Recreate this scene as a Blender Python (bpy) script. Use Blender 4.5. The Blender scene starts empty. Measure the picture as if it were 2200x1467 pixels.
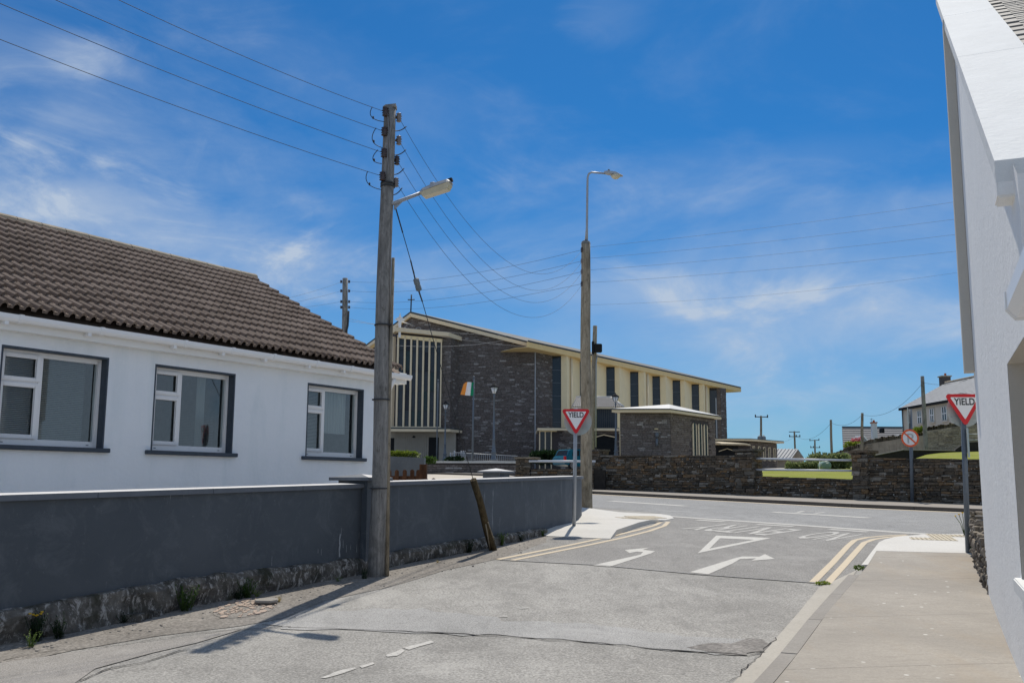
import bpy, bmesh, math, random
from mathutils import Vector, Matrix, noise
from mathutils.geometry import delaunay_2d_cdt
R = random.Random(7)
S = bpy.context.scene
C = S.collection
rad = math.radians

# ------------------------------------------------------------------ camera
F, CX, CY = 2100.0, 1100.0, 733.5
PITCH, ROLL = rad(8.32), rad(0.30)
CAM = Vector((0, 0, 1.6))
_fw = Vector((0, math.cos(PITCH), math.sin(PITCH)))
_u0 = Vector((0, -math.sin(PITCH), math.cos(PITCH)))
_r0 = Vector((1, 0, 0))
_rt = _r0 * math.cos(ROLL) + _u0 * math.sin(ROLL)
_up = _u0 * math.cos(ROLL) - _r0 * math.sin(ROLL)
cd = bpy.data.cameras.new('camera')
cam = bpy.data.objects.new('camera', cd)
C.objects.link(cam)
cam.matrix_world = Matrix(((_rt.x, _up.x, -_fw.x, CAM.x), (_rt.y, _up.y, -_fw.y, CAM.y), (_rt.z, _up.z, -_fw.z, CAM.z), (0, 0, 0, 1)))
cd.sensor_width = 36
cd.lens = F / 2200 * 36
cd.clip_start = 0.05
cd.clip_end = 9000
S.camera = cam
S.view_settings.view_transform = 'Standard'
S.view_settings.look = 'None'
S.view_settings.gamma = 1
S.view_settings.exposure = 0.0
S.view_settings.use_curve_mapping = False

# ------------------------------------------------------------------ sun and sky
SUN_AZ, SUN_EL = rad(11.6), rad(55.7)
sl = bpy.data.lights.new('sun', 'SUN')
sl.energy = 4.2
sl.angle = rad(0.53)
sl.color = (1.0, 0.93, 0.82)
so = bpy.data.objects.new('sun', sl)
C.objects.link(so)
_sd = Vector((math.sin(SUN_AZ) * math.cos(SUN_EL), math.cos(SUN_AZ) * math.cos(SUN_EL), math.sin(SUN_EL)))
so.rotation_euler = _sd.to_track_quat('Z', 'Y').to_euler()
so.location = _sd * 60

w = bpy.data.worlds.new('World')
S.world = w
w.use_nodes = True
nt = w.node_tree
for n in list(nt.nodes):
    nt.nodes.remove(n)
N = nt.nodes.new
L = nt.links.new
out = N('ShaderNodeOutputWorld')
bg = N('ShaderNodeBackground')
bg.inputs['Strength'].default_value = 0.125
sky = N('ShaderNodeTexSky')
sky.sky_type = 'NISHITA'
sky.sun_disc = False
sky.sun_elevation = SUN_EL
sky.sun_rotation = SUN_AZ
sky.altitude = 20
sky.air_density = 1.0
sky.dust_density = 0.3
sky.ozone_density = 3.0
tint = N('ShaderNodeMix')
tint.data_type = 'RGBA'
tint.blend_type = 'MULTIPLY'
tint.inputs[0].default_value = 1.0
tint.inputs[7].default_value = (0.10, 0.40, 0.66, 1)
L(sky.outputs[0], tint.inputs[6])
tc = N('ShaderNodeTexCoord')


def wmath(op, a, b=None, c=None):
    m = N('ShaderNodeMath')
    m.operation = op
    for i, v in enumerate((a, b, c)):
        if v is None:
            continue
        if isinstance(v, (int, float)):
            m.inputs[i].default_value = v
        else:
            L(v, m.inputs[i])
    return m.outputs[0]


def wnoise(scale, loc, nscale, detail, rough, dist, rot=(0, 0, 0)):
    mp = N('ShaderNodeMapping')
    mp.inputs['Location'].default_value = loc
    mp.inputs['Rotation'].default_value = rot
    mp.inputs['Scale'].default_value = scale
    L(tc.outputs['Generated'], mp.inputs['Vector'])
    nz = N('ShaderNodeTexNoise')
    nz.inputs['Scale'].default_value = nscale
    nz.inputs['Detail'].default_value = detail
    nz.inputs['Roughness'].default_value = rough
    nz.inputs['Distortion'].default_value = dist
    L(mp.outputs[0], nz.inputs['Vector'])
    return nz.outputs[0]


def wramp(v, a, b, to0=0.0, to1=1.0):
    m = N('ShaderNodeMapRange')
    m.interpolation_type = 'SMOOTHSTEP'
    L(v, m.inputs[0])
    m.inputs[1].default_value = a
    m.inputs[2].default_value = b
    m.inputs[3].default_value = to0
    m.inputs[4].default_value = to1
    return m.outputs[0]


big = wramp(wnoise((1, 1, 2.3), (3.1, 0.4, 1.7), 2.6, 8, 0.58, 0.5, (0, rad(14), 0)), 0.44, 0.74)
fine = wramp(wnoise((1, 0.8, 2.4), (1.2, 5.0, 0.2), 6.5, 10, 0.62, 0.7, (0, rad(-16), 0)), 0.40, 0.80)
rag = wnoise((1, 1, 1.9), (7.7, 1.1, 3.3), 6.0, 9, 0.58, 0.4, (0, rad(12), 0))
wisp = wmath('MULTIPLY', big, wmath('ADD', wmath('MULTIPLY', fine, 0.6), 0.5))


def wblob(px, py, ax, ay, tilt=0.0):
    """soft bank of cloud standing in the sky around one direction"""
    d = (_fw + _rt * (px - CX) / F - _up * (py - CY) / F).normalized()
    e1 = Vector((d.y, -d.x, 0)).normalized()
    e2 = d.cross(e1)
    e1, e2 = e1 * math.cos(tilt) + e2 * math.sin(tilt), e2 * math.cos(tilt) - e1 * math.sin(tilt)

    def dot(v):
        m = N('ShaderNodeVectorMath')
        m.operation = 'DOT_PRODUCT'
        L(tc.outputs['Generated'], m.inputs[0])
        m.inputs[1].default_value = v
        return m.outputs['Value']
    q = wmath('ADD', wmath('POWER', wmath('ABSOLUTE', wmath('DIVIDE', dot(e1), ax)), 2), wmath('POWER', wmath('ABSOLUTE', wmath('DIVIDE', dot(e2), ay)), 2))
    q = wmath('ADD', q, wmath('ADD', wmath('MULTIPLY', wmath('SUBTRACT', rag, 0.5), 1.7), wmath('MULTIPLY', wmath('SUBTRACT', 0.5, fine), 0.7)))
    f = wramp(q, -0.5, 1.25, 1.0, 0.0)
    return wmath('MULTIPLY', f, wramp(dot(d), 0.2, 0.5))


banks = None
for b in ((80, 440, 0.36, 0.064, 0.14, 0.85), (560, 535, 0.24, 0.050, 0.18, 0.50), (-100, 200, .3, .05, .1, .3), (200, 115, 0.06, 0.026, 0.0, 0.46), (1250, 620, 0.30, 0.035, 0.10, 0.50),
          (1850, 690, 0.28, 0.050, 0.0, 0.50), (1500, 370, 0.30, 0.035, -0.05, 0.16), (1900, 850, 0.4, 0.035, 0.0, 0.26), (800, 200, 0.3, 0.06, 0.25, 0.16), (1310, 25, .06, .04, 0, .26), (330, 330, .3, .03, .2, .2)):
    v = wmath('MULTIPLY', wblob(*b[:5]), b[5])
    banks = v if banks is None else wmath('ADD', banks, v)
# added broken cloud, masked out of the view, to brighten walls in shade
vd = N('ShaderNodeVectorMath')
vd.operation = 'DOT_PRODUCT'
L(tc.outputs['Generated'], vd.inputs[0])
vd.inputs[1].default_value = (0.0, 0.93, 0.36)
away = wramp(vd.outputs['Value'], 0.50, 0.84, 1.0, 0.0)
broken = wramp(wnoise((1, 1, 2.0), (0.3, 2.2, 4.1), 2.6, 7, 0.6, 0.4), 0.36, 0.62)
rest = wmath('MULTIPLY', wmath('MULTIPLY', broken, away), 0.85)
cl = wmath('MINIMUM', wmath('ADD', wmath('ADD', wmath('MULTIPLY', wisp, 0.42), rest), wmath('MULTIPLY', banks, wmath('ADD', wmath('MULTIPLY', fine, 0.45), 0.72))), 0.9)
sep = N('ShaderNodeSeparateXYZ')
L(tc.outputs['Generated'], sep.inputs[0])
haze = wmath('MULTIPLY', wramp(sep.outputs[2], -0.02, 0.34, 1.0, 0.0), 0.31)
cl = wmath('MINIMUM', wmath('ADD', cl, haze), 0.92)
cmix = N('ShaderNodeMix')
cmix.data_type = 'RGBA'
L(cl, cmix.inputs[0])
L(tint.outputs[2], cmix.inputs[6])
cmix.inputs[7].default_value = (3.95, 4.65, 5.65, 1)
L(cmix.outputs[2], bg.inputs['Color'])
L(bg.outputs[0], out.inputs['Surface'])


# ------------------------------------------------------------------ places on the land
def ray(px, py):
    return _fw + _rt * (px - CX) / F - _up * (py - CY) / F


def proj(p):
    d = Vector(p) - CAM
    z = d.dot(_fw)
    return CX + F * d.dot(_rt) / z, CY - F * d.dot(_up) / z


def smax(a, b, k):
    return 0.5 * (a + b + math.sqrt((a - b) ** 2 + k * k))


def smin(a, b, k):
    return -smax(-a, -b, k)


def sst(v):
    v = max(0.0, min(1.0, v))
    return v * v * (3 - 2 * v)


def g(x, y):
    p2 = 0.414 - 0.0114 * x + 0.02 * y + 0.6 * sst((3 - x) / 4) * sst((y - 33) / 12)
    z = smin(smax(0, -0.48 + 0.058 * y, 0.12), p2, 0.12)
    if y > 110:
        z = z - (y - 110) * 0.03
    return max(z, -14)


def G(px, py, dz=0.0):
    r = ray(px, py)
    f = lambda t: (CAM + r * t).z - g((CAM + r * t).x, (CAM + r * t).y) - dz
    hi = 1.0
    while f(hi) > 0 and hi < 500:
        hi *= 1.02
    lo = hi / 1.02
    for _ in range(40):
        m = (lo + hi) / 2
        if f(m) > 0:
            lo = m
        else:
            hi = m
    return CAM + r * hi


def atY(px, py, y):
    r = ray(px, py)
    return CAM + r * (y / r.y)


def atz(P, py):
    """height at which the upright through P meets the given line of sight"""
    lo, hi = -5.0, 60.0
    for _ in range(50):
        m = (lo + hi) / 2
        if proj((P[0], P[1], m))[1] > py:
            lo = m
        else:
            hi = m
    return lo


class Pl:
    """upright plane: along u, out along n (clockwise of u), up z"""
    def __init__(s, O, az):
        s.O = Vector((O[0], O[1], 0))
        a = rad(az)
        s.u = Vector((math.sin(a), math.cos(a), 0))
        s.n = Vector((s.u.y, -s.u.x, 0))

    def hit(s, px, py, d=0):
        r = ray(px, py)
        O = s.O + s.n * d
        t = ((O.x - CAM.x) * s.n.x + (O.y - CAM.y) * s.n.y) / (r.x * s.n.x + r.y * s.n.y)
        p = CAM + r * t
        return (p - s.O).dot(s.u), p.z

    def P(s, u, z, d=0):
        return Vector((s.O.x + s.u.x * u + s.n.x * d, s.O.y + s.u.y * u + s.n.y * d, z))


# ------------------------------------------------------------------ materials
MATS = {}


class NB:
    def __init__(s, name):
        s.m = bpy.data.materials.new(name)
        s.m.use_nodes = True
        s.t = s.m.node_tree
        s.b = s.t.nodes['Principled BSDF']
        MATS[name] = s.m
        s.geo = None

    def n(s, ty):
        return s.t.nodes.new(ty)

    def l(s, a, b):
        s.t.links.new(a, b)

    def pos(s, scale=(1, 1, 1), rot=(0, 0, 0), obj=False):
        if obj:
            g_ = s.n('ShaderNodeTexCoord')
            o = g_.outputs['Object']
        else:
            g_ = s.n('ShaderNodeNewGeometry')
            o = g_.outputs['Position']
        m = s.n('ShaderNodeMapping')
        m.inputs['Scale'].default_value = scale
        m.inputs['Rotation'].default_value = rot
        s.l(o, m.inputs[0])
        return m.outputs[0]

    def noise(s, scale, detail=6, rough=0.6, dist=0.0, sc=(1, 1, 1), rot=(0, 0, 0), obj=False):
        z = s.n('ShaderNodeTexNoise')
        z.inputs['Scale'].default_value = scale
        z.inputs['Detail'].default_value = detail
        z.inputs['Roughness'].default_value = rough
        z.inputs['Distortion'].default_value = dist
        s.l(s.pos(sc, rot, obj), z.inputs['Vector'])
        return z.outputs[0]

    def mr(s, v, a, b, c=0.0, d=1.0):
        m = s.n('ShaderNodeMapRange')
        s.l(v, m.inputs[0])
        for i, x in enumerate((a, b, c, d)):
            m.inputs[i + 1].default_value = x
        return m.outputs[0]

    def math(s, op, a, b=None):
        m = s.n('ShaderNodeMath')
        m.operation = op
        for i, v in enumerate((a, b)):
            if v is None:
                continue
            if isinstance(v, (int, float)):
                m.inputs[i].default_value = v
            else:
                s.l(v, m.inputs[i])
        return m.outputs[0]

    def mix(s, f, a, b, mode='MIX'):
        m = s.n('ShaderNodeMix')
        m.data_type = 'RGBA'
        m.blend_type = mode
        for i, v in ((0, f), (6, a), (7, b)):
            if isinstance(v, (int, float)):
                m.inputs[i].default_value = v
            elif isinstance(v, tuple):
                m.inputs[i].default_value = (v[0], v[1], v[2], 1)
            else:
                s.l(v, m.inputs[i])
        return m.outputs[2]

    def rnd(s):
        """one number for each separate piece, whether an object or an island of a joined mesh"""
        oi = s.n('ShaderNodeObjectInfo')
        ge = s.n('ShaderNodeNewGeometry')
        return s.math('FRACT', s.math('ADD', oi.outputs['Random'], ge.outputs['Random Per Island']))

    def bump(s, h, strength=0.3, dist=0.02):
        b = s.n('ShaderNodeBump')
        b.inputs['Strength'].default_value = strength
        b.inputs['Distance'].default_value = dist
        s.l(h, b.inputs['Height'])
        s.l(b.outputs[0], s.b.inputs['Normal'])

    def done(s, col, rough=0.85, spec=0.3, metal=0.0):
        if isinstance(col, tuple):
            s.b.inputs['Base Color'].default_value = (*col[:3], 1)
        else:
            s.l(col, s.b.inputs['Base Color'])
        if isinstance(rough, (int, float)):
            s.b.inputs['Roughness'].default_value = rough
        else:
            s.l(rough, s.b.inputs['Roughness'])
        s.b.inputs['Specular IOR Level'].default_value = spec
        s.b.inputs['Metallic'].default_value = metal
        return s.m


def plain(name, c, rough=0.6, var=0.12, scale=6, bump=0.0, bs=60, metal=0.0, spec=0.35, sc=(1, 1, 1), dirt=None):
    b = NB(name)
    k = tuple(x * (1 - var) for x in c)
    k2 = tuple(min(1, x * (1 + var)) for x in c)
    col = b.mix(b.mr(b.noise(scale, 8, 0.65, 0, sc), 0.3, 0.7), k, k2)
    if dirt:
        col = b.mix(b.mr(b.noise(dirt[1], 9, 0.7, 0.4, dirt[3] if len(dirt) > 3 else (1, 1, 1)), dirt[2], dirt[2] + 0.16), col, dirt[0])
    if bump:
        b.bump(b.noise(bs, 5, 0.6), bump, 0.01)
    return b.done(col, rough, spec, metal)


# asphalt of the side road: pale worn chippings
def asphalt(name, c1, c2, cs, patches):
    b = NB(name)
    base = b.mix(b.mr(b.noise(0.55, 6, 0.6, 0.3), 0.35, 0.65), c1, c2)
    streak = b.noise(1.1, 6, 0.6, 0.2, (1.6, 0.22, 1), (0, 0, rad(-27)))
    base = b.mix(b.mr(streak, 0.45, 0.72, 0.0, 0.55), base, patches)
    vo = b.n('ShaderNodeTexVoronoi')
    vo.inputs['Scale'].default_value = cs
    b.l(b.pos(), vo.inputs['Vector'])
    sp = b.mix(b.mr(vo.outputs['Distance'], 0.1, 0.75, 1.35, 0.62), (0, 0, 0), (1, 1, 1))
    gr = b.noise(cs * 0.8, 3, 0.7)
    v = b.math('MULTIPLY', b.mr(gr, 0.3, 0.70, 0.60, 1.42), b.mr(vo.outputs['Distance'], 0.1, 0.8, 1.18, 0.8))
    hue = b.n('ShaderNodeVectorMath')
    hue.operation = 'SCALE'
    b.l(base, hue.inputs[0])
    b.l(v, hue.inputs['Scale'])
    pit = b.noise(14, 8, 0.75, 0.5)
    col = b.mix(b.mr(pit, 0.60, 0.70, 0.0, 0.6), hue.outputs[0], tuple(x * 0.35 for x in c1))
    wear = b.noise(3.2, 8, 0.7, 0.8, (1.2, .5, 1), (0, 0, rad(-27)))
    col = b.mix(b.mr(wear, 0.50, 0.72, 0.0, 0.55), col, tuple(x * 0.62 for x in c1))
    col = b.mix(b.mr(b.noise(0.8, 7, 0.65, 0.5), 0.54, 0.70, 0.0, 0.35), col, tuple(min(1, x * 1.35) for x in c2))
    b.bump(b.math('ADD', gr, b.math('MULTIPLY', b.noise(9, 5, .6), 1.5)), 0.5, 0.012)
    return b.done(col, 0.92, 0.25)


M_OLD = asphalt('worn_asphalt', (0.275, 0.265, 0.246), (0.375, 0.362, 0.336), 52, (0.23, 0.221, 0.205))
M_NEW = asphalt('grey_asphalt', (0.255, 0.246, 0.232), (0.30, 0.29, 0.273), 60, (0.215, 0.208, 0.196))
M_MAIN = asphalt('main_road_asphalt', (0.265, 0.264, 0.258), (0.305, 0.303, 0.296), 60, (0.24, 0.238, 0.232))
M_VERGE = asphalt('gritty_verge', (0.205, 0.188, 0.168), (0.295, 0.274, 0.248), 34, (0.14, 0.127, 0.113))
M_VERGED = asphalt('broken_asphalt', (0.19, 0.178, 0.165), (0.28, 0.262, 0.242), 30, (0.13, 0.12, 0.11))
M_NEWD = asphalt('frayed_asphalt', (0.215, 0.21, 0.205), (0.28, 0.275, 0.268), 36, (0.17, 0.166, 0.16))
M_PATCH = asphalt('smooth_patch', (0.30, 0.283, 0.262), (0.33, 0.312, 0.29), 110, (0.27, 0.252, 0.235))
M_CEM = asphalt('cement_patch', (0.325, 0.32, 0.308), (0.385, 0.378, 0.365), 90, (0.305, 0.30, 0.29))
M_LIME = plain('lime_stain', (0.34, 0.365, 0.39), 0.9, 0.25, 30)
M_CRACK = plain('crack', (0.03, 0.027, 0.024), 0.95, 0.3)


def concrete(name, c, c2, spots=True, stain=None):
    b = NB(name)
    col = b.mix(b.mr(b.noise(0.9, 8, 0.6, 0.4), 0.3, 0.7), c, c2)
    col = b.mix(b.mr(b.noise(38, 6, 0.8), 0.38, 0.66, 0.0, 0.5), col, tuple(x * 0.66 for x in c))
    if stain:
        col = b.mix(b.mr(b.noise(0.7, 8, 0.65, 0.3, (1.8, .5, 1), (0, 0, rad(-23))), 0.50, 0.72, 0, 0.55), col, stain)
        col = b.mix(b.mr(b.noise(6, 9, 0.75, 0.4, (.7, 2.6, 1), (0, 0, rad(-67))), 0.5, 0.68, 0, 0.5), col, tuple(x * 0.78 for x in c))
    if spots:
        vo = b.n('ShaderNodeTexVoronoi')
        vo.inputs['Scale'].default_value = 5.5
        b.l(b.pos((1, 0.9, 1)), vo.inputs['Vector'])
        m = b.math('MULTIPLY', b.mr(vo.outputs['Distance'], 0.08, 0.13, 1, 0), b.mr(b.noise(1.3, 3, 0.5), 0.5, 0.56))
        col = b.mix(m, col, (0.62, 0.6, 0.56))
    b.bump(b.noise(55, 5, 0.7), 0.25, 0.008)
    return b.done(col, 0.9, 0.25)


M_PAVE = concrete('old_concrete', (0.31, 0.285, 0.25), (0.42, 0.385, 0.335), True, (0.34, 0.275, 0.20))
M_KERB = concrete('kerb_concrete', (0.27, 0.25, 0.225), (0.36, 0.34, 0.31), False)
M_CHAN = concrete('channel_concrete', (0.42, 0.39, 0.34), (0.50, 0.47, 0.415), False)
M_WHITE = concrete('fresh_concrete', (0.60, 0.58, 0.535), (0.66, 0.64, 0.60), False)
M_FARP = concrete('far_pavement', (0.29, 0.26, 0.225), (0.34, 0.31, 0.27), False)
M_DKERB = concrete('dark_kerb', (0.115, 0.10, 0.088), (0.15, 0.132, 0.115), False)
M_TACT = plain('buff_tactile', (0.55, 0.485, 0.37), 0.85, 0.08)
M_LINEW = plain('road_paint_white', (0.53, 0.515, 0.475), 0.85, 0.08, 30, dirt=((0.33, 0.32, 0.30), 34, 0.54))
M_LINEWW = plain('worn_paint_white', (0.49, 0.475, 0.44), 0.85, 0.1, 20, dirt=((0.28, 0.272, 0.258), 30, 0.50))
M_LINEY = plain('road_paint_yellow', (0.57, 0.48, 0.35), 0.85, 0.06, 30, dirt=((0.36, 0.32, 0.26), 30, 0.54))


def walls(name, c, dirt, bump=0.35, bs=28, streak=0.35, base=None):
    b = NB(name)
    col = b.mix(b.mr(b.noise(1.3, 7, 0.6, 0.2), 0.3, 0.7), tuple(x * 0.965 for x in c), c)
    col = b.mix(b.mr(b.noise(1.6, 8, 0.65, 0.3, (1.4, 1.4, 0.28)), 0.50, 0.80, 0, streak), col, dirt)
    h = b.math('ADD', b.noise(bs, 6, 0.65), b.math('MULTIPLY', b.noise(5, 5, 0.6), 1.2))
    b.bump(h, bump, 0.02)
    return b.done(col, 0.85, 0.3)


M_RENDER = walls('white_render', (0.86, 0.90, 0.94), (0.66, 0.74, 0.78), 0.45, 22, 0.75)
M_RHOUSE = walls('white_roughcast', (0.89, 0.89, 0.875), (0.80, 0.80, 0.785), 0.4, 24, 0.5)
M_COPE_W = plain('white_coping', (0.73, 0.74, 0.73), 0.85, 0.05, 2.2, bump=0.7, bs=14, dirt=((0.45, 0.42, 0.38), 13, 0.655))
M_QUOIN = walls('cream_quoin', (0.58, 0.545, 0.48), (0.48, 0.45, 0.40), 0.2, 24, 0.4)


def darkwall():
    b = NB('slate_grey_paint')
    col = b.mix(b.mr(b.noise(0.8, 8, 0.6, 0.3), 0.3, 0.7), (0.056, 0.069, 0.084), (0.080, 0.094, 0.110))
    col = b.mix(b.mr(b.noise(2.2, 9, 0.78, 0.7), 0.50, 0.72, 0, 0.7), col, (0.125, 0.142, 0.16))
    st = b.noise(5.5, 6, 0.7, 0.2, (1, 1, 0.12))
    reg = b.noise(0.55, 3, 0.5, 0, (1, 1, 0.4))
    col = b.mix(b.math('MULTIPLY', b.mr(st, 0.60, 0.70), b.mr(reg, 0.50, 0.60, 0, 0.75)), col, (0.34, 0.37, 0.40))
    col = b.mix(b.mr(b.noise(6, 9, 0.85, 0.5, (1, 1, .8)), 0.60, 0.67, 0, 0.5), col, (0.20, 0.215, 0.23))
    b.bump(b.noise(18, 6, 0.65), 0.3, 0.012)
    return b.done(col, 0.62, 0.4)


M_DWALL = darkwall()
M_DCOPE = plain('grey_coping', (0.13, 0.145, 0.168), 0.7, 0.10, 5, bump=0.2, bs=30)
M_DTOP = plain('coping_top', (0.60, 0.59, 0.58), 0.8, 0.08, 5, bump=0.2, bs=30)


def plinth():
    b = NB('rough_plinth')
    n1 = b.noise(3.2, 9, 0.72, 0.6)
    col = b.mix(b.mr(n1, 0.34, 0.66), (0.045, 0.042, 0.036), (0.21, 0.195, 0.172))
    col = b.mix(b.mr(b.noise(13, 9, 0.8, 0.5, (1, 1, .6)), 0.515, 0.60, 0, 0.95), col, (0.52, 0.50, 0.47))
    col = b.mix(b.mr(b.noise(2.3, 5, 0.6), 0.54, 0.66, 0, 0.8), col, (0.035, 0.038, 0.022))
    b.bump(b.math('ADD', b.noise(7, 9, 0.75, 0.5), b.math('MULTIPLY', n1, 1.5)), 0.9, 0.05)
    return b.done(col, 0.95, 0.2)


M_PLINTH = plinth()


def rubble(name, ramp, lichen=0.66):
    b = NB(name)
    r = b.rnd()
    cr = b.n('ShaderNodeValToRGB')
    cr.color_ramp.interpolation = 'LINEAR'
    e = cr.color_ramp.elements
    e[0].color = (*ramp[0], 1)
    e[1].color = (*ramp[-1], 1)
    for i, c in enumerate(ramp[1:-1]):
        q = e.new((i + 1) / (len(ramp) - 1))
        q.color = (*c, 1)
    b.l(r, cr.inputs[0])
    nz = b.noise(7, 8, 0.7, 0.3, (1, 1, 2.2))
    v = b.n('ShaderNodeVectorMath')
    v.operation = 'SCALE'
    b.l(cr.outputs[0], v.inputs[0])
    b.l(b.mr(nz, 0.28, 0.72, 0.35, 1.65), v.inputs['Scale'])
    col = b.mix(b.mr(b.noise(9, 6, 0.6), lichen, lichen + 0.03), v.outputs[0], (0.40, 0.40, 0.38))
    b.bump(b.noise(16, 8, 0.75), 0.7, 0.03)
    return b.done(col, 0.93, 0.2)


M_RUB = rubble('dark_rubble_stone', [(0.060, 0.050, 0.038), (0.115, 0.092, 0.068), (0.145, 0.112, 0.080), (0.085, 0.078, 0.066), (0.105, 0.078, 0.052), (0.20, 0.13, 0.07), (0.095, 0.085, 0.07), (0.055, 0.048, 0.040), (0.15, 0.135, 0.112), (0.24, 0.22, 0.19)], 0.64)
M_MORT = plain('wall_core', (0.028, 0.025, 0.022), 0.95, 0.3)
M_PALERUB = rubble('pale_rubble_stone', [(0.20, 0.17, 0.13), (0.36, 0.31, 0.24), (0.27, 0.24, 0.195), (0.42, 0.36, 0.27)], 0.78)
M_DRY = rubble('dry_stone', [(0.12, 0.10, 0.08), (0.22, 0.19, 0.15), (0.16, 0.14, 0.12), (0.28, 0.24, 0.19)], 0.66)
M_CHST = rubble('church_stone', [(0.125, 0.108, 0.100), (0.155, 0.136, 0.128), (0.135, 0.112, 0.102), (0.19, 0.17, 0.162), (0.14, 0.118, 0.108), (0.17, 0.152, 0.145), (0.13, 0.114, 0.106), (0.36, 0.34, 0.33)], 0.80)
M_CHBR = rubble('church_brown_stone', [(0.150, 0.122, 0.104), (0.185, 0.152, 0.130), (0.165, 0.134, 0.116), (0.23, 0.195, 0.17), (0.17, 0.138, 0.122)], 0.82)
M_CHCORE = plain('church_mortar', (0.07, 0.06, 0.06), 0.95, 0.2)
M_CREAM = plain('cream_render', (0.90, 0.76, 0.49), 0.8, 0.05, 1.2, bump=0.1, bs=10, dirt=((0.70, 0.62, 0.44), 0.9, 0.60, (1.5, 1.5, .3)))
M_CREAM2 = plain('cream_trim', (0.76, 0.635, 0.445), 0.75, 0.05, 2)
M_YEL = plain('ochre_fascia', (0.82, 0.60, 0.29), 0.7, 0.05, 1.5, dirt=((0.75, 0.6, 0.36), 1.2, 0.62))
M_GREYREND = plain('ribbed_concrete', (0.33, 0.305, 0.26), 0.85, 0.08, 2, dirt=((0.2, .19, .17), 1.5, .6, (1, 1, .2)))
M_ROOFDK = plain('dark_roofing', (0.055, 0.065, 0.07), 0.7, 0.12, 1)
M_ROOFPALE = plain('pale_metal_roof', (0.55, 0.545, 0.52), 0.55, 0.10, 1.3, dirt=((0.38, .36, .32), 1.4, .58))
M_PLASTER = plain('mortar_face', (0.34, 0.29, 0.225), 0.9, 0.18, 2, dirt=((0.17, .145, .11), 2.5, .5, (1, 1, .2)))


def glassy(name, tint, rough=0.05, trans=0.0):
    b = NB(name)
    m = b.done(tint, rough, 0.5)
    if trans:
        tr = b.n('ShaderNodeBsdfTransparent')
        tr.inputs[0].default_value = (0.80, 0.86, 0.86, 1)
        gl = b.n('ShaderNodeBsdfGlossy')
        gl.inputs['Roughness'].default_value = 0.02
        gl.inputs['Color'].default_value = (0.62, 0.68, 0.70, 1)
        lw_ = b.n('ShaderNodeLayerWeight')
        lw_.inputs['Blend'].default_value = 0.5
        fz = b.math('ADD', b.math('MULTIPLY', b.math('POWER', lw_.outputs['Facing'], 3.0), 0.9), 0.17)
        mx = b.n('ShaderNodeMixShader')
        b.l(fz, mx.inputs[0])
        b.l(tr.outputs[0], mx.inputs[1])
        b.l(gl.outputs[0], mx.inputs[2])
        b.l(mx.outputs[0], b.t.nodes['Material Output'].inputs['Surface'])
    return m


M_GLASS = glassy('window_glass', (0.02, 0.03, 0.035), 0.03, 1)
M_CHGLASS = glassy('dark_church_glass', (0.018, 0.024, 0.03), 0.12)
M_BLACK = plain('dark_interior', (0.012, 0.013, 0.015), 0.9, 0.2)
M_ROOM = plain('room_wall', (0.28, 0.28, 0.26), 0.9, 0.2)
M_BLIND = plain('blind_slats', (0.50, 0.52, 0.50), 0.5, 0.05)
M_CURT = plain('net_curtain', (0.42, 0.45, 0.45), 0.9, 0.12, 9, sc=(1, 1, 0.05))
M_PVC = plain('white_upvc', (0.86, 0.86, 0.86), 0.35, 0.02, 3)
M_PVCF = plain('white_fascia', (0.85, 0.84, 0.81), 0.4, 0.04, 2)
M_TRIM = plain('navy_grey_paint', (0.052, 0.068, 0.090), 0.55, 0.15, 8)


def tilemat():
    b = NB('concrete_tile')
    r = b.rnd()
    a = b.mix(r, (0.150, 0.113, 0.090), (0.262, 0.206, 0.170))
    a = b.mix(b.mr(b.noise(2.2, 8, 0.7), 0.35, 0.7, 0, 0.6), a, (0.20, 0.155, 0.125))
    a = b.mix(b.mr(b.noise(38, 6, 0.75), 0.60, 0.70, 0, 0.5), a, (0.36, 0.33, 0.28))
    a = b.mix(b.mr(b.noise(21, 6, 0.7, 0.3), 0.64, 0.70, 0, 0.6), a, (0.07, 0.055, 0.045))
    b.bump(b.noise(60, 5, 0.7), 0.4, 0.008)
    return b.done(a, 0.92, 0.2)


M_TILE = tilemat()
M_RIDGE = plain('ridge_tile', (0.30, 0.25, 0.185), 0.9, 0.25, 4, bump=.3, dirt=((0.42, 0.20, 0.05), 5, 0.66))


def woodmat(name, c1, c2, dk):
    b = NB(name)
    n1 = b.noise(3.5, 9, 0.72, 0.3, (6, 6, 0.45))
    col = b.mix(b.mr(n1, 0.36, 0.64), c1, c2)
    col = b.mix(b.mr(b.noise(2.2, 7, 0.7, 0.6, (1.5, 1.5, 0.7)), 0.48, 0.62, 0, 0.55), col, tuple(x * 0.45 for x in c1))
    col = b.mix(b.mr(b.noise(30, 6, 0.8, 0.3, (1, 1, .25)), 0.56, 0.66, 0, 0.7), col, dk)
    col = b.mix(b.mr(b.noise(6, 9, 0.8, 0.6, (2.6, 2.6, 0.55)), 0.57, 0.66, 0, 0.85), col, dk)
    b.bump(b.noise(7, 9, 0.75, 0.2, (5, 5, 0.3)), 0.9, 0.02)
    return b.done(col, 0.9, 0.2)


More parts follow.
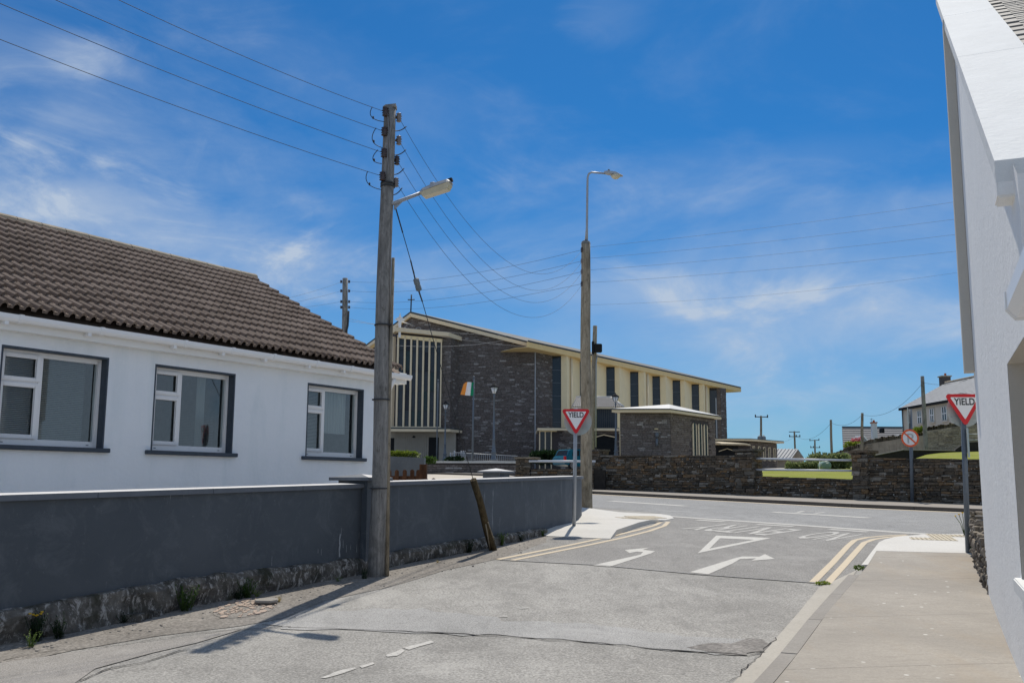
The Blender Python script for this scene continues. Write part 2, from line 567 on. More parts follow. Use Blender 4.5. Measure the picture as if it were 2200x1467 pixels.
M_POLE = woodmat('weathered_pole', (0.17, 0.165, 0.158), (0.36, 0.345, 0.32), (0.06, 0.05, 0.042))
M_POLE2 = woodmat('brown_pole', (0.22, 0.185, 0.13), (0.40, 0.35, 0.27), (0.07, 0.05, 0.032))
M_STAKE = woodmat('dark_stake', (0.055, 0.040, 0.020), (0.13, 0.098, 0.052), (0.02, 0.015, 0.01))
M_FENCE = woodmat('brown_fence', (0.050, 0.023, 0.012), (0.085, 0.040, 0.021), (0.03, 0.012, 0.006))
M_CERAM = plain('brown_ceramic', (0.045, 0.022, 0.016), 0.25, 0.2, spec=.6)
M_CERAM2 = plain('pale_ceramic', (0.20, 0.16, 0.14), 0.3, 0.2, spec=.6)
M_WIRE = plain('overhead_wire', (0.035, 0.038, 0.042), 0.6, 0.1)
M_WIREP = plain('pale_wire', (0.30, 0.30, 0.31), 0.6, 0.1)
M_GALV = plain('galvanised_steel', (0.34, 0.36, 0.385), 0.45, 0.10, 8, metal=0.35)
M_RAIL = plain('pale_rail_paint', (0.55, 0.58, 0.62), 0.4, 0.05)
M_GALVD = plain('dull_grey_steel', (0.13, 0.155, 0.185), 0.5, 0.12, 8, metal=0.2)
M_LAMPB = plain('lamp_grey', (0.38, 0.39, 0.40), 0.5, 0.08)
M_DIFF = plain('lamp_bowl', (0.55, 0.50, 0.36), 0.25, 0.10, 12, spec=.6)
M_RED = plain('sign_red', (0.62, 0.014, 0.022), 0.4, 0.04, 4)
M_ORANGE = plain('sign_orange', (0.85, 0.13, 0.035), 0.4, 0.05, 4)
M_SIGNW = plain('sign_white', (0.82, 0.82, 0.82), 0.4, 0.03, 5)
M_SIGNB = plain('sign_black', (0.012, 0.014, 0.018), 0.5, 0.05)
M_SIGNG = plain('faded_letter', (0.46, 0.47, 0.47), 0.5, 0.05)
M_SBACK = plain('sign_back', (0.38, 0.43, 0.42), 0.5, 0.10, 5)
M_LAWN = NB('lawn_grass')
_c = M_LAWN.mix(M_LAWN.mr(M_LAWN.noise(1.1, 8, 0.7, .3), 0.3, 0.7), (0.17, 0.20, 0.028), (0.27, 0.285, 0.050))
_c = M_LAWN.mix(M_LAWN.mr(M_LAWN.noise(0.25, 5, 0.6), 0.45, 0.7, 0, .7), _c, (0.27, 0.255, 0.085))
M_LAWN.bump(M_LAWN.noise(25, 4, .7), .6, .03)
M_LAWN = M_LAWN.done(_c, 0.95, 0.1)
M_FIELD = plain('rough_ground', (0.10, 0.12, 0.045), 0.95, 0.25, 0.3)
M_YARD = plain('churchyard_surface', (0.32, 0.30, 0.27), 0.9, 0.1, 1)
M_CONC = plain('pale_concrete', (0.50, 0.45, 0.375), 0.9, 0.08, 1)


def leafmat(name, c1, c2):
    b = NB(name)
    col = b.mix(b.rnd(), c1, c2)
    m = b.done(col, 0.6, 0.3)
    b.b.inputs['Subsurface Weight'].default_value = 0.0
    tl = b.n('ShaderNodeBsdfTranslucent')
    b.l(col, tl.inputs[0])
    mx = b.n('ShaderNodeMixShader')
    mx.inputs[0].default_value = 0.35
    b.l(b.b.outputs[0], mx.inputs[1])
    b.l(tl.outputs[0], mx.inputs[2])
    b.l(mx.outputs[0], b.t.nodes['Material Output'].inputs['Surface'])
    return m


M_LEAF = leafmat('green_leaf', (0.035, 0.075, 0.012), (0.085, 0.15, 0.03))
M_LEAFD = leafmat('dark_leaf', (0.010, 0.026, 0.010), (0.025, 0.055, 0.018))
M_LEAFL = leafmat('lime_leaf', (0.15, 0.22, 0.025), (0.28, 0.33, 0.05))
M_LEAFB = leafmat('bright_weed', (0.09, 0.16, 0.03), (0.16, 0.23, 0.05))
M_STRAW = leafmat('dry_grass', (0.34, 0.27, 0.10), (0.48, 0.38, 0.16))
M_SHRUB = leafmat('sage_leaf', (0.12, 0.16, 0.06), (0.34, 0.38, 0.18))
M_PINK = leafmat('pink_bloom', (0.55, 0.14, 0.18), (0.62, 0.3, 0.32))
M_TEAL = plain('teal_car_paint', (0.008, 0.13, 0.20), 0.22, 0.03, spec=.6)
M_TYRE = plain('tyre_rubber', (0.015, 0.015, 0.016), 0.85, 0.1)
M_ALLOY = plain('alloy_rim', (0.45, 0.46, 0.48), 0.35, 0.05, metal=.5)
M_TAIL = plain('tail_light_red', (0.55, 0.01, 0.015), 0.25, 0.03)
M_TANK = plain('green_tank', (0.16, 0.25, 0.20), 0.5, 0.1, 5)
M_BARREL = plain('transformer_grey', (0.17, 0.20, 0.22), 0.6, 0.15, 5)
M_SLATE = NB('grey_slate')
_c = M_SLATE.mix(M_SLATE.rnd(), (0.24, 0.235, 0.22), (0.34, 0.33, 0.305))
_c = M_SLATE.mix(M_SLATE.mr(M_SLATE.noise(5, 8, .7), .4, .7, 0, .5), _c, (0.22, .19, .16))
M_SLATE.bump(M_SLATE.noise(20, 5, .6), .3, .01)
M_SLATE = M_SLATE.done(_c, .7, .35)
M_FSLATE = plain('far_blue_slate', (0.30, 0.315, 0.335), 0.6, 0.12, 0.8)
M_FSLATE2 = plain('far_grey_slate', (0.15, 0.155, 0.17), 0.7, 0.12, 0.8)
M_FWALL = plain('far_grey_render', (0.58, 0.54, 0.48), 0.85, 0.05, 1)
M_FWALLW = plain('far_white_render', (0.6, 0.63, 0.66), 0.85, 0.05, 1)
M_BRICKCH = plain('chimney_brick', (0.10, 0.085, 0.08), 0.9, 0.2, 3)
M_POT = plain('terracotta', (0.42, 0.13, 0.06), 0.8, 0.1)
M_FLO = plain('flag_orange', (0.95, 0.34, 0.06), 0.8, 0.04)
M_FLW = plain('flag_white', (0.88, 0.88, 0.88), 0.8, 0.03)
M_FLG = plain('flag_green', (0.008, 0.26, 0.12), 0.8, 0.05)
M_TERRA = plain('terrazzo_cover', (0.40, 0.315, 0.255), 0.85, 0.12, 12)


# ------------------------------------------------------------------ objects
def root_of(p):
    v = Vector((0, 0, 0))
    while p is not None:
        v += p.location
        p = p.parent
    return v


def tag(o, label, cat, group=None):
    o['label'] = label
    o['category'] = cat
    if group:
        o['group'] = group
    return o


def thing(name, label, cat, loc, group=None):
    o = bpy.data.objects.new(name, None)
    o.empty_display_size = 0.2
    C.objects.link(o)
    o.location = loc
    return tag(o, label, cat, group)


class MB:
    def __init__(s):
        s.v = []
        s.f = []
        s.sm = []

    def poly(s, pts, smooth=False):
        k = len(s.v)
        s.v += [Vector(p) for p in pts]
        s.f.append(tuple(range(k, k + len(pts))))
        s.sm.append(smooth)
        return s

    def box8(s, b):
        """b = 4 bottom corners then 4 top corners, same order"""
        k = len(s.v)
        s.v += [Vector(p) for p in b]
        for q in ((3, 2, 1, 0), (4, 5, 6, 7), (0, 1, 5, 4), (1, 2, 6, 5), (2, 3, 7, 6), (3, 0, 4, 7)):
            s.f.append(tuple(k + i for i in q))
            s.sm.append(False)
        return s

    def box(s, pl, u0, u1, z0, z1, d0, d1, zt=None):
        """zt: (z at u0, z at u1) for a raked top"""
        za, zb = zt if zt else (z1, z1)
        P = pl.P
        return s.box8([P(u0, z0, d0), P(u1, z0, d0), P(u1, z0, d1), P(u0, z0, d1), P(u0, za, d0), P(u1, zb, d0), P(u1, zb, d1), P(u0, za, d1)])

    def prism(s, pts, vec):
        vec = Vector(vec)
        n = len(pts)
        k = len(s.v)
        s.v += [Vector(p) for p in pts] + [Vector(p) + vec for p in pts]
        s.f.append(tuple(k + i for i in range(n)))
        s.f.append(tuple(k + n + i for i in reversed(range(n))))
        s.sm += [False, False]
        for i in range(n):
            j = (i + 1) % n
            s.f.append((k + i, k + n + i, k + n + j, k + j))
            s.sm.append(False)
        return s

    def tube(s, path, r, n=8, caps=True):
        path = [Vector(p) for p in path]
        rs = r if isinstance(r, (list, tuple)) else [r] * len(path)
        k = len(s.v)
        prev = None
        for i, p in enumerate(path):
            a = path[max(0, i - 1)]
            b = path[min(len(path) - 1, i + 1)]
            t = (b - a).normalized()
            if prev is None:
                x = t.cross(Vector((0, 0, 1)))
                if x.length < 0.05:
                    x = t.cross(Vector((0, 1, 0)))
            else:
                x = prev - t * prev.dot(t)
            x.normalize()
            prev = x
            y = t.cross(x)
            for j in range(n):
                a_ = 2 * math.pi * j / n
                s.v.append(p + (x * math.cos(a_) + y * math.sin(a_)) * rs[i])
        for i in range(len(path) - 1):
            for j in range(n):
                j2 = (j + 1) % n
                s.f.append((k + i * n + j, k + i * n + j2, k + (i + 1) * n + j2, k + (i + 1) * n + j))
                s.sm.append(True)
        if caps:
            s.f.append(tuple(k + j for j in reversed(range(n))))
            s.f.append(tuple(k + (len(path) - 1) * n + j for j in range(n)))
            s.sm += [False, False]
        return s

    def lathe(s, base, prof, n=12, axis=Vector((0, 0, 1))):
        path = []
        rs = []
        ax = Vector(axis).normalized()
        for h, r in prof:
            path.append(Vector(base) + ax * h)
            rs.append(max(r, 0.0005))
        k = len(s.v)
        x = ax.cross(Vector((0, 0, 1)))
        if x.length < 0.05:
            x = Vector((1, 0, 0))
        x.normalize()
        y = ax.cross(x)
        for p, r in zip(path, rs):
            for j in range(n):
                a_ = 2 * math.pi * j / n
                s.v.append(p + (x * math.cos(a_) + y * math.sin(a_)) * r)
        for i in range(len(path) - 1):
            for j in range(n):
                j2 = (j + 1) % n
                s.f.append((k + i * n + j, k + i * n + j2, k + (i + 1) * n + j2, k + (i + 1) * n + j))
                s.sm.append(True)
        s.f.append(tuple(k + j for j in reversed(range(n))))
        s.f.append(tuple(k + (len(path) - 1) * n + j for j in range(n)))
        s.sm += [False, False]
        return s

    def build(s, name, mat, parent=None, kind=None, origin=None, bevel=0, top=None):
        me = bpy.data.meshes.new(name)
        org = root_of(parent) if parent is not None else Vector(origin if origin is not None else (0, 0, 0))
        me.from_pydata([v - org for v in s.v], [], s.f)
        me.polygons.foreach_set('use_smooth', s.sm)
        me.materials.append(mat)
        bm = bmesh.new()
        bm.from_mesh(me)
        if bevel:
            bmesh.ops.remove_doubles(bm, verts=bm.verts, dist=1e-5)
        bmesh.ops.recalc_face_normals(bm, faces=bm.faces)
        if bevel:
            bmesh.ops.bevel(bm, geom=[e for e in bm.edges if e.calc_face_angle(0) > 0.5], offset=bevel, segments=2, affect='EDGES', clamp_overlap=True)
        bm.to_mesh(me)
        bm.free()
        me.update()
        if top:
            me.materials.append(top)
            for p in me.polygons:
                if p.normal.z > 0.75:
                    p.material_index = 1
        o = bpy.data.objects.new(name, me)
        C.objects.link(o)
        if parent is not None:
            o.parent = parent
        else:
            o.location = org
        if kind:
            o['kind'] = kind
        return o


def copy_tree(o, parent=None):
    c = o.copy()
    C.objects.link(c)
    if parent is not None:
        c.parent = parent
    for ch in list(o.children):
        copy_tree(ch, c)
    return c


def densify(pts, step, closed=True):
    o = []
    n = len(pts)
    for i in range(n if closed else n - 1):
        a = Vector(pts[i])
        b = Vector(pts[(i + 1) % n])
        k = max(1, int((b - a).length / step))
        for j in range(k):
            o.append(a.lerp(b, j / k))
    if not closed:
        o.append(Vector(pts[-1]))
    return o


def sheet(name, pts, mat, dz, parent=None, kind='structure', zf=g, step=0.6, skirt=0.0, jag=0.0, label=None):
    """a sheet following the ground; pts are plan points"""
    P2 = densify([(p[0], p[1]) for p in pts], step)
    if jag:
        P2 = [p + Vector((noise.noise(Vector((p.x * 3, p.y * 3, 1))) + .5 * noise.noise(Vector((p.x * 9, p.y * 9, 3))), noise.noise(Vector((p.x * 3, p.y * 3, 7))))) * jag for p in P2]
    n = len(P2)
    xs = [p.x for p in P2]
    ys = [p.y for p in P2]
    verts = list(P2)
    x = min(xs) + step * .5
    while x < max(xs):
        y = min(ys) + step * .5
        while y < max(ys):
            verts.append(Vector((x, y)))
            y += step
        x += step
    vs, es, fs, *_ = delaunay_2d_cdt(verts, [], [list(range(n))], 1, 1e-5)
    m = MB()
    m.v = [Vector((v.x, v.y, zf(v.x, v.y) + dz)) for v in vs]
    m.f = [tuple(f) for f in fs]
    m.sm = [False] * len(fs)
    if skirt:
        for i in range(n):
            a, b = P2[i], P2[(i + 1) % n]
            m.poly([(a.x, a.y, zf(a.x, a.y) + dz), (b.x, b.y, zf(b.x, b.y) + dz), (b.x, b.y, zf(b.x, b.y) + dz - skirt), (a.x, a.y, zf(a.x, a.y) + dz - skirt)])
    o = m.build(name, mat, parent, kind)
    if label:
        o['label'] = label
    return o


def ribbon(name, pts, width, mat, dz, parent=None, kind='structure', zf=g, step=0.3, wv=None):
    P = densify([Vector((p[0], p[1])) for p in pts], step, False)
    m = MB()
    rows = []
    for i, p in enumerate(P):
        t = (P[min(i + 1, len(P) - 1)] - P[max(i - 1, 0)]).normalized()
        nn = Vector((t.y, -t.x))
        ww = width / 2 * (wv(i, len(P)) if wv else 1)
        a, b = p + nn * ww, p - nn * ww
        rows.append((Vector((a.x, a.y, zf(a.x, a.y) + dz)), Vector((b.x, b.y, zf(b.x, b.y) + dz))))
    for (a, b), (c, d) in zip(rows, rows[1:]):
        m.poly([a, c, d, b])
    return m.build(name, mat, parent, kind)

# =================================================================== THE GROUND
def gridsheet(name, x0, x1, y0, y1, xs, ys, zf, mat, kind='structure'):
    m = MB()
    X = []
    x = x0
    while x < x1:
        X.append(x)
        x += xs(x)
    X.append(x1)
    Yv = []
    y = y0
    while y < y1:
        Yv.append(y)
        y += ys(y)
    Yv.append(y1)
    for y in Yv:
        for x in X:
            m.v.append(Vector((x, y, zf(x, y))))
    n = len(X)
    for j in range(len(Yv) - 1):
        for i in range(n - 1):
            m.f.append((j * n + i, j * n + i + 1, (j + 1) * n + i + 1, (j + 1) * n + i))
            m.sm.append(True)
    return m.build(name, mat, None, kind)


stp = lambda a: (0.5 if abs(a) < 25 else 2 if abs(a) < 60 else 10 if abs(a) < 200 else 400)
ground = gridsheet('ground', -4000, 4000, -60, 6000, stp, lambda y: 0.5 if 4 < y < 52 else 2 if abs(y) < 80 else 10 if y < 300 else 500, g, M_OLD)

# side road: newer asphalt beyond the joint, main road across
gp = lambda *a: [G(*p) for p in a]
WA, WB = G(1275, 1050, 0.12), G(2110, 1084, 0.12)
WAZ = math.degrees(math.atan2(WB.x - WA.x, WB.y - WA.y))
W = Pl(WA, WAZ)
kb = gp((1275, 1061), (1560, 1076), (1830, 1090), (2110, 1102))
kdir = (kb[3] - kb[0]).normalized()
kL = kb[0] - kdir * 16
kR = kb[3] + kdir * 40
nose = gp((1273, 1090), (1386, 1099), (1420, 1103), (1448, 1113))
gwl = gp((1448, 1110), (1920, 1143), (1990, 1147.5))
gdir = (gwl[1] - gwl[0]).normalized()
sheet('main_road', [kL, kb[0], kb[1], kb[2], kb[3], kR, gwl[2] + gdir * 40, gwl[2], gwl[1], gwl[0], nose[2], nose[1], nose[0], nose[0] - gdir * 18], M_MAIN, 0.004)
side = sheet('side_road', gp((1070, 1203), (1285, 1214), (1500, 1234), (1745, 1252), (1810, 1258), (1855, 1205), (1893, 1164), (1925, 1152), (1985, 1147), (1920, 1143.5), (1448, 1110.5), (1420, 1121), (1311, 1157), (1193, 1152), (1175, 1151), (1080, 1180)), M_NEW, 0.004)
sheet('verge', gp((-400, 1600), (-200, 1470), (0, 1430), (150, 1398), (330, 1366), (520, 1344), (600, 1328), (700, 1290), (830, 1262), (960, 1225), (1070, 1200), (1175, 1165), (1175, 1150), (850, 1214), (400, 1300), (0, 1380), (-400, 1480)), M_VERGE, 0.005, jag=0.05)
sheet('cement_apron', gp((-300, 1580), (0, 1425), (220, 1393), (400, 1368), (520, 1352), (420, 1382), (330, 1402), (210, 1436), (160, 1467), (60, 1540), (-200, 1640)), M_PATCH, 0.0075, jag=0.03)
sheet('cement_strip', gp((700, 1312), (900, 1308), (1100, 1330), (1300, 1345), (1480, 1368), (1640, 1375), (1650, 1396), (1530, 1405), (1350, 1390), (1200, 1374), (1000, 1362), (850, 1356), (600, 1352), (560, 1340)), M_CEM, 0.006, jag=0.20, step=.18)

crack_w = lambda i, n: 0.35 + 2.2 * abs(noise.noise(Vector((i * 0.16, n * 0.1, 2.2))))


sheet('broken_patch', gp((1490, 1392), (1530, 1382), (1575, 1380), (1610, 1372), (1646, 1374), (1654, 1384), (1646, 1400), (1600, 1408), (1540, 1404)), M_VERGED, 0.0072, jag=0.10, step=.09)


def crack(pts, wd=0.03, seed=0.0):
    P = densify([Vector((p.x, p.y)) for p in gp(*pts)], 0.12, False)
    P = [p + Vector((noise.noise(Vector((p.x * 4, p.y * 4, seed))), noise.noise(Vector((p.x * 4, p.y * 4, seed + 9))))) * 0.05 + Vector((noise.noise(Vector((p.x * 14, p.y * 14, seed))), noise.noise(Vector((p.x * 14, p.y * 14, seed + 9))))) * 0.035 for p in P]
    ribbon('road_crack', P, wd, M_CRACK, 0.0100, side, None, step=0.07, wv=crack_w)


crack([(620, 1348), (850, 1356), (1000, 1363), (1200, 1376), (1400, 1394), (1500, 1402), (1600, 1407), (1640, 1403)], 0.020)
crack([(0, 1420), (110, 1398), (260, 1388), (390, 1366), (520, 1352), (620, 1348)], 0.014, 3)
crack([(160, 1466), (215, 1443), (300, 1424), (380, 1401), (410, 1393)], 0.018, 5)
crack([(1570, 1466), (1640, 1400), (1665, 1370)], 0.010, 6)
ribbon('tar_joint', gp((1075, 1203), (1285, 1214), (1500, 1234), (1745, 1252), (1790, 1257)), 0.045, M_CEM, 0.0095, side, None)

# ---- painted markings
LINES = bpy.data.objects.new('road_markings', None)
C.objects.link(LINES)
LINES['kind'] = 'structure'


def mark(name, pts, mat=None, dz=0.0085):
    m = MB()
    P = [G(*p) for p in pts]
    P2 = densify([Vector((p.x, p.y)) for p in P], 0.5)
    vs, es, fs, *_ = delaunay_2d_cdt(P2, [], [list(range(len(P2)))], 1, 1e-5)
    m.v = [Vector((v.x, v.y, g(v.x, v.y) + dz)) for v in vs]
    m.f = [tuple(f) for f in fs]
    m.sm = [False] * len(fs)
    return m.build(name, mat or M_LINEW, LINES)


ribbon('yellow_line', gp((1070, 1202), (1150, 1186), (1230, 1170), (1311, 1153), (1370, 1139), (1406, 1129), (1420, 1122)), 0.10, M_LINEY, 0.0085, LINES, None)
ribbon('yellow_line', gp((1100, 1204), (1190, 1186), (1270, 1170), (1340, 1155), (1395, 1141), (1427, 1130), (1436, 1121)), 0.10, M_LINEY, 0.0085, LINES, None)
ribbon('yellow_line', gp((1747, 1251), (1790, 1208), (1822, 1173), (1836, 1161), (1862, 1155), (1905, 1151), (1950, 1149)), 0.105, M_LINEY, 0.0085, LINES, None)
ribbon('yellow_line', gp((1778, 1253), (1815, 1213), (1846, 1178), (1857, 1166), (1877, 1159), (1910, 1154), (1950, 1150.6)), 0.105, M_LINEY, 0.0085, LINES, None)
off = Vector((kdir.y, -kdir.x, 0)) * 0.35
ribbon('kerb_yellow_line', [kL + off, kb[0] + off, kb[1] + off, kb[2] + off, kb[3] + off, kR + off], 0.42, M_LINEY, 0.0085, LINES, None)
ribbon('stop_line', [gwl[0] - gdir * 0.3, gwl[1], gwl[2]], 0.34, M_LINEWW, 0.0080, LINES, None)
ribbon('give_way_dash', gp((1497, 1117), (1558, 1121)), 0.30, M_LINEWW, 0.0085, LINES, None)
ribbon('give_way_dash', gp((1626, 1126.5), (1705, 1131)), 0.28, M_LINEWW, 0.0085, LINES, None)
ribbon('give_way_dash', gp((1782, 1137), (1865, 1143)), 0.26, M_LINEWW, 0.0085, LINES, None)
ribbon('centre_dash', gp((1310, 1076), (1473, 1087)), 0.40, M_LINEW, 0.0085, LINES, None)
ribbon('centre_dash', gp((1660, 1100), (1867, 1112.5)), 0.36, M_LINEW, 0.0085, LINES, None)
for a in ([(1712, 1101), (1728, 1097.5)], [(1728, 1097.5), (1748, 1099)], [(1750, 1103), (1772, 1100.5), (1790, 1101.5)]):
    ribbon('worn_letter', gp(*a), 0.12, M_LINEWW, 0.0080, LINES, None)
for _q in (((688, 1456), (735, 1440), (762, 1434), (765, 1437), (740, 1446), (698, 1457)), ((770, 1431), (800, 1423), (803, 1426), (776, 1435)), ((828, 1407), (862, 1394), (868, 1397), (852, 1409), (832, 1411)), ((866, 1392), (926, 1376), (931, 1380), (880, 1396))):
    sheet('worn_dash', gp(*_q), M_LINEWW, 0.0055, LINES, None, step=.04, jag=.018)
ribbon('paint_scrap', gp((1073, 1324), (1090, 1324)), 0.06, M_LINEWW, 0.0060, LINES, None)
ribbon('paint_scrap', gp((1116, 1307), (1136, 1306)), 0.05, M_LINEWW, 0.0060, LINES, None)
zz = lambda pts: [(1240 + x / 4.4, 1090 + y / 4.4) for x, y in pts]
mark('left_turn_arrow', zz([(148, 549), (310, 562), (700, 436), (738, 416), (620, 402), (686, 382), (450, 404), (495, 433), (565, 420), (622, 424), (600, 448)]))
mark('right_turn_arrow', zz([(1060, 615), (1240, 634), (1470, 532), (1540, 490), (1690, 484), (1645, 506), (1868, 489), (1775, 443), (1722, 468), (1560, 465), (1490, 482)]))
m = MB()
o3 = [G(*p) for p in zz([(1140, 434), (1315, 267), (1835, 291)])]
i3 = [G(*p) for p in zz([(1252, 391), (1350, 293), (1672, 308)])]
for i in range(3):
    j = (i + 1) % 3
    m.poly([p + Vector((0, 0, 0.0085)) for p in (o3[i], o3[j], i3[j], i3[i])])
m.build('give_way_triangle', M_LINEW, LINES)


def text_mesh(s, bold=0.0):
    cu = bpy.data.curves.new('lettering', 'FONT')
    cu.body = s
    cu.size = 1
    cu.offset = bold
    cu.resolution_u = 3
    o = bpy.data.objects.new('lettering', cu)
    C.objects.link(o)
    bpy.context.view_layer.update()
    me = bpy.data.meshes.new_from_object(o)
    bpy.data.objects.remove(o)
    bpy.data.curves.remove(cu)
    vs = [v.co.copy() for v in me.vertices]
    fs = [tuple(p.vertices) for p in me.polygons]
    bpy.data.meshes.remove(me)
    x0, x1 = min(v.x for v in vs), max(v.x for v in vs)
    y0, y1 = min(v.y for v in vs), max(v.y for v in vs)
    return [((v.x - x0) / (x1 - x0), (v.y - y0) / (y1 - y0)) for v in vs], fs


def road_word(s, nl, nr, fl, fr):
    """word read from the far side: its foot line lies away from us"""
    q = [G(*p) for p in (nl, nr, fl, fr)]
    vs, fs = text_mesh(s, 0.012)
    m = MB()
    for x, y in vs:
        a = q[0].lerp(q[1], 1 - x)
        b = q[2].lerp(q[3], 1 - x)
        p = b.lerp(a, y)
        m.v.append(Vector((p.x, p.y, g(p.x, p.y) + 0.0095)))
    m.f = fs
    m.sm = [False] * len(fs)
    return m.build('road_lettering', M_LINEWW, LINES)


road_word('NO', (1700, 1155.5), (1776, 1162.5), (1782, 1141.5), (1856, 1148.5))
road_word('ENTRY', (1460, 1136.5), (1643, 1150.5), (1543, 1125), (1725, 1138.5))

# ---- pavement on the right
pave = bpy.data.objects.new('pavement', None)
C.objects.link(pave)
pave['kind'] = 'structure'
H = 0.085
kin = [G(*p, H) for p in ((1600, 1530), (1663, 1467), (1779, 1313), (1864.5, 1213), (1883, 1183))]
kout = [G(*p) for p in ((1560, 1545), (1637, 1467), (1715, 1369), (1807, 1263), (1851, 1213))]
RB = G(2122, 1271, H)
RAZ = 23.06
RP = Pl(RB, RAZ)
near_base = RP.P(-9, 0)
rb_pts = [G(2077, 1188, H), G(2087, 1192, H), RB]
# cast bays with narrow joints
ydir = (kin[3] - kin[1]).normalized()


def at_along(line, y):
    for a, b in zip(line, line[1:]):
        if a.y <= y <= b.y:
            return a.lerp(b, (y - a.y) / (b.y - a.y))
    return line[0] if y < line[0].y else line[-1]


right_line = [RP.P(-11, 0), Vector((RB.x, RB.y, 0)), G(2087, 1192, H), G(2077, 1188, H)]
cuts = [2.6, 5.4, 8.2, 10.6, 13.2, 15.6, 99]
kline = [kin[1] - ydir * 8] + kin
for a, b in zip(cuts, cuts[1:]):
    la = at_along(kline, a + 0.003)
    lb = at_along(kline, min(b - 0.003, kin[-1].y))
    ra = at_along(right_line, a + 0.003 + 0.3)
    rb_ = at_along(right_line, min(b - 0.003 + 0.3, right_line[-1].y))
    mids = [p for p in right_line if ra.y < p.y < rb_.y]
    midl = [p for p in kline if la.y < p.y < lb.y]
    sheet('concrete_bay', [la, ra] + mids + [rb_, lb] + list(reversed(midl)), M_PAVE, H, pave, None, skirt=0.08)
# kerb stones, 0.9 m each
kin_d = densify([Vector((p.x, p.y)) for p in [kin[1] - ydir * 6] + kin[1:4]], 0.05, False)
nrm = Vector((ydir.y, -ydir.x))
i = 0
while i + 36 < len(kin_d):
    a, b = kin_d[i], kin_d[min(i + 36, len(kin_d) - 1)].lerp(kin_d[i + 35], .2)
    m = MB()
    wd = 0.15
    za, zb = g(*a), g(*b)
    j = R.uniform(-.003, .003)
    q = [(a, za), (b, zb), (b - nrm * wd, zb), (a - nrm * wd, za)]
    m.box8([Vector((p.x, p.y, z - 0.1)) for p, z in q] + [Vector((p.x, p.y, z + H - 0.003 + j)) for p, z in q])
    m.build('kerb_stone', M_KERB, pave, bevel=0.006)
    i += 36
a = [G(1577, 1467), G(1678, 1360), G(1760, 1263)]
b = [Vector((p.x, p.y, 0)) for p in (kin_d[-1], kin_d[60], kin_d[0])]
sheet('channel', [a[0] - ydir * 6, a[0], a[1], a[2], Vector((kin_d[-1].x, kin_d[-1].y, 0)) - Vector((nrm.x, nrm.y, 0)) * .15, Vector((kin_d[0].x, kin_d[0].y, 0)) - Vector((nrm.x, nrm.y, 0)) * .15], M_CHAN, 0.008, pave, None, jag=0.015)
wcorner = sheet('white_corner', [G(*p, H) for p in ((1883, 1183), (1864.5, 1213), (1851, 1213), (1889, 1164), (1902, 1158), (1920, 1153.5), (1945, 1150.5), (1984, 1147.6), (2030, 1146.8), (2120, 1146.5), (2120, 1165), (2087, 1191), (2077, 1188))], M_WHITE, H + 0.003, pave, None, skirt=0.1)
leftp = bpy.data.objects.new('corner_pavement', None)
C.objects.link(leftp)
leftp['kind'] = 'structure'


_t = G(1432, 1109)
tipc = Vector((_t.x, _t.y))
_a, _b = G(1174, 1150, .02), G(1311, 1156, .02)
fr0 = Vector((_a.x, _a.y))
frn = Vector((-(_b - _a).y, (_b - _a).x)).normalized()


def h2(x, y):
    # dropped towards the crossing point at the tip
    d = (Vector((x, y)) - tipc).length
    f = abs((Vector((x, y)) - fr0).dot(frn))
    return g(x, y) + 0.015 + 0.085 * sst((d - 1.5) / 1.6) * sst(f / 0.9)


lp = [G(1174, 1150, .02), G(1311, 1156, .02), G(1325, 1139.8, .08), G(1345, 1131, .1), G(1373, 1122.5, .09), G(1398, 1121, .04), G(1410, 1121.5, .02), G(1448, 1114, 0), G(1440, 1108, .0), G(1420, 1103, .02), G(1386, 1099, .06), G(1273, 1090, .1)]
lp += [lp[-1] - gdir * 14, lp[-1] - gdir * 14 + Vector((-2, -2.2, 0)), G(1245, 1110, .1) + Vector((-0.3, 1.2, 0)), G(1180, 1131, .1) + Vector((-0.4, 0.3, 0))]
sheet('concrete_slab', lp, M_WHITE, 0, leftp, None, zf=h2, skirt=0.12)


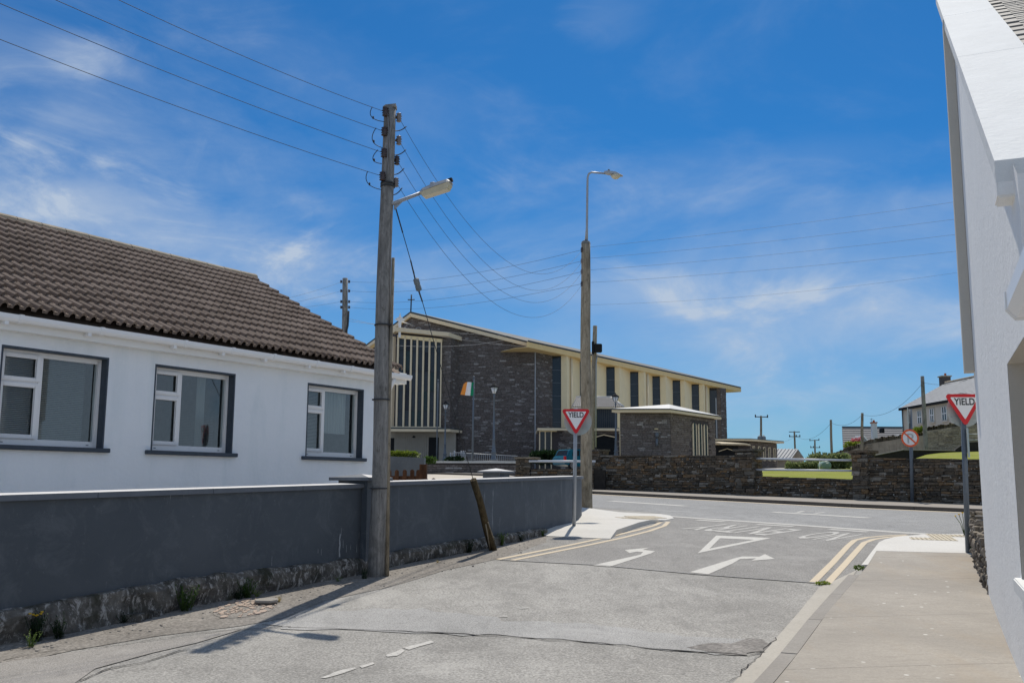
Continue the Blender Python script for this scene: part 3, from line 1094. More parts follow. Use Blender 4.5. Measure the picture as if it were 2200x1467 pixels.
def tiles(parent, quad, zf, dz, n_=None):
    """blister tiles of 0.4 m inside a quadrilateral on the ground"""
    P = [Vector((p.x, p.y)) for p in quad]
    ux = (P[1] - P[0]).normalized()
    uy = Vector((-ux.y, ux.x))
    proto = None
    m = MB()
    s_ = 0.192
    m.box8([Vector((a * s_, b * s_, -0.01)) for a, b in ((-1, -1), (1, -1), (1, 1), (-1, 1))] + [Vector((a * s_, b * s_, 0.004)) for a, b in ((-1, -1), (1, -1), (1, 1), (-1, 1))])
    for i in range(5):
        for j in range(5):
            x, y = -0.152 + i * 0.076, -0.152 + j * 0.076
            r = 0.022
            m.poly([(x - r, y - r * .6, .004), (x - r * .4, y - r * .6, .010), (x + r * .4, y - r * .6, .010), (x + r, y - r * .6, .004)])
            m.poly([(x - r * .5, y - r * .5, .0105), (x + r * .5, y - r * .5, .0105), (x + r * .5, y + r * .5, .0105), (x - r * .5, y + r * .5, .0105)])

    def inside(p):
        s0 = None
        for i in range(len(P)):
            a, b = P[i], P[(i + 1) % len(P)]
            c = (b - a).x * (p - a).y - (b - a).y * (p - a).x
            if s0 is None:
                s0 = c > 0
            elif (c > 0) != s0:
                return False
        return True
    cx = sum((p for p in P), Vector((0, 0))) / len(P)
    k = 0
    for i in range(-14, 15):
        for j in range(-10, 11):
            p = cx + ux * i * 0.4 + uy * j * 0.4
            if not inside(p):
                continue
            if proto is None:
                o = proto = m.build('tactile_tile', M_TACT, parent, origin=(0, 0, 0))
                me = o.data
                # built round its own centre
            else:
                o = proto.copy()
                C.objects.link(o)
            z = zf(p.x, p.y)
            dx = (zf(p.x + ux.x * .2, p.y + ux.y * .2) - zf(p.x - ux.x * .2, p.y - ux.y * .2)) / .4
            dy = (zf(p.x + uy.x * .2, p.y + uy.y * .2) - zf(p.x - uy.x * .2, p.y - uy.y * .2)) / .4
            X = Vector((ux.x, ux.y, dx)).normalized()
            Yv = Vector((uy.x, uy.y, dy)).normalized()
            Z = X.cross(Yv).normalized()
            mt = Matrix(((X.x, Yv.x, Z.x), (X.y, Yv.y, Z.y), (X.z, Yv.z, Z.z))).to_4x4()
            mt.translation = Vector((p.x, p.y, z + dz))
            o.matrix_local = mt
            k += 1


tiles(pave, [G(1961, 1157.6, H), G(2051, 1160.5, H), G(2085, 1149.8, H), G(1991, 1149.8, H)], g, H + 0.006)
tiles(leftp, [G(1327, 1104.5, .08), G(1381, 1114, .08), G(1425, 1108.5, .05), G(1374, 1102, .08)], h2, 0.006)

# ---- far pavement with its kerb
kt = [G(*p, .12) for p in ((1275, 1055), (1560, 1070), (1830, 1083.5), (2110, 1096))]
fp = bpy.data.objects.new('far_pavement', None)
C.objects.link(fp)
fp['kind'] = 'structure'
fk = [kL] + kb + [kR]
noff = Vector((-kdir.y, kdir.x, 0))
noff = noff if noff.y > 0 else -noff
kin2 = [p + noff * 0.14 for p in fk]
sheet('pavement_slab', kin2 + [W.P(60, 0, -0.3), W.P(-26, 0, -0.3)], M_FARP, 0.12, fp, None, skirt=.1)
P = densify([Vector((p.x, p.y)) for p in fk], 1.8, False)
for a, b in zip(P, P[1:]):
    if b.x > 30:
        continue
    t = (b - a).normalized()
    a2, b2 = a + t * 0.006, b - t * 0.006
    nn = Vector((noff.x, noff.y)) * 0.14
    q = [a2, b2, b2 + nn, a2 + nn]
    m = MB()
    m.box8([Vector((p.x, p.y, g(*p) - .1)) for p in q] + [Vector((p.x, p.y, g(*p) + .12)) for p in q])
    m.build('kerb_stone', M_DKERB, fp, bevel=0.008)


# =================================================================== LAND BEYOND THE STONE WALL
def yard(x, y):
    d = Vector((x - W.O.x, y - W.O.y))
    t = d.x * W.u.x + d.y * W.u.y
    s = -(d.x * W.n.x + d.y * W.n.y) if W.n.y < 0 else d.x * W.n.x + d.y * W.n.y
    rb_ = sst((t - 13.5 + s * 0.5) / 4.0)
    z = 1.80 + 0.036 * min(max(s, 0), 34) + rb_ * (0.50 + 0.017 * min(max(s, 0), 60))
    far = max(0, s - 62)
    return max(z - far * 0.05, -12)


sgn = -1 if W.n.y < 0 else 1
lo_t = W.hit(1590, 1000)[0]


def strip(name, t0, t1, s0, s1, mat, dz=0.0, step=1.2):
    m = MB()
    nt_ = max(2, int((t1 - t0) / step))
    ns_ = max(2, int((s1 - s0) / step))
    for j in range(ns_ + 1):
        for i in range(nt_ + 1):
            t = t0 + (t1 - t0) * i / nt_
            s = s0 + (s1 - s0) * j / ns_
            p = W.P(t, 0, sgn * s)
            m.v.append(Vector((p.x, p.y, yard(p.x, p.y) + dz)))
    for j in range(ns_):
        for i in range(nt_):
            k = j * (nt_ + 1) + i
            m.f.append((k, k + 1, k + nt_ + 2, k + nt_ + 1))
            m.sm.append(True)
    return m.build(name, mat, None, 'structure')


strip('lawn', lo_t - 13, 45, 0.32, 62, M_LAWN, 0, 1.0)
strip('churchyard', -34, lo_t - 13, 0.32, 62, M_YARD, 0, 1.5)
strip('field', -60, 110, 62, 160, M_FIELD, -0.02, 6)


# =================================================================== RUBBLE WALLS
def stone_mesh(name, mat, jit=0.16):
    m = MB()
    b = []
    for z in (0, 1):
        for a, c in ((0, 0), (1, 0), (1, 1), (0, 1)):
            b.append(Vector((a - .5 + R.uniform(-jit, jit) * .4, c - .5, z - .5 + R.uniform(-jit, jit) * .8)))
    # front face bulges
    k = [Vector(v) for v in b]
    m.v = k
    cx = Vector((R.uniform(-.15, .15), -0.5 - R.uniform(.05, .22), R.uniform(-.2, .2)))
    m.v.append(cx)
    m.f = [(0, 1, 8), (1, 5, 8), (5, 4, 8), (4, 0, 8), (1, 2, 6, 5), (3, 0, 4, 7), (4, 5, 6, 7), (0, 3, 2, 1)]
    m.sm = [False] * 8
    me = bpy.data.meshes.new(name)
    me.from_pydata(m.v, [], m.f)
    me.materials.append(mat)
    bm = bmesh.new()
    bm.from_mesh(me)
    bmesh.ops.recalc_face_normals(bm, faces=bm.faces)
    bmesh.ops.bevel(bm, geom=[e for e in bm.edges if e.calc_face_angle(0) > 0.9], offset=0.04, segments=1, affect='EDGES')
    bm.to_mesh(me)
    bm.free()
    return me


RUB_V = [stone_mesh('stone', M_RUB) for _ in range(14)]
PALE_V = [stone_mesh('stone', M_PALERUB) for _ in range(8)]
DRY_V = [stone_mesh('stone', M_DRY, .25) for _ in range(8)]


def joined_stones(name, lst, parent, variants, kind='stuff'):
    """lst of (matrix) -> one mesh"""
    m = MB()
    for me, mt in lst:
        k = len(m.v)
        m.v += [mt @ v.co for v in me.vertices]
        for p in me.polygons:
            m.f.append(tuple(k + i for i in p.vertices))
            m.sm.append(False)
    o = m.build(name, variants[0].materials[0], parent, kind)
    return o


def rubble_face(pl, u0, u1, zb, zt, d, out, variants, rows=(0.05, 0.135), lens=(0.10, 0.42), depth=0.12):
    """stones of a coursed rubble face; zb/zt functions of u. gives [(mesh, matrix, centre)]"""
    res = []
    zmin = min(zb(u0), zb(u1))
    zmax = max(zt(u0), zt(u1))
    z = zmin
    while z < zmax - 0.02:
        h = R.uniform(*rows)
        u = u0 + R.uniform(-0.2, 0)
        while u < u1:
            l = R.uniform(*lens) * (1.3 if h > .12 else 1)
            hh = h
            zo = 0
            if h > 0.11 and R.random() < 0.3:
                hh = h / 2
                a, b = max(u, u0), min(u + l, u1)
                if b - a > .05:
                    res.append((a, b, z + hh, hh))
            a, b = max(u, u0), min(u + l, u1)
            if b - a > .05:
                res.append((a, b, z, hh))
            u += l
        z += h
    out_l = []
    X = pl.u
    Yv = -pl.n * out
    for a, b, zc, hh in res:
        um = (a + b) / 2
        top = zt(um)
        if zc + hh * .5 > top or zc + hh < zb(um):
            continue
        hh = min(hh, top - zc + .005)
        pr = R.uniform(-0.025, 0.035)
        c = pl.P(um, zc + hh / 2, d + out * (pr - depth / 2))
        mt = Matrix(((X.x * (b - a - .014), Yv.x * depth, 0, c.x), (X.y * (b - a - .014), Yv.y * depth, 0, c.y), (0, 0, hh - .012, c.z), (0, 0, 0, 1)))
        out_l.append((R.choice(variants), mt, c))
    return out_l


def place_stones(lst, parent, variants, limit):
    lst = sorted(lst, key=lambda s: (s[2] - CAM).length / max(1e-3, (s[1].to_scale().x * s[1].to_scale().z) ** .5))
    vis = []
    rest = []
    for s in lst:
        px, py = proj(s[2])
        (vis if (-20 < px < 2120 and len(vis) < limit) else rest).append(s)
    org = root_of(parent)
    for me, mt, c in vis:
        o = bpy.data.objects.new('stone', me)
        C.objects.link(o)
        o.parent = parent
        m2 = mt.copy()
        m2.translation = mt.translation - org
        o.matrix_local = m2
    if rest:
        joined_stones('stonework', [(me, mt) for me, mt, c in rest], parent, variants)


OUT = -sgn          # towards the road
uu = lambda px, py=1050: W.hit(px, py)[0]
zz_ = lambda px, py: W.hit(px, py)[1]
swall = thing('stone_wall', 'long dark rubble stone boundary wall beyond the main road with a low railed gap', 'stone wall', W.P(uu(1620), 1.1))
def _gw(u, d=0.0):
    p = W.P(u, 0, d)
    return g(p.x, p.y) + 0.12


u_a, u_b, u_c, u_d = uu(1268), uu(1592), uu(1850), uu(2400)
# heights of the three stretches
z1a, z1b = zz_(1280, 978), zz_(1590, 978)
z2a, z2b = zz_(1617, 1022.5), zz_(1830, 1029)
z3a, z3b = zz_(1870, 983), zz_(2110, 986)
lin = lambda u, a, za, b, zb_: za + (zb_ - za) * (u - a) / (b - a)
top1 = lambda u: lin(u, uu(1280), z1a, uu(1590), z1b)
top2 = lambda u: lin(u, uu(1617), z2a, uu(1830), z2b)
top3 = lambda u: lin(u, uu(1870), z3a, uu(2110), z3b)
T = 0.42
core = MB()
for a, b, tf in ((u_a, u_b + .3, top1), (u_b + .3, u_c - .3, top2), (u_c - .3, u_d, top3)):
    n_ = max(1, int((b - a) / 2))
    for i in range(n_):
        x0, x1 = a + (b - a) * i / n_, a + (b - a) * (i + 1) / n_
        q0, q1 = sorted((0.03 * -OUT, T * -OUT))
        core.box(W, x0, x1, min(_gw(x0), _gw(x1)) - .3, 0, q0, q1, (tf(x0) - .05, tf(x1) - .05))
core.build('wall_core', M_MORT, swall)
st = []
st += rubble_face(W, u_a, u_b, lambda u: _gw(u) - .05, lambda u: top1(u) - .07, 0, OUT, RUB_V)
st += rubble_face(W, u_b, u_c, lambda u: _gw(u) - .05, lambda u: top2(u) - .06, 0, OUT, RUB_V)
st += rubble_face(W, u_c, uu(2150), lambda u: _gw(u) - .05, lambda u: top3(u) - .07, 0, OUT, RUB_V)
# flat copes along the tops
cop = []
for a, b, tf in ((u_a, u_b - .1, top1), (u_b + .35, u_c - .35, top2), (u_c + .3, uu(2200), top3)):
    u = a
    while u < b:
        l = R.uniform(.35, .9)
        v = min(u + l, b)
        q0, q1 = sorted((OUT * R.uniform(.0, .05), -OUT * (T + .03)))
        m = MB()
        m.box(W, u + .008, v - .008, tf(u) - .075, 0, q0, q1, (tf(u) + R.uniform(-.01, .01), tf(v) + R.uniform(-.01, .01)))
        m.build('cope_stone', M_RUB, swall, bevel=0.012)
        u = v
# the two broad piers either side of the railed gap, and the small one by the tall pole
piers = []
for pa, pb, ptop, capo in ((1583, 1623, 964, .07), (1834, 1868, 967, .08), (1268, 1291, 965, .05)):
    ua, ub = uu(pa), uu(pb)
    zt_ = zz_((pa + pb) / 2, ptop)
    m = MB()
    q0, q1 = sorted((OUT * .03, -OUT * .55))
    m.box(W, ua + .03, ub - .03, _gw(ua) - .3, zt_ - .12, q0, q1)
    m.build('pier_core', M_MORT, swall)
    m = MB()
    q0, q1 = sorted((OUT * (.08 + capo), -OUT * (.6 + capo)))
    m.box(W, ua - capo, ub + capo, zt_ - .10, zt_, q0, q1)
    m.build('pier_cap', M_RUB, swall, bevel=0.02)
    st += rubble_face(W, ua, ub, lambda u: _gw(u) - .05, lambda u, z=zt_: z - .10, OUT * .09, OUT, RUB_V, (.08, .2), (.2, .5))
    aw = W.n * -OUT
    for uq in (ub,):
        sp = Pl(W.P(uq, 0, OUT * .08), math.degrees(math.atan2(aw.x, aw.y)))
        so_ = 1 if sp.n.dot(W.u) > 0 else -1
        st += rubble_face(sp, 0, .62, lambda u, z=top2(uq): z - .15, lambda u, z=zt_: z - .10, 0, so_, RUB_V, (.08, .18), (.2, .4))
place_stones(st, swall, RUB_V, 298)
for y0, y1 in ((984.5, 988.5), (1008.5, 1010.8)):
    m = MB()
    a = W.P(uu(1612), zz_(1612, y0), OUT * -.12)
    b = W.P(uu(1838), zz_(1838, y1), OUT * -.12)
    m.tube([a, b], .042, 10)
    tag(m.build('steel_rail', M_RAIL, None, origin=a), ('upper' if y0 < 1000 else 'lower') + ' of two steel rails across the gap in the stone wall', 'rail', 'steel rails across the gap in the stone wall')

# far pillar, rail and low wall left of the tall pole
lw = thing('stone_gate_pier', 'square dark stone gate pier with flat slab cap left of the yield sign post', 'stone pier', W.P(uu(1125, 1000), 1.9))
GP = Pl(atY(1125, 1000, 46.0), 100)
gu = lambda x: GP.hit(x, 1000)[0]
gz = lambda x, y: GP.hit(x, y)[1]
m = MB()
m.box(GP, gu(1110), gu(1138), .8, gz(1120, 985), .0 + .03, -.7)
m.build('pier_core', M_MORT, lw)
m = MB()
m.box(GP, gu(1105), gu(1156), gz(1120, 985.5), gz(1120, 981.5), .15, -.95)
m.build('slab_cap', M_PALERUB, lw, bevel=0.02)
_n = GP.n.y < 0
GO = 1 if _n else -1
ls = rubble_face(GP, gu(1108), gu(1140), lambda u: 1.2, lambda u: gz(1120, 985.7), GO * .08, GO, RUB_V, (.07, .14), (.15, .4))
place_stones(ls, lw, RUB_V, 60)
lw2 = thing('low_stone_wall', 'low rubble stretch of wall under the pale rail left of the tall pole', 'stone wall', GP.P(gu(1200), 1.6))
m = MB()
m.box(GP, gu(1141), gu(1300), .9, 0, 0, -.4, (gz(1141, 1006), gz(1300, 1009)))
m.build('wall_core', M_MORT, lw2)
ls = rubble_face(GP, gu(1141), gu(1275), lambda u: 1.0, lambda u: gz(1200, 1008), GO * .06, GO, RUB_V, (.07, .15), (.2, .6))
place_stones(ls, lw2, RUB_V, 60)
m = MB()
m.tube([GP.P(gu(1137), gz(1137, 990.5), .1), GP.P(gu(1280), gz(1280, 991.5), .1)], .055, 8)
tag(m.build('steel_rail', M_RAIL, None, origin=GP.P(gu(1137), 2.6)), 'single pale steel rail running from the stone gate pier behind the left yield sign', 'rail')


# =================================================================== DARK GARDEN WALL ON THE LEFT
gwall = thing('garden_wall', 'slate grey painted garden wall on a rough stone plinth along the left side of the road', 'garden wall', G(400, 1308))
pf = [G(*p) for p in ((0, 1388), (200, 1350), (400, 1308), (600, 1268), (786, 1232), (850, 1216), (950, 1197), (1050, 1178), (1120, 1161), (1174, 1149))]
d0 = (pf[2] - pf[0]).normalized()
pf = [pf[0] - d0 * 5, pf[0] - d0 * 2.5] + pf


def offs(pts, dist):
    o = []
    for i, p in enumerate(pts):
        t = (pts[min(i + 1, len(pts) - 1)] - pts[max(i - 1, 0)])
        t = Vector((t.x, t.y, 0)).normalized()
        o.append(Vector((p.x, p.y, 0)) + Vector((-t.y, t.x, 0)) * dist)
    return o


wf = offs(pf, 0.10)
ext = [G(*p, .1) for p in ((1195, 1129.5), (1215, 1125.5), (1231, 1121), (1240, 1116), (1247, 1111.5), (1250, 1106))]
wf = wf[:-1] + [Vector((p.x, p.y, 0)) for p in ext]
# the wall bends round the corner and runs back to a second pier
e = wf[-1]
wf += [e + Vector((-.05, 1.2, 0)), e + Vector((-.40, 2.4, 0)), e + Vector((-1.1, 3.6, 0)), e + Vector((-1.9, 4.6, 0))]
TL = [(-400, 1078), (0, 1063), (780, 1038.9)]
TR = [(831, 1034.5), (1050, 1028.3), (1231, 1022.8), (1262, 1022.6)]


def itp(tab, x):
    if x <= tab[0][0]:
        a, b = tab[0], tab[1]
    else:
        for a, b in zip(tab, tab[1:]):
            if x <= b[0]:
                break
    return a[1] + (b[1] - a[1]) * (x - a[0]) / (b[0] - a[0])


def topz(p, left):
    """coping top above plan point"""
    px = proj((p.x, p.y, 1.5))[0]
    if px < -300 or p.y < 7:
        return 1.44
    return atz(p, itp(TL if left else TR, px))


k_split = 6       # left stretch ends at the pier by the pole
leftW = wf[:k_split + 1]
rightW = [leftW[-1].lerp(wf[k_split + 1], .6)] + wf[k_split + 1:]
ztab = {}
TW = 0.2
last_z = None
for seg, left in ((leftW, True), (rightW, False)):
    P = densify(seg, 0.35, False)
    back = offs(P, TW)
    zt_ = []
    zc = None
    for i, p in enumerate(P):
        if not left and p.y > e.y + .01:
            z = zc - 0.02 * (p - e).length * 0
        else:
            z = topz(p, left)
            zc = z
        zt_.append(z)
    m = MB()
    for i in range(len(P) - 1):
        a, b, c, d = P[i], P[i + 1], back[i + 1], back[i]
        zb0, zb1 = g(a.x, a.y) - .1, g(b.x, b.y) - .1
        z0, z1 = zt_[i] - .06, zt_[i + 1] - .06
        A = lambda v, z: Vector((v.x, v.y, z))
        m.poly([A(a, zb0), A(b, zb1), A(b, z1), A(a, z0)], True)
        m.poly([A(c, zb1), A(d, zb0), A(d, z0), A(c, z1)], True)
        m.poly([A(a, z0), A(b, z1), A(c, z1), A(d, z0)])
        if i in (0, len(P) - 2):
            q = (a, d, z0, zb0) if i == 0 else (b, c, z1, zb1)
            m.poly([A(q[0], q[3]), A(q[1], q[3]), A(q[1], q[2]), A(q[0], q[2])])
    bm_o = m.build('rendered_panel', M_DWALL, gwall)
    # coping slabs, about 0.9 m each
    fr, bk = offs(P, -0.045), offs(P, TW + .04)
    i = 0
    while i < len(P) - 1:
        j = min(i + (4 if left else 3), len(P) - 1)
        m = MB()
        for q in range(i, j):
            t = (P[q + 1] - P[q]).normalized() * .004
            s0 = t if q == i else t * 0
            s1 = t if q == j - 1 else t * 0
            m.box8([A(fr[q] + s0, zt_[q] - .058), A(fr[q + 1] - s1, zt_[q + 1] - .058), A(bk[q + 1] - s1, zt_[q + 1] - .058), A(bk[q] + s0, zt_[q] - .058),
                    A(fr[q] + s0, zt_[q]), A(fr[q + 1] - s1, zt_[q + 1]), A(bk[q + 1] - s1, zt_[q + 1] + .012), A(bk[q] + s0, zt_[q] + .012)])
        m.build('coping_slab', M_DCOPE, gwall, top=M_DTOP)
        m = MB()
        for q in range(i, j):
            m.poly([A(fr[q], zt_[q] + .003), A(fr[q + 1], zt_[q + 1] + .003), A(bk[q + 1], zt_[q + 1] + .015), A(bk[q], zt_[q] + .015)])
        i = j
    if left:
        zl_end = zt_[-1]
    else:
        wall_end = (P[-1], back[-1], zt_[-1])
# pale lime runs on the panel left of the pier
_p0, _p1 = wf[5], wf[6]
LRP = Pl(_p0, math.degrees(math.atan2((_p1 - _p0).x, (_p1 - _p0).y)))
_o = 1 if LRP.n.y < 0 or LRP.n.x > 0 else -1
panel = [o for o in gwall.children if o.name.startswith('rendered_panel')][0]
rr0 = random.Random(3)
runs = [(733, 1133, 1150, .9), (730, 1146, 1196, 4.2), (737, 1160, 1176, 1.2), (744, 1170, 1186, .9), (753, 1168, 1180, .8), (766, 1168, 1186, .9), (690, 1178, 1192, .8), (683, 1178, 1188, 1.0), (584, 1193, 1214, .9), (771, 1142, 1156, .6)]
for px, ya, yb, wpx in runs:
    ua_, z_a = LRP.hit(px, ya, .0)
    ub_, z_b = LRP.hit(px, yb, .0)
    ww_ = abs(LRP.hit(px + wpx, ya, 0)[0] - ua_) / 2
    q = MB()
    L_, Rr = [], []
    for k in range(9):
        f = k / 8
        z = z_a + (z_b - z_a) * f
        ww2 = ww_ * (.35 + .9 * f * (1 - f * .7)) * rr0.uniform(.6, 1.3)
        du_ = ww_ * .3 * math.sin(k * 1.7 + px)
        L_.append(LRP.P(ua_ - ww2 + du_, z, .004 * _o))
        Rr.append(LRP.P(ua_ + ww2 + du_, z, .004 * _o))
    for k in range(8):
        q.poly([L_[k], Rr[k], Rr[k + 1], L_[k + 1]])
    q.build('lime_run', M_LIME, panel)
# plinth: lumpy strip standing 10 cm proud
PT = [(0, 1316), (400, 1243), (600, 1221), (786, 1199), (850, 1187), (1000, 1161), (1100, 1146), (1174, 1136)]
m = MB()
P = densify([Vector((p.x, p.y, 0)) for p in pf], 0.07, False)
bk = offs(P, .13)
rows = []
for i, p in enumerate(P):
    px = proj((p.x, p.y, .3))[0]
    zt0 = atz(p, itp(PT, px)) if px > -100 else g(p.x, p.y) + .38
    zt0 = max(zt0, g(p.x, p.y) + .12) + noise.noise(Vector((p.x * 3, p.y * 3, 5))) * .03 + noise.noise(Vector((p.x * 11, p.y * 11, 5))) * .012
    t = (P[min(i + 1, len(P) - 1)] - P[max(i - 1, 0)]).normalized()
    nn = Vector((t.y, -t.x, 0))
    col = []
    zb = g(p.x, p.y) - .05
    for k in range(7):
        f = k / 6
        z = zb + (zt0 - zb) * f
        dd = noise.noise(Vector((p.x * 2.4, p.y * 2.4, z * 4))) * .045 + noise.noise(Vector((p.x * 8, p.y * 8, z * 9))) * .028 - (0.035 if k == 6 else 0) - (.05 * abs(noise.noise(Vector((p.x * 1.7, p.y * 1.7, 3)))) if k < 2 else 0)
        col.append(p + nn * dd + Vector((0, 0, z)))
    col.append(Vector((bk[i].x, bk[i].y, zt0 + .015)))
    rows.append(col)
kk = len(rows[0])
for c in rows:
    m.v += c
for i in range(len(rows) - 1):
    for j in range(kk - 1):
        m.f.append((i * kk + j, (i + 1) * kk + j, (i + 1) * kk + j + 1, i * kk + j + 1))
        m.sm.append(False)
m.build('plinth', M_PLINTH, gwall)
# pier beside the pole
pc = leftW[-1].lerp(rightW[0], .45)
pt = (rightW[0] - leftW[-1]).normalized()
paz = math.degrees(math.atan2(pt.x, pt.y))
PP = Pl(pc, paz)
zcap = atz(PP.P(-.35, 0, .15), 1025)
m = MB()
m.box(PP, -.24, .26, g(pc.x, pc.y) - .2, zcap - .045, .09, -.40)
m.build('pier', M_DWALL, gwall)
m = MB()
a = [PP.P(u, zcap - .045, d) for u, d in ((-.34, .17), (.34, .17), (.34, -.50), (-.34, -.50))]
b = [PP.P(u, zcap, d) for u, d in ((-.34, .17), (.34, .17), (.34, -.50), (-.34, -.50))]
m.box8(a + b)
ap = PP.P(0, zcap + .05, -.16)
for i in range(4):
    m.poly([b[i], b[(i + 1) % 4], ap])
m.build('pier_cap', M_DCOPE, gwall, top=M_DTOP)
# second pier where the wall runs out
q = wall_end[0]
P2_ = Pl((q.x, q.y), 120)
z2 = atz(P2_.P(0, 0, .2), 1011.5)
m = MB()
m.box(P2_, -.5, .05, g(q.x, q.y) - .2, z2 - .05, .25, -.30)
m.build('pier', M_DWALL, gwall)
m = MB()
cs = ((-.62, .35), (.15, .35), (.15, -.42), (-.62, -.42))
a = [P2_.P(u, z2 - .05, d) for u, d in cs]
b = [P2_.P(u, z2, d) for u, d in cs]
m.box8(a + b)
for i in range(4):
    m.poly([b[i], b[(i + 1) % 4], P2_.P(-.23, z2 + .08, -.03)])
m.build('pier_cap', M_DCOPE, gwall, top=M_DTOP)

# =================================================================== WHITE BUNGALOW ON THE LEFT
HP = Pl(atY(220, 850, 13.0), 32.5)
house = thing('bungalow', 'white rendered bungalow with brown tiled roof and three windows behind the slate grey wall', 'house', HP.P(2, 0.6))
UE = 5.93           # right-hand end of the front wall
UL = -6.0
EZ = 3.60           # gutter top
hw = [(-1.40, 0.045, 2.045, 3.235), (0.825, 2.248, 2.045, 3.232), (3.845, 5.215, 2.045, 3.240)]
m = MB()
us = [UL] + [x for w_ in hw for x in w_[:2]] + [UE]
Z0, ZT = 0.2, 3.52
for i in range(0, len(us), 2):
    m.poly([HP.P(us[i], Z0), HP.P(us[i + 1], Z0), HP.P(us[i + 1], ZT), HP.P(us[i], ZT)])
for a, b, s_, t_ in hw:
    m.poly([HP.P(a, Z0), HP.P(b, Z0), HP.P(b, s_), HP.P(a, s_)])
    m.poly([HP.P(a, t_), HP.P(b, t_), HP.P(b, ZT), HP.P(a, ZT)])
RD = -3.9           # ridge set back
RZ = 5.86
DEP = -7.8
# gable end and back
m.poly([HP.P(UE, Z0), HP.P(UE, ZT), HP.P(UE, RZ - .1, RD), HP.P(UE, ZT, DEP), HP.P(UE, Z0, DEP)])
m.poly([HP.P(UL, Z0, DEP), HP.P(UE, Z0, DEP), HP.P(UE, ZT, DEP), HP.P(UL, ZT, DEP)])
m.poly([HP.P(UL, Z0), HP.P(UL, ZT), HP.P(UL, RZ - .1, RD), HP.P(UL, ZT, DEP), HP.P(UL, Z0, DEP)])
m.build('wall', M_RENDER, house)
m = MB()
m.box(HP, UL - .2, UE + .10, ZT - .10, ZT + .05, 0.004, .17)
m.build('fascia', M_PVCF, house)
m = MB()
k_ = 0
gutter = []
uu0 = UL - .2
while uu0 < UE + .16:
    pass
    break
# half round gutter in lengths with unions
g_o = None
prof = [(.175, EZ), (.18, EZ - .05), (.20, EZ - .082), (.235, EZ - .095), (.27, EZ - .082), (.288, EZ - .05), (.292, EZ), (.280, EZ), (.276, EZ - .045), (.26, EZ - .07), (.235, EZ - .08), (.208, EZ - .07), (.192, EZ - .045), (.187, EZ)]
m.prism([HP.P(UL - .2, z, d) for d, z in prof], HP.u * (UE + .32 - UL + .2))
g_o = m.build('gutter', M_PVC, house)
for px in (38, 215, 397, 500, 590, 683, 757):
    u = HP.hit(px, 740, .29)[0]
    m = MB()
    pr2 = [(.170, EZ + .006), (.172, EZ - .05), (.195, EZ - .090), (.235, EZ - .104), (.275, EZ - .090), (.297, EZ - .05), (.300, EZ + .006)]
    m.prism([HP.P(u, z, d) for d, z in pr2], HP.u * .055)
    m.build('gutter_union', M_PVC, g_o)
    m = MB()
    m.box(HP, u - .16, u - .11, EZ - .13, EZ - .07, .172, .26)
    m.build('gutter_bracket', M_PVC, g_o)
m = MB()
m.tube([HP.P(UE - .12, EZ - .1, .23), HP.P(UE - .12, EZ - .22, .16), HP.P(UE - .14, EZ - .45, .05), HP.P(UE - .14, .5, .05)], .035, 10)
m.build('downpipe', M_PVC, house)
m = MB()
m.box(HP, UE + .101, UE + .30, EZ - .16, EZ + .04, .17, -.05)
m.build('barge_end', M_PVCF, house)
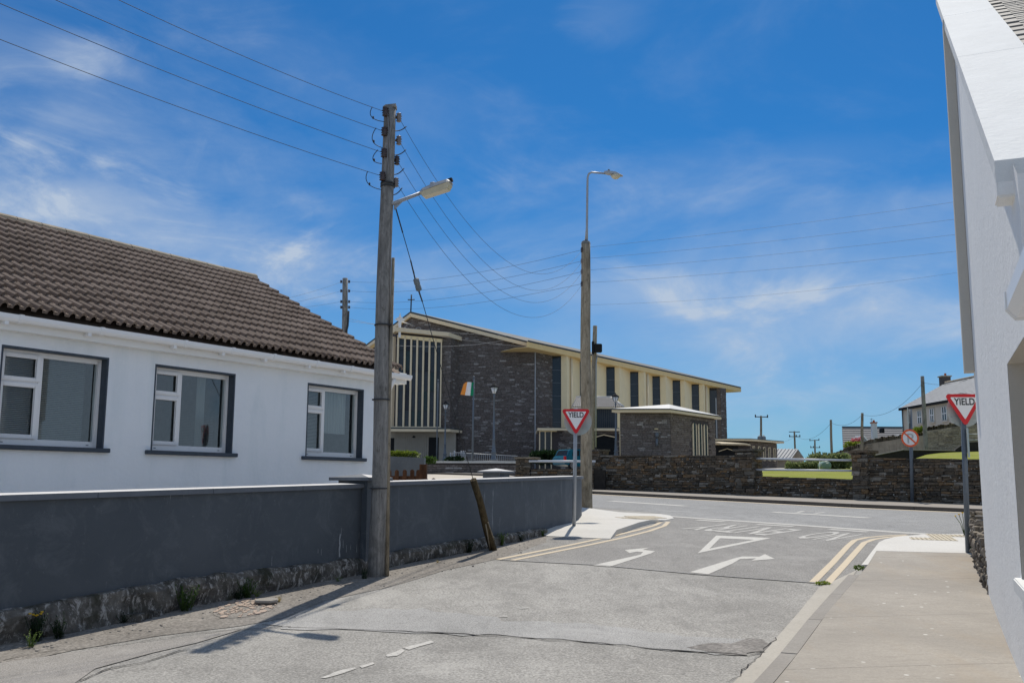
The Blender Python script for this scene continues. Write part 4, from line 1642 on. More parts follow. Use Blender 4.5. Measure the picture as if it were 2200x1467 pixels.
for wi, (a, b, s_, t_) in enumerate(hw):
    sl_ = MB()
    sl_.box(HP, a - .11, b + .09, s_ - .055, s_ + .002, -.10, .06)
    sl_.build('sill', M_TRIM, house, bevel=.006)
    DI = -.13
    m = MB()        # painted reveals
    m.box(HP, a - .001, a + .004, s_, t_, DI, .003)
    m.box(HP, b - .004, b + .001, s_, t_, DI, .003)
    m.box(HP, a, b, t_ - .004, t_ + .001, DI, .003)
    m.box(HP, a - .02, a - .001, s_, t_ + .022, .0, .004)
    m.box(HP, a - .001, b + .02, t_ + .001, t_ + .022, .0, .004)
    m.box(HP, b + .001, b + .02, s_, t_ + .001, .0, .004)
    rv = m.build('reveal', M_TRIM, house)
    fr = MB()
    fw_ = .058
    um = a + (b - a) * (.40 if wi == 0 else .365)
    zm = s_ + (t_ - s_) * .665
    D0, D1 = DI - .06, DI + .01
    fr.box(HP, a, a + fw_, s_, t_, D0, D1)
    fr.box(HP, b - fw_, b, s_, t_, D0, D1)
    fr.box(HP, a + fw_, b - fw_, t_ - fw_ - .01, t_, D0, D1)
    fr.box(HP, a + fw_, b - fw_, s_, s_ + .085, D0, D1)
    fr.box(HP, um - .032, um + .032, s_ + .085, t_ - fw_ - .01, D0, D1)
    fr.box(HP, a + fw_, um - .032, zm - .03, zm + .03, D0, D1)
    fo = fr.build('window_frame', M_PVC, house, bevel=.006)
    # opening sashes stand slightly proud
    for za, zb in ((s_ + .088, zm - .012), (zm + .012, t_ - fw_ + .012)):
        q = MB()
        A0, A1 = a + fw_ - .016, um - .012
        x = .052
        q.box(HP, A0, A0 + x, za, zb, DI, DI + .028)
        q.box(HP, A1 - x, A1, za, zb, DI, DI + .028)
        q.box(HP, A0 + x, A1 - x, zb - x, zb, DI, DI + .028)
        q.box(HP, A0 + x, A1 - x, za, za + x, DI, DI + .028)
        q.build('opening_sash', M_PVC, fo, bevel=.006)
    for A0, A1, za, zb in ((a + fw_, um - .03, s_ + .085, zm - .03), (a + fw_, um - .03, zm + .03, t_ - fw_ - .01), (um + .03, b - fw_, s_ + .085, t_ - fw_ - .01)):
        q = MB()
        q.poly([HP.P(A0 - .004, za - .004, DI - .02), HP.P(A1 + .004, za - .004, DI - .02), HP.P(A1 + .004, zb + .004, DI - .02), HP.P(A0 - .004, zb + .004, DI - .02)])
        q.build('pane', M_GLASS, fo)
    for ud in (a + .12, b - .16):
        q = MB()
        q.box(HP, ud, ud + .035, s_ + .035, s_ + .045, D1, D1 + .004)
        q.build('drain_cap', M_GALVD, fo)
    # blinds and curtains
    q = MB()
    z = s_ + .10
    lim = b - fw_ - .10 if wi != 2 else um + .14
    while z < t_ - .08:
        tilt = .012 if wi != 1 else .003
        for A0, A1 in ((a + .07, um - .02), (um + .02, lim)):
            if wi == 1 and (A1 > um + .1 and z > s_ + .55 or A1 <= um):
                continue
            q.poly([HP.P(A0, z, DI - .10), HP.P(A1, z, DI - .10), HP.P(A1, z + tilt, DI - .125), HP.P(A0, z + tilt, DI - .125)])
        z += .0235
    if q.v:
        q.build('blind', M_BLIND, house)['kind'] = 'stuff'
    if wi > 0:
        q = MB()
        x0, x1 = (um + .45, b - .30) if wi == 1 else (um + .16, b - .12)
        n_ = 40
        pts = [(x0 + (x1 - x0) * i / n_, DI - .17 + .018 * math.sin(i * 1.35)) for i in range(n_ + 1)]
        for (u0, e0), (u1, e1) in zip(pts, pts[1:]):
            q.poly([HP.P(u0, s_ + (.1 if wi == 1 else .42), e0), HP.P(u1, s_ + (.1 if wi == 1 else .42), e1), HP.P(u1, t_ - .06, e1), HP.P(u0, t_ - .06, e0)], True)
        q.build('curtain', M_CURT, house)
    q = MB()        # room behind
    A0, A1, B0 = a - .4, b + .4, -2.2
    za, zb = s_ - .9, t_ + .25
    q.poly([HP.P(A0, za, B0), HP.P(A1, za, B0), HP.P(A1, zb, B0), HP.P(A0, zb, B0)])
    q.poly([HP.P(A0, za, B0), HP.P(A0, zb, B0), HP.P(A0, zb, -.2), HP.P(A0, za, -.2)])
    q.poly([HP.P(A1, za, B0), HP.P(A1, zb, B0), HP.P(A1, zb, -.2), HP.P(A1, za, -.2)])
    q.poly([HP.P(A0, za, B0), HP.P(A1, za, B0), HP.P(A1, za, -.2), HP.P(A0, za, -.2)])
    q.poly([HP.P(A0, zb, B0), HP.P(A1, zb, B0), HP.P(A1, zb, -.2), HP.P(A0, zb, -.2)])
    q.build('room', M_ROOM, house)

# ---- roof of double roll tiles
roof_e = (.235, EZ + .06)           # lowest tile edge (d, z)
sl_v = Vector((RD - roof_e[0], RZ - roof_e[1]))
SL = sl_v.length
tang = math.atan2(RZ - roof_e[1], -(RD - roof_e[0]))
up_v = (HP.n * (RD - roof_e[0]) + Vector((0, 0, RZ - roof_e[1]))).normalized()
nrm_r = HP.u.cross(up_v)
if nrm_r.z < 0:
    nrm_r = -nrm_r
m = MB()
a0 = HP.P(UL - .1, roof_e[1] - .05, roof_e[0] - .06)
m.poly([a0, HP.P(UE + .22, roof_e[1] - .05, roof_e[0] - .06), HP.P(UE + .22, RZ - .05, RD), HP.P(UL - .1, RZ - .05, RD)])
m.poly([HP.P(UL - .1, RZ - .05, RD), HP.P(UE + .08, RZ - .05, RD), HP.P(UE + .08, ZT, DEP - .2), HP.P(UL - .1, ZT, DEP - .2)])
roof = m.build('roof', M_TILE, house)
GA, CW = 0.335, 0.30
NR = int(SL / GA + .5)
GA = SL / NR
prof = [(-.15, .003), (-.112, .002), (-.100, .042), (-.070, .062), (-.040, .042), (-.028, .004), (.0, .002), (.038, .002), (.050, .042), (.080, .062), (.110, .042), (.122, .004), (.15, .003)]
m = MB()
n = len(prof)
LT = GA + .05
for y, lift in ((0, .050), (LT, .003)):
    for x, h in prof:
        m.v.append(Vector((x, y, h + lift)))
for x, h in prof:
    m.v.append(Vector((x, .004, h + .050 - .040)))
for i in range(n - 1):
    m.f.append((i, i + 1, n + i + 1, n + i))
    m.sm.append(False)
    m.f.append((2 * n + i, 2 * n + i + 1, i + 1, i))
    m.sm.append(False)
tm = bpy.data.meshes.new('tile')
tm.from_pydata(m.v, [], m.f)
tm.materials.append(M_TILE)
tl_ = []
RM = Matrix((HP.u, up_v, nrm_r)).transposed().to_4x4()
eb = HP.P(0, roof_e[1], roof_e[0])
for r_ in range(NR):
    u = UL - .15
    while u < UE + .16:
        mt = RM @ Matrix.Rotation(R.uniform(-.006, .006), 4, 'Z') @ Matrix.Rotation(R.uniform(-.006, .006), 4, 'X')
        mt.translation = eb + HP.u * (u + R.uniform(-.003, .003)) + up_v * (r_ * GA + R.uniform(-.004, .004)) + nrm_r * R.uniform(0, .004)
        tl_.append((tm, mt, mt.translation.copy()))
        u += CW
vis = [t for t in tl_ if proj(t[2])[0] > -25]
vis.sort(key=lambda t: (t[2] - CAM).length)
near_t = vis[:290]
ids = set(id(t) for t in near_t)
ro = root_of(roof)
for me, mt, c in near_t:
    o = bpy.data.objects.new('tile', me)
    C.objects.link(o)
    o.parent = roof
    m2 = mt.copy()
    m2.translation = mt.translation - ro
    o.matrix_local = m2
m = MB()
for t in tl_:
    if id(t) in ids:
        continue
    k = len(m.v)
    m.v += [t[1] @ v.co for v in tm.vertices]
    for p in tm.polygons:
        m.f.append(tuple(k + i for i in p.vertices))
        m.sm.append(False)
m.build('upper_tiles', M_TILE, roof, 'stuff')
u = UL - .2
while u < UE + .05:
    l = .44
    m = MB()
    pr2 = []
    for i in range(7):
        a_ = math.pi * i / 6
        pr2.append((RD + .13 * math.cos(a_), RZ + .005 + .105 * math.sin(a_)))
    e1 = min(u + l, UE + .26)
    m.prism([HP.P(u, z, d) for d, z in pr2], HP.u * (e1 - u - .012) + Vector((0, 0, R.uniform(-.006, .006))))
    m.build('ridge_tile', M_RIDGE, roof)
    u += l
# garden behind the wall, unseen ground made pale to bounce light onto the bungalow
sheet('garden', [(-9, 7.5), (-5.3, 9.2), (-2.3, 14.6), (-.2, 19.5), (1.2, 24), (1.3, 27), (-3, 29), (-10, 26), (-14, 14)], M_CONC, .55, kind='structure', step=1.5)


# =================================================================== PICKET FENCE AND GARDEN BITS LEFT OF CENTRE
FP = Pl(atY(860, 1015, 20.5), 96)
fence = thing('picket_fence', 'short brown timber picket fence with rounded tops behind the weathered pole', 'fence', FP.P(0, 1.0))
fu = lambda x: FP.hit(x, 1015)[0]
fz = lambda y: FP.hit(860, y)[1]


def picket(u, ztop, pl_, w_=.085, d=.05):
    q = MB()
    pts = [(u - w_ / 2, .8), (u + w_ / 2, .8), (u + w_ / 2, ztop - w_ / 2)]
    for i in range(1, 6):
        a_ = math.pi * i / 6
        pts.append((u + w_ / 2 * math.cos(a_), ztop - w_ / 2 + w_ / 2 * math.sin(a_)))
    pts.append((u - w_ / 2, ztop - w_ / 2))
    q.prism([pl_.P(a, b, d) for a, b in pts], pl_.n * .022)
    return q


for x, y in ((789, 1009), (805, 1009), (821, 1009), (838, 1009), (854, 1009), (871, 1008.5), (887, 1008), (900, 1008.5)):
    picket(fu(x), fz(y), FP).build('picket', M_FENCE, fence)
m = MB()
m.box(FP, fu(780), fu(905), fz(1030), fz(1022), .02, .048)
m.build('rail', M_FENCE, fence)
m = MB()
m.box(FP, fu(903), fu(918), .7, fz(997), -.02, .10)
m.build('post', M_FENCE, fence)
f2 = thing('picket_gate', 'two rounded brown picket tops showing above the grey wall coping', 'fence', FP.P(fu(930), 1.0, .5))
for x in (925.5, 941.5):
    picket(fu(x), fz(1026.5), FP, .085, .5).build('picket', M_FENCE, f2)
m = MB()
m.box(FP, fu(919), fu(948), 1.0, fz(1034), .48, .5)
m.build('rail', M_FENCE, f2)
BP = Pl(atY(870, 1000, 27.0), 95)
bu = lambda x: BP.hit(x, 1000)[0]
bz = lambda x, y: BP.hit(x, y)[1]
m = MB()
m.box(BP, bu(790), bu(911), .8, 0, 0, -.25, (bz(800, 978), bz(911, 983)))
o = m.build('boundary_wall', M_DWALL, None, origin=BP.P(bu(850), 1.0))
tag(o, 'plain blue grey rendered wall segment behind the brown picket fence', 'wall')
m = MB()
m.box(BP, bu(790), bu(911) + .03, .1, .2, .03, -.28, (bz(800, 978) + .03, bz(911, 983) + .03))


# =================================================================== POLES
def pole_path(base, tip, wob=0.03, seed=0.0, n=14):
    P = []
    for i in range(n + 1):
        f = i / n
        p = base.lerp(tip, f)
        P.append(p + Vector((noise.noise(Vector((f * 2.2, seed, 0))), noise.noise(Vector((f * 2.2, seed, 5))), 0)) * wob * math.sin(math.pi * min(1, f * 1.0)))
    return P


def insulator(parent, at, mat=None, r=.045, axis=Vector((0, 0, 1))):
    q = MB()
    q.lathe(Vector(at) - Vector(axis) * .07, [(0, r * .55), (.015, r), (.035, r * .55), (.05, r * 1.05), (.07, r * .6), (.09, r * 1.1), (.105, r * .6), (.125, r * .95), (.14, r * .4)], 10, axis)
    return q.build('insulator', mat or M_CERAM, parent)


pb = G(808, 1237)
ptop = atY(838, 231, pb.y)
pole1 = thing('utility_pole', 'weathered grey wooden pole nearest the camera with a lamp arm and four pairs of insulators', 'utility pole', pb)
P1 = pole_path(pb - Vector((0, 0, .2)), ptop, .05, 1.3, 22)
m = MB()
m.tube(P1, [.128 - (.128 - .088) * i / 22 for i in range(23)], 18)
# roofed top
m.prism([ptop + Vector((-.10, .08, -.02)), ptop + Vector((.095, .08, -.02)), ptop + Vector((.095, .08, .03)), ptop + Vector((-.06, .08, .012))], Vector((0, -.16, 0)))
shaft = m.build('shaft', M_POLE, pole1)
y1 = pb.y
pole_at = lambda y: pb.lerp(ptop, (atY(820, y, y1).z - pb.z) / (ptop.z - pb.z))
for y in (395, 401):
    q = MB()
    c = pole_at(y)
    q.lathe(c - Vector((0, 0, .012)), [(0, .110), (.024, .110)], 18)
    q.build('iron_band', M_WIRE, pole1)
m = MB()
a = pole_at(555) + Vector((.115, -.03, 0))
m.tube([pb + Vector((.155, -.03, 0)), pb.lerp(a, .5) + Vector((.058, 0, 0)), a], [.030, .028, .024], 8)
m.build('cable_cover', M_POLE2, pole1)
for yy in (700, 860, 1050):
    c = pole_at(yy)
    q = MB()
    q.lathe(c + Vector((.0, 0, 0)), [(0, .135), (.018, .135)], 16)
    q.build('cable_strap', M_WIRE, pole1)
# pale stripped patch below the band
LI, RI = [], []
for i, (lx, ly) in enumerate(((828, 241), (826, 283), (825, 329), (822, 379))):
    p = atY(lx, ly, y1 - .09)
    LI.append(p)
    insulator(pole1, p, M_CERAM, .052)
    q = MB()
    q.tube([p, p + Vector((.08, .08, 0))], .014, 6)
    q.build('iron_pin', M_WIRE, pole1)
for i, (lx, ly) in enumerate(((857, 253), (857, 302), (853, 345), (851, 392))):
    p = atY(lx, ly, y1 + .02)
    RI.append(p)
    insulator(pole1, p, M_CERAM if i == 2 else M_CERAM2, .044)
    q = MB()
    q.tube([p, p + Vector((-.06, 0, 0))], .014, 6)
    q.build('iron_pin', M_WIRE, pole1)


def bez(a, b, bulge, n=10):
    P = []
    for i in range(n + 1):
        f = i / n
        P.append(Vector(a).lerp(Vector(b), f) + Vector(bulge) * 4 * f * (1 - f))
    return P


for (ax, ay), (bx, by) in (((800, 230), (826, 262)), ((808, 275), (822, 318)), ((812, 322), (820, 352)), ((790, 368), (820, 408))):
    q = MB()
    a, b = atY(ax, ay, y1 - .2), atY(bx, by, y1 - .09)
    q.tube(bez(a, b, (-.10, 0, -.04)), .006, 5)
    q.lathe(a.lerp(b, .55) + Vector((-.085, 0, -.04)), [(-.02, .012), (.02, .012)], 6)
    q.build('jumper_cable', M_WIRE, pole1)
for (ax, ay), (bx, by) in (((846, 281), (873, 272)), ((846, 333), (872, 322)), ((845, 375), (868, 362)), ((842, 419), (864, 404))):
    q = MB()
    q.tube(bez(atY(ax, ay, y1), atY(bx, by, y1 + .05), (.0, 0, -.03)), .008, 5)
    q.build('jumper_cable', M_WIRE, pole1)
q = MB()
for k in range(3):
    q.tube([pole_at(y) + Vector((-.02 + .03 * k + .02 * math.sin(y * .05 + k), -.105, 0)) for y in range(250, 385, 12)], .004, 4)
q.build('service_cable', M_WIREP, pole1)
# lamp on its arm
m = MB()
la = atY(846, 437, y1 - .03)
lb = atY(912, 412, y1 - .18)
m.tube([la + Vector((-.05, 0, 0)), la, lb], [.03, .03, .022], 10)
m.prism([atY(846, 436, y1 - .03), atY(870, 428, y1 - .08), atY(846, 452, y1 - .03)], Vector((0, .015, 0)))
m.build('lamp_arm', M_GALV, pole1)
ldir = (atY(972, 397, y1 - .28) - atY(905, 421, y1 - .16)).normalized()
lside = Vector((-ldir.y, ldir.x, 0)).normalized()
lup = ldir.cross(lside)
lup = lup if lup.z > 0 else -lup
l0 = atY(904, 417, y1 - .16)
LL = (atY(971, 397, y1 - .28) - l0).length
m = MB()
sec = []
for f, wd, hu in ((0, .07, .03), (.12, .10, .055), (.5, .115, .07), (.9, .105, .06), (1, .08, .03)):
    c = l0 + ldir * LL * f
    sec.append([c - lside * wd, c + lside * wd, c + lside * wd * .55 + lup * hu, c - lside * wd * .55 + lup * hu])
for a, b in zip(sec, sec[1:]):
    for i in range(4):
        m.poly([a[i], a[(i + 1) % 4], b[(i + 1) % 4], b[i]])
m.poly(sec[0])
m.poly(sec[-1])
lh = m.build('lamp_head', M_LAMPB, pole1)
m = MB()
sec = []
for f, wd, hd in ((.03, .085, .03), (.08, .095, .075), (.85, .10, .085), (.97, .085, .03)):
    c = l0 + ldir * LL * f - lup * .002
    sec.append([c - lside * wd, c + lside * wd, c + lside * wd * .75 - lup * hd, c - lside * wd * .75 - lup * hd])
for a, b in zip(sec, sec[1:]):
    for i in range(4):
        m.poly([a[i], a[(i + 1) % 4], b[(i + 1) % 4], b[i]])
m.poly(sec[0])
m.poly(sec[-1])
m.build('lamp_bowl', M_DIFF, lh)
m = MB()
m.lathe(l0 + ldir * LL * .42 + lup * .05, [(0, .04), (.05, .043), (.055, .036)], 12)
m.build('photocell', M_LAMPB, lh)
m = MB()
m.box8([l0 + ldir * (LL * .93 + a) + lside * b + lup * c for a, b, c in ((0, -.03, .02), (.06, -.03, .02), (.06, .03, .02), (0, .03, .02), (0, -.03, .07), (.06, -.03, .07), (.06, .03, .07), (0, .03, .07))])
m.build('end_catch', M_BLACK, lh)

# stay wire and its leaning post
sb = G(1060, 1182)
att = atY(848, 440, y1)
sdir = (att - sb).normalized()


def on_stay(py):
    lo, hi = 0.0, (att - sb).length
    for _ in range(40):
        q = (lo + hi) / 2
        if proj(sb + sdir * q)[1] > py:
            lo = q
        else:
            hi = q
    return sb + sdir * lo


stop_ = on_stay(1030)
stake = thing('leaning_post', 'dark leaning timber post holding the stay wire beside the grey wall', 'post', sb)
sx = sdir.cross(Vector((0, 1, 0))).normalized()
sy = sdir.cross(sx).normalized()
m = MB()
m.tube([sb - sdir * .15, sb.lerp(stop_, .3) + sx * .01, sb.lerp(stop_, .7) - sx * .012, stop_], [.070, .064, .058, .056], 9)
m.build('timber', M_STAKE, stake)
m = MB()
m.tube([sb.lerp(stop_, .03) + sx * .05 - Vector((0, .06, 0)), sb.lerp(stop_, .38) - Vector((0, .075, 0))], .012, 6)
m.tube([sb.lerp(stop_, .14) - sx * .06 - Vector((0, .05, 0)), sb.lerp(stop_, .40) - sx * .045 - Vector((0, .06, 0))], .010, 6)
m.build('stay_rod', M_POLE2, stake)
m = MB()
i0, i1 = on_stay(601), on_stay(622)
m.tube([stop_ - sdir * .02, i0 - sdir * .1], .0065, 6)
m.tube([i0 - sdir * .1 * 0 + sx * .012, on_stay(560)], .012, 6)
m.tube([on_stay(648), i1 + sx * .01], .012, 6)
m.tube([i0 + sdir * .1, att], .0065, 6)
m.tube([on_stay(500), att], .011, 6)
sw = m.build('stay_wire', M_WIRE, None, origin=stop_)
tag(sw, 'taut stay wire with a barrel insulator from the near pole down to the leaning post', 'stay wire')
m = MB()
m.lathe(i1 + (i0 - i1) * .5 - sdir * .10, [(0, .03), (.01, .045), (.085, .045), (.095, .035), (.105, .045), (.19, .045), (.2, .03)], 10, sdir)
m.build('stay_insulator', M_BARREL, sw)

# second tall pole with the hooked lamp
p2b = G(1260, 1088, .09)
p2t = atY(1258.5, 521, p2b.y)
pole2 = thing('utility_pole', 'tall brown weathered pole at the pavement corner with a swan neck street lamp on top', 'utility pole', p2b)
m = MB()
m.tube(pole_path(p2b - Vector((0, 0, .2)), p2t, .05, 4.1, 20), [.168 - (.168 - .128) * i / 20 for i in range(21)], 16)
m.build('shaft', M_POLE2, pole2)
y2 = p2b.y
W2L = []
for ly in (537, 561, 584, 610, 650):
    p = atY(1251, ly, y2 - .05)
    W2L.append(p)
    insulator(pole2, p, M_CERAM if ly in (537, 610) else M_CERAM2, .055 if ly != 650 else .04)
m = MB()
m.lathe(p2t - Vector((0, 0, .05)), [(0, .135), (.07, .12), (.12, .05)], 14)
m.build('pole_cap', M_GALVD, pole2)
m = MB()
lt = [atY(1259.5, 521, y2), atY(1261, 490, y2), atY(1262, 400, y2), atY(1262.5, 381, y2), atY(1265, 373.5, y2), atY(1271, 370.5, y2), atY(1300, 373, y2)]
m.tube(lt, [.05, .035, .033, .03, .03, .028, .026], 10)
m.build('swan_neck', M_GALV, pole2)
m = MB()
a, b = atY(1298, 373, y2), atY(1338, 379, y2)
sec = []
for f, wd, hu, hd in ((0, .06, .06, .04), (.2, .10, .09, .06), (.6, .13, .085, .06), (1, .06, .02, .03)):
    c = a.lerp(b, f)
    sec.append([c + Vector((0, -wd, 0)), c + Vector((0, wd, 0)), c + Vector((0, wd * .6, hu)), c + Vector((0, -wd * .6, hu))])
for q0, q1 in zip(sec, sec[1:]):
    for i in range(4):
        m.poly([q0[i], q0[(i + 1) % 4], q1[(i + 1) % 4], q1[i]])
m.poly(sec[0])
m.poly(sec[-1])
lh = m.build('lamp_head', M_LAMPB, pole2)
m = MB()
m.lathe(a.lerp(b, .62) - Vector((0, 0, .11)), [(0, .06), (.05, .13), (.11, .15)], 12)
m.build('lamp_bowl', M_DIFF, lh)
m = MB()
m.lathe(a.lerp(b, .25) + Vector((0, 0, .08)), [(0, .03), (.06, .03)], 8)
m.build('photocell', M_GALVD, lh)


def far_pole(bx, by, tx, ty, y, r0, r1, label, mat=M_POLE2, bz_=None, name='utility_pole', group=None):
    b = atY(bx, by, y)
    t = atY(tx, ty, y)
    o = thing(name, label, 'utility pole', b, group)
    q = MB()
    q.tube(pole_path(b - Vector((0, 0, .3)), t, .06, bx * .1, 8), [r0 + (r1 - r0) * i / 8 for i in range(9)], 10)
    q.build('shaft', mat, o)
    return o, b, t


pole3, b3, t3 = far_pole(740, 990, 741.5, 598, 47.0, .17, .13, 'grey wooden pole rising behind the tiled roof of the bungalow', M_POLE)
W3R = []
for ly in (605, 625, 648, 660):
    for sx_, xx in ((-1, 733), (1, 750)):
        p = atY(xx, ly, 46.9)
        q = insulator(pole3, p, M_CERAM, .06)
        if sx_ > 0:
            W3R.append(p)
m = MB()
m.tube([atY(749, 668, 46.8), atY(747, 700, 46.8), atY(740, 728, 46.8)], .05, 6)
m.build('cable', M_WIRE, pole3)
pole4, b4, t4 = far_pole(1270, 1000, 1278.5, 700, 50.0, .15, .11, 'slim wooden pole just behind the tall corner pole with a black box on it', M_POLE2)
m = MB()
q = Pl(atY(1284, 745, 49.7), 90)
m.box(q, -.18, .22, atY(1284, 757, 49.7).z, atY(1284, 739, 49.7).z, -.15, .15)
m.box(q, -.30, -.18, atY(1284, 761, 49.7).z, atY(1284, 733, 49.7).z, -.12, .12)
m.build('switch_box', M_BLACK, pole4, bevel=.03)
m = MB()
m.tube([atY(1283, 762, 49.8), atY(1281, 780, 49.8), atY(1280, 960, 49.8)], .035, 6)
m.build('cable', M_GALV, pole4)


# ---- overhead wires
def wire(a, b, sag, r, label, group, mat=M_WIRE, n=26, name='overhead_wire'):
    P = []
    for i in range(n + 1):
        f = i / n
        p = Vector(a).lerp(Vector(b), f)
        p.z -= sag * 4 * f * (1 - f)
        P.append(p)
    q = MB()
    q.tube(P, r * .52, 5)
    o = q.build(name, mat, None, origin=a)
    tag(o, label, 'overhead wire', group)
    return o


rank = ['uppermost', 'second from top', 'third from top', 'lowest']
lw_end = [(297, 0), (167, 0), (35, 0), (0, 62)]
lw_start = [(800, 228), (812, 283), (825, 329), (790, 366)]
for i in range(4):
    a = LI[i]
    ex, ey = lw_end[i]
    # a level wire: find how near it is where it leaves the frame
    r_ = ray(ex, ey)
    zt2 = a.z + .10
    e_ = CAM + r_ * ((zt2 - CAM.z) / r_.z)
    d_ = e_ - a
    far_ = a + d_ * 1.6
    wire(a, far_, .12, .0075, rank[i] + ' of four wires from the near pole to the left edge', 'wires leaving the near pole to the left')
G2 = 'wires sagging between the two tall poles'
for i in range(4):
    wire(RI[i], W2L[i], (1.42, 1.48, 1.45, 1.45)[i], .0065, rank[i] + ' of four sagging wires between the two tall poles', G2)
for i in range(4):
    wire(W3R[i], W2L[i] + Vector((-.02, .1, .02)), .35, .009, rank[i] + ' of four straight wires from the pole behind the tiled roof', 'wires from the pole behind the roof')
for i, ey in enumerate((429, 466, 499, 535)):
    a = atY(1268, (531, 555, 580, 607)[i], y2)
    b = atY(2050, ey, 24.0)
    wire(a, a + (b - a) * 1.25, .10, .0060, rank[i] + ' of four wires running right from the corner pole', 'wires running right from the corner pole')
wire(atY(1266, 655, y2), atY(2056, 586, 25.0), .15, .0045, 'faint lone wire below the four wires running right from the corner pole', None)
for i, (a, b) in enumerate((((733, 606), (600, 645)), ((733, 625), (600, 655)), ((733, 648), (600, 664)))):
    wire(atY(*a, 46.9), atY(*b, 40), .05, .009, rank[i] + ' of the three wires passing left behind the bungalow roof', 'wires passing behind the roof')
for i, (a, b, c) in enumerate((((750, 685), (1134, 745), .2), ((750, 690), (1120, 722), .15), ((848, 742), (1100, 727), .25))):
    wire(atY(*a, 46.8), atY(*b, 68), c, .014, ('upper pale service wire', 'middle pale service wire', 'lowest pale service wire')[i] + ' crossing in front of the church gable', 'pale wires in front of the church', M_WIREP)


# =================================================================== ROAD SIGNS
def yield_sign(base, top_px, cx, w_m, zb, zt_, face_az, label, disc_off, disc_r):
    t = thing('yield_sign', label, 'road sign', base)
    d = Pl(base, face_az)
    q = MB()
    lean = top_px
    q.tube([base - Vector((0, 0, .1)), lean], .038 if w_m < .62 else .042, 12)
    q.build('post', M_GALVD if w_m > .62 else M_GALV, t)
    c = Vector((lean.x, lean.y, 0))
    pl_ = Pl(c, face_az)
    o_ = -1 if pl_.n.y > 0 else 1
    dd = .055 * o_

    def tri(hw_, z1, z0, r):
        """rounded triangle pointing down"""
        vs = [Vector((-hw_, z1)), Vector((hw_, z1)), Vector((0, z0))]
        pts = []
        for i in range(3):
            p, a, b = vs[i], (vs[i - 1] - vs[i]).normalized(), (vs[(i + 1) % 3] - vs[i]).normalized()
            ang = a.angle(b)
            bis = (a + b).normalized()
            ce = p + bis * (r / math.sin(ang / 2))
            a0 = math.atan2(-a.x * 0 + (p + a * (r / math.tan(ang / 2)) - ce).y, (p + a * (r / math.tan(ang / 2)) - ce).x)
            a1 = math.atan2((p + b * (r / math.tan(ang / 2)) - ce).y, (p + b * (r / math.tan(ang / 2)) - ce).x)
            while a1 - a0 > math.pi:
                a1 -= 2 * math.pi
            while a1 - a0 < -math.pi:
                a1 += 2 * math.pi
            for k in range(5):
                an = a0 + (a1 - a0) * k / 4
                pts.append((ce.x + r * math.cos(an), ce.y + r * math.sin(an)))
        return pts
    hw_ = w_m / 2
    H_ = zt_ - zb
    f = hw_ * 1.04
    q = MB()
    q.prism([pl_.P(u, z, dd) for u, z in tri(f, zt_, zb - .03, .045)], pl_.n * -.004 * o_)
    plate = q.build('red_border', M_RED, t)
    q = MB()
    bw = w_m * .088
    in_hw = f - bw * 1.75
    q.poly([pl_.P(u, z, dd + .0025 * o_) for u, z in tri(in_hw, zt_ - bw * .95, zb + bw * 1.75, .012)])
    q.build('white_face', M_SIGNW, t)
    vs, fs = text_mesh('YIELD', .022)
    q = MB()
    tw, th = w_m * .54, w_m * .185
    for x, y in vs:
        q.v.append(pl_.P((x - .5) * tw * (1 if o_ > 0 else -1) * (1 if pl_.u.x > 0 else -1), zt_ - bw * .95 - w_m * .022 - th + y * th, dd + .0045 * o_))
    q.f = fs
    q.sm = [False] * len(fs)
    q.build('lettering', M_SIGNB, t)
    for z in (zt_ - .07, zt_ - .30):
        q = MB()
        q.lathe(Vector((lean.x, lean.y, z)), [(-.012, .047), (.012, .047)], 12)
        q.build('clamp', M_GALV, t)
    if disc_r:
        q = MB()
        ce = pl_.P(disc_off[0], disc_off[1], -.06 * o_)
        q.lathe(ce, [(0, disc_r), (.004, disc_r)], 36, pl_.n * -o_)
        dk = q.build('round_plate', M_SBACK, t)
        for z in (-.12, .12):
            q = MB()
            q.box(pl_, disc_off[0] - disc_r * .75, disc_off[0] + disc_r * .75, disc_off[1] + z - .012, disc_off[1] + z + .012, -.045 * o_, -.057 * o_)
            q.build('plate_rail', M_SBACK, dk)
    return t


lb_ = G(1233, 1130, .09)
ltp = atY(1237, 876, lb_.y)
zT, zB = atY(1236, 879, lb_.y).z, atY(1236, 932.5, lb_.y).z
lt_sign = yield_sign(lb_, ltp, 1236, .595, zB, zT, 92, 'triangular yield sign on the left pavement in front of the brown pole', (.045, atY(1241, 905, lb_.y).z), .285)
rb2 = G(2080, 1187, H)
rtp = atY(2067.5, 846, rb2.y)
zT, zB = atY(2066, 847, rb2.y).z, atY(2066, 914, rb2.y).z
rt_sign = yield_sign(rb2, rtp, 2066, .63, zB, zT, 92, 'triangular yield sign on the right pavement partly hidden by the white gable', (.035, atY(2070, 880, rb2.y).z), .285)
m = MB()
SP = Pl((rb2.x + .05, rb2.y, 0), 30)
m.box(SP, -.12, .12, atY(2084, 982, rb2.y).z, atY(2084, 920, rb2.y).z, .05, .062)
for yy in (927, 972):
    z = atY(2080, yy, rb2.y).z
    m.box(SP, -.02, .02, z - .01, z + .01, -.03, .05)
m.build('edge_on_plate', M_SBACK, rt_sign)

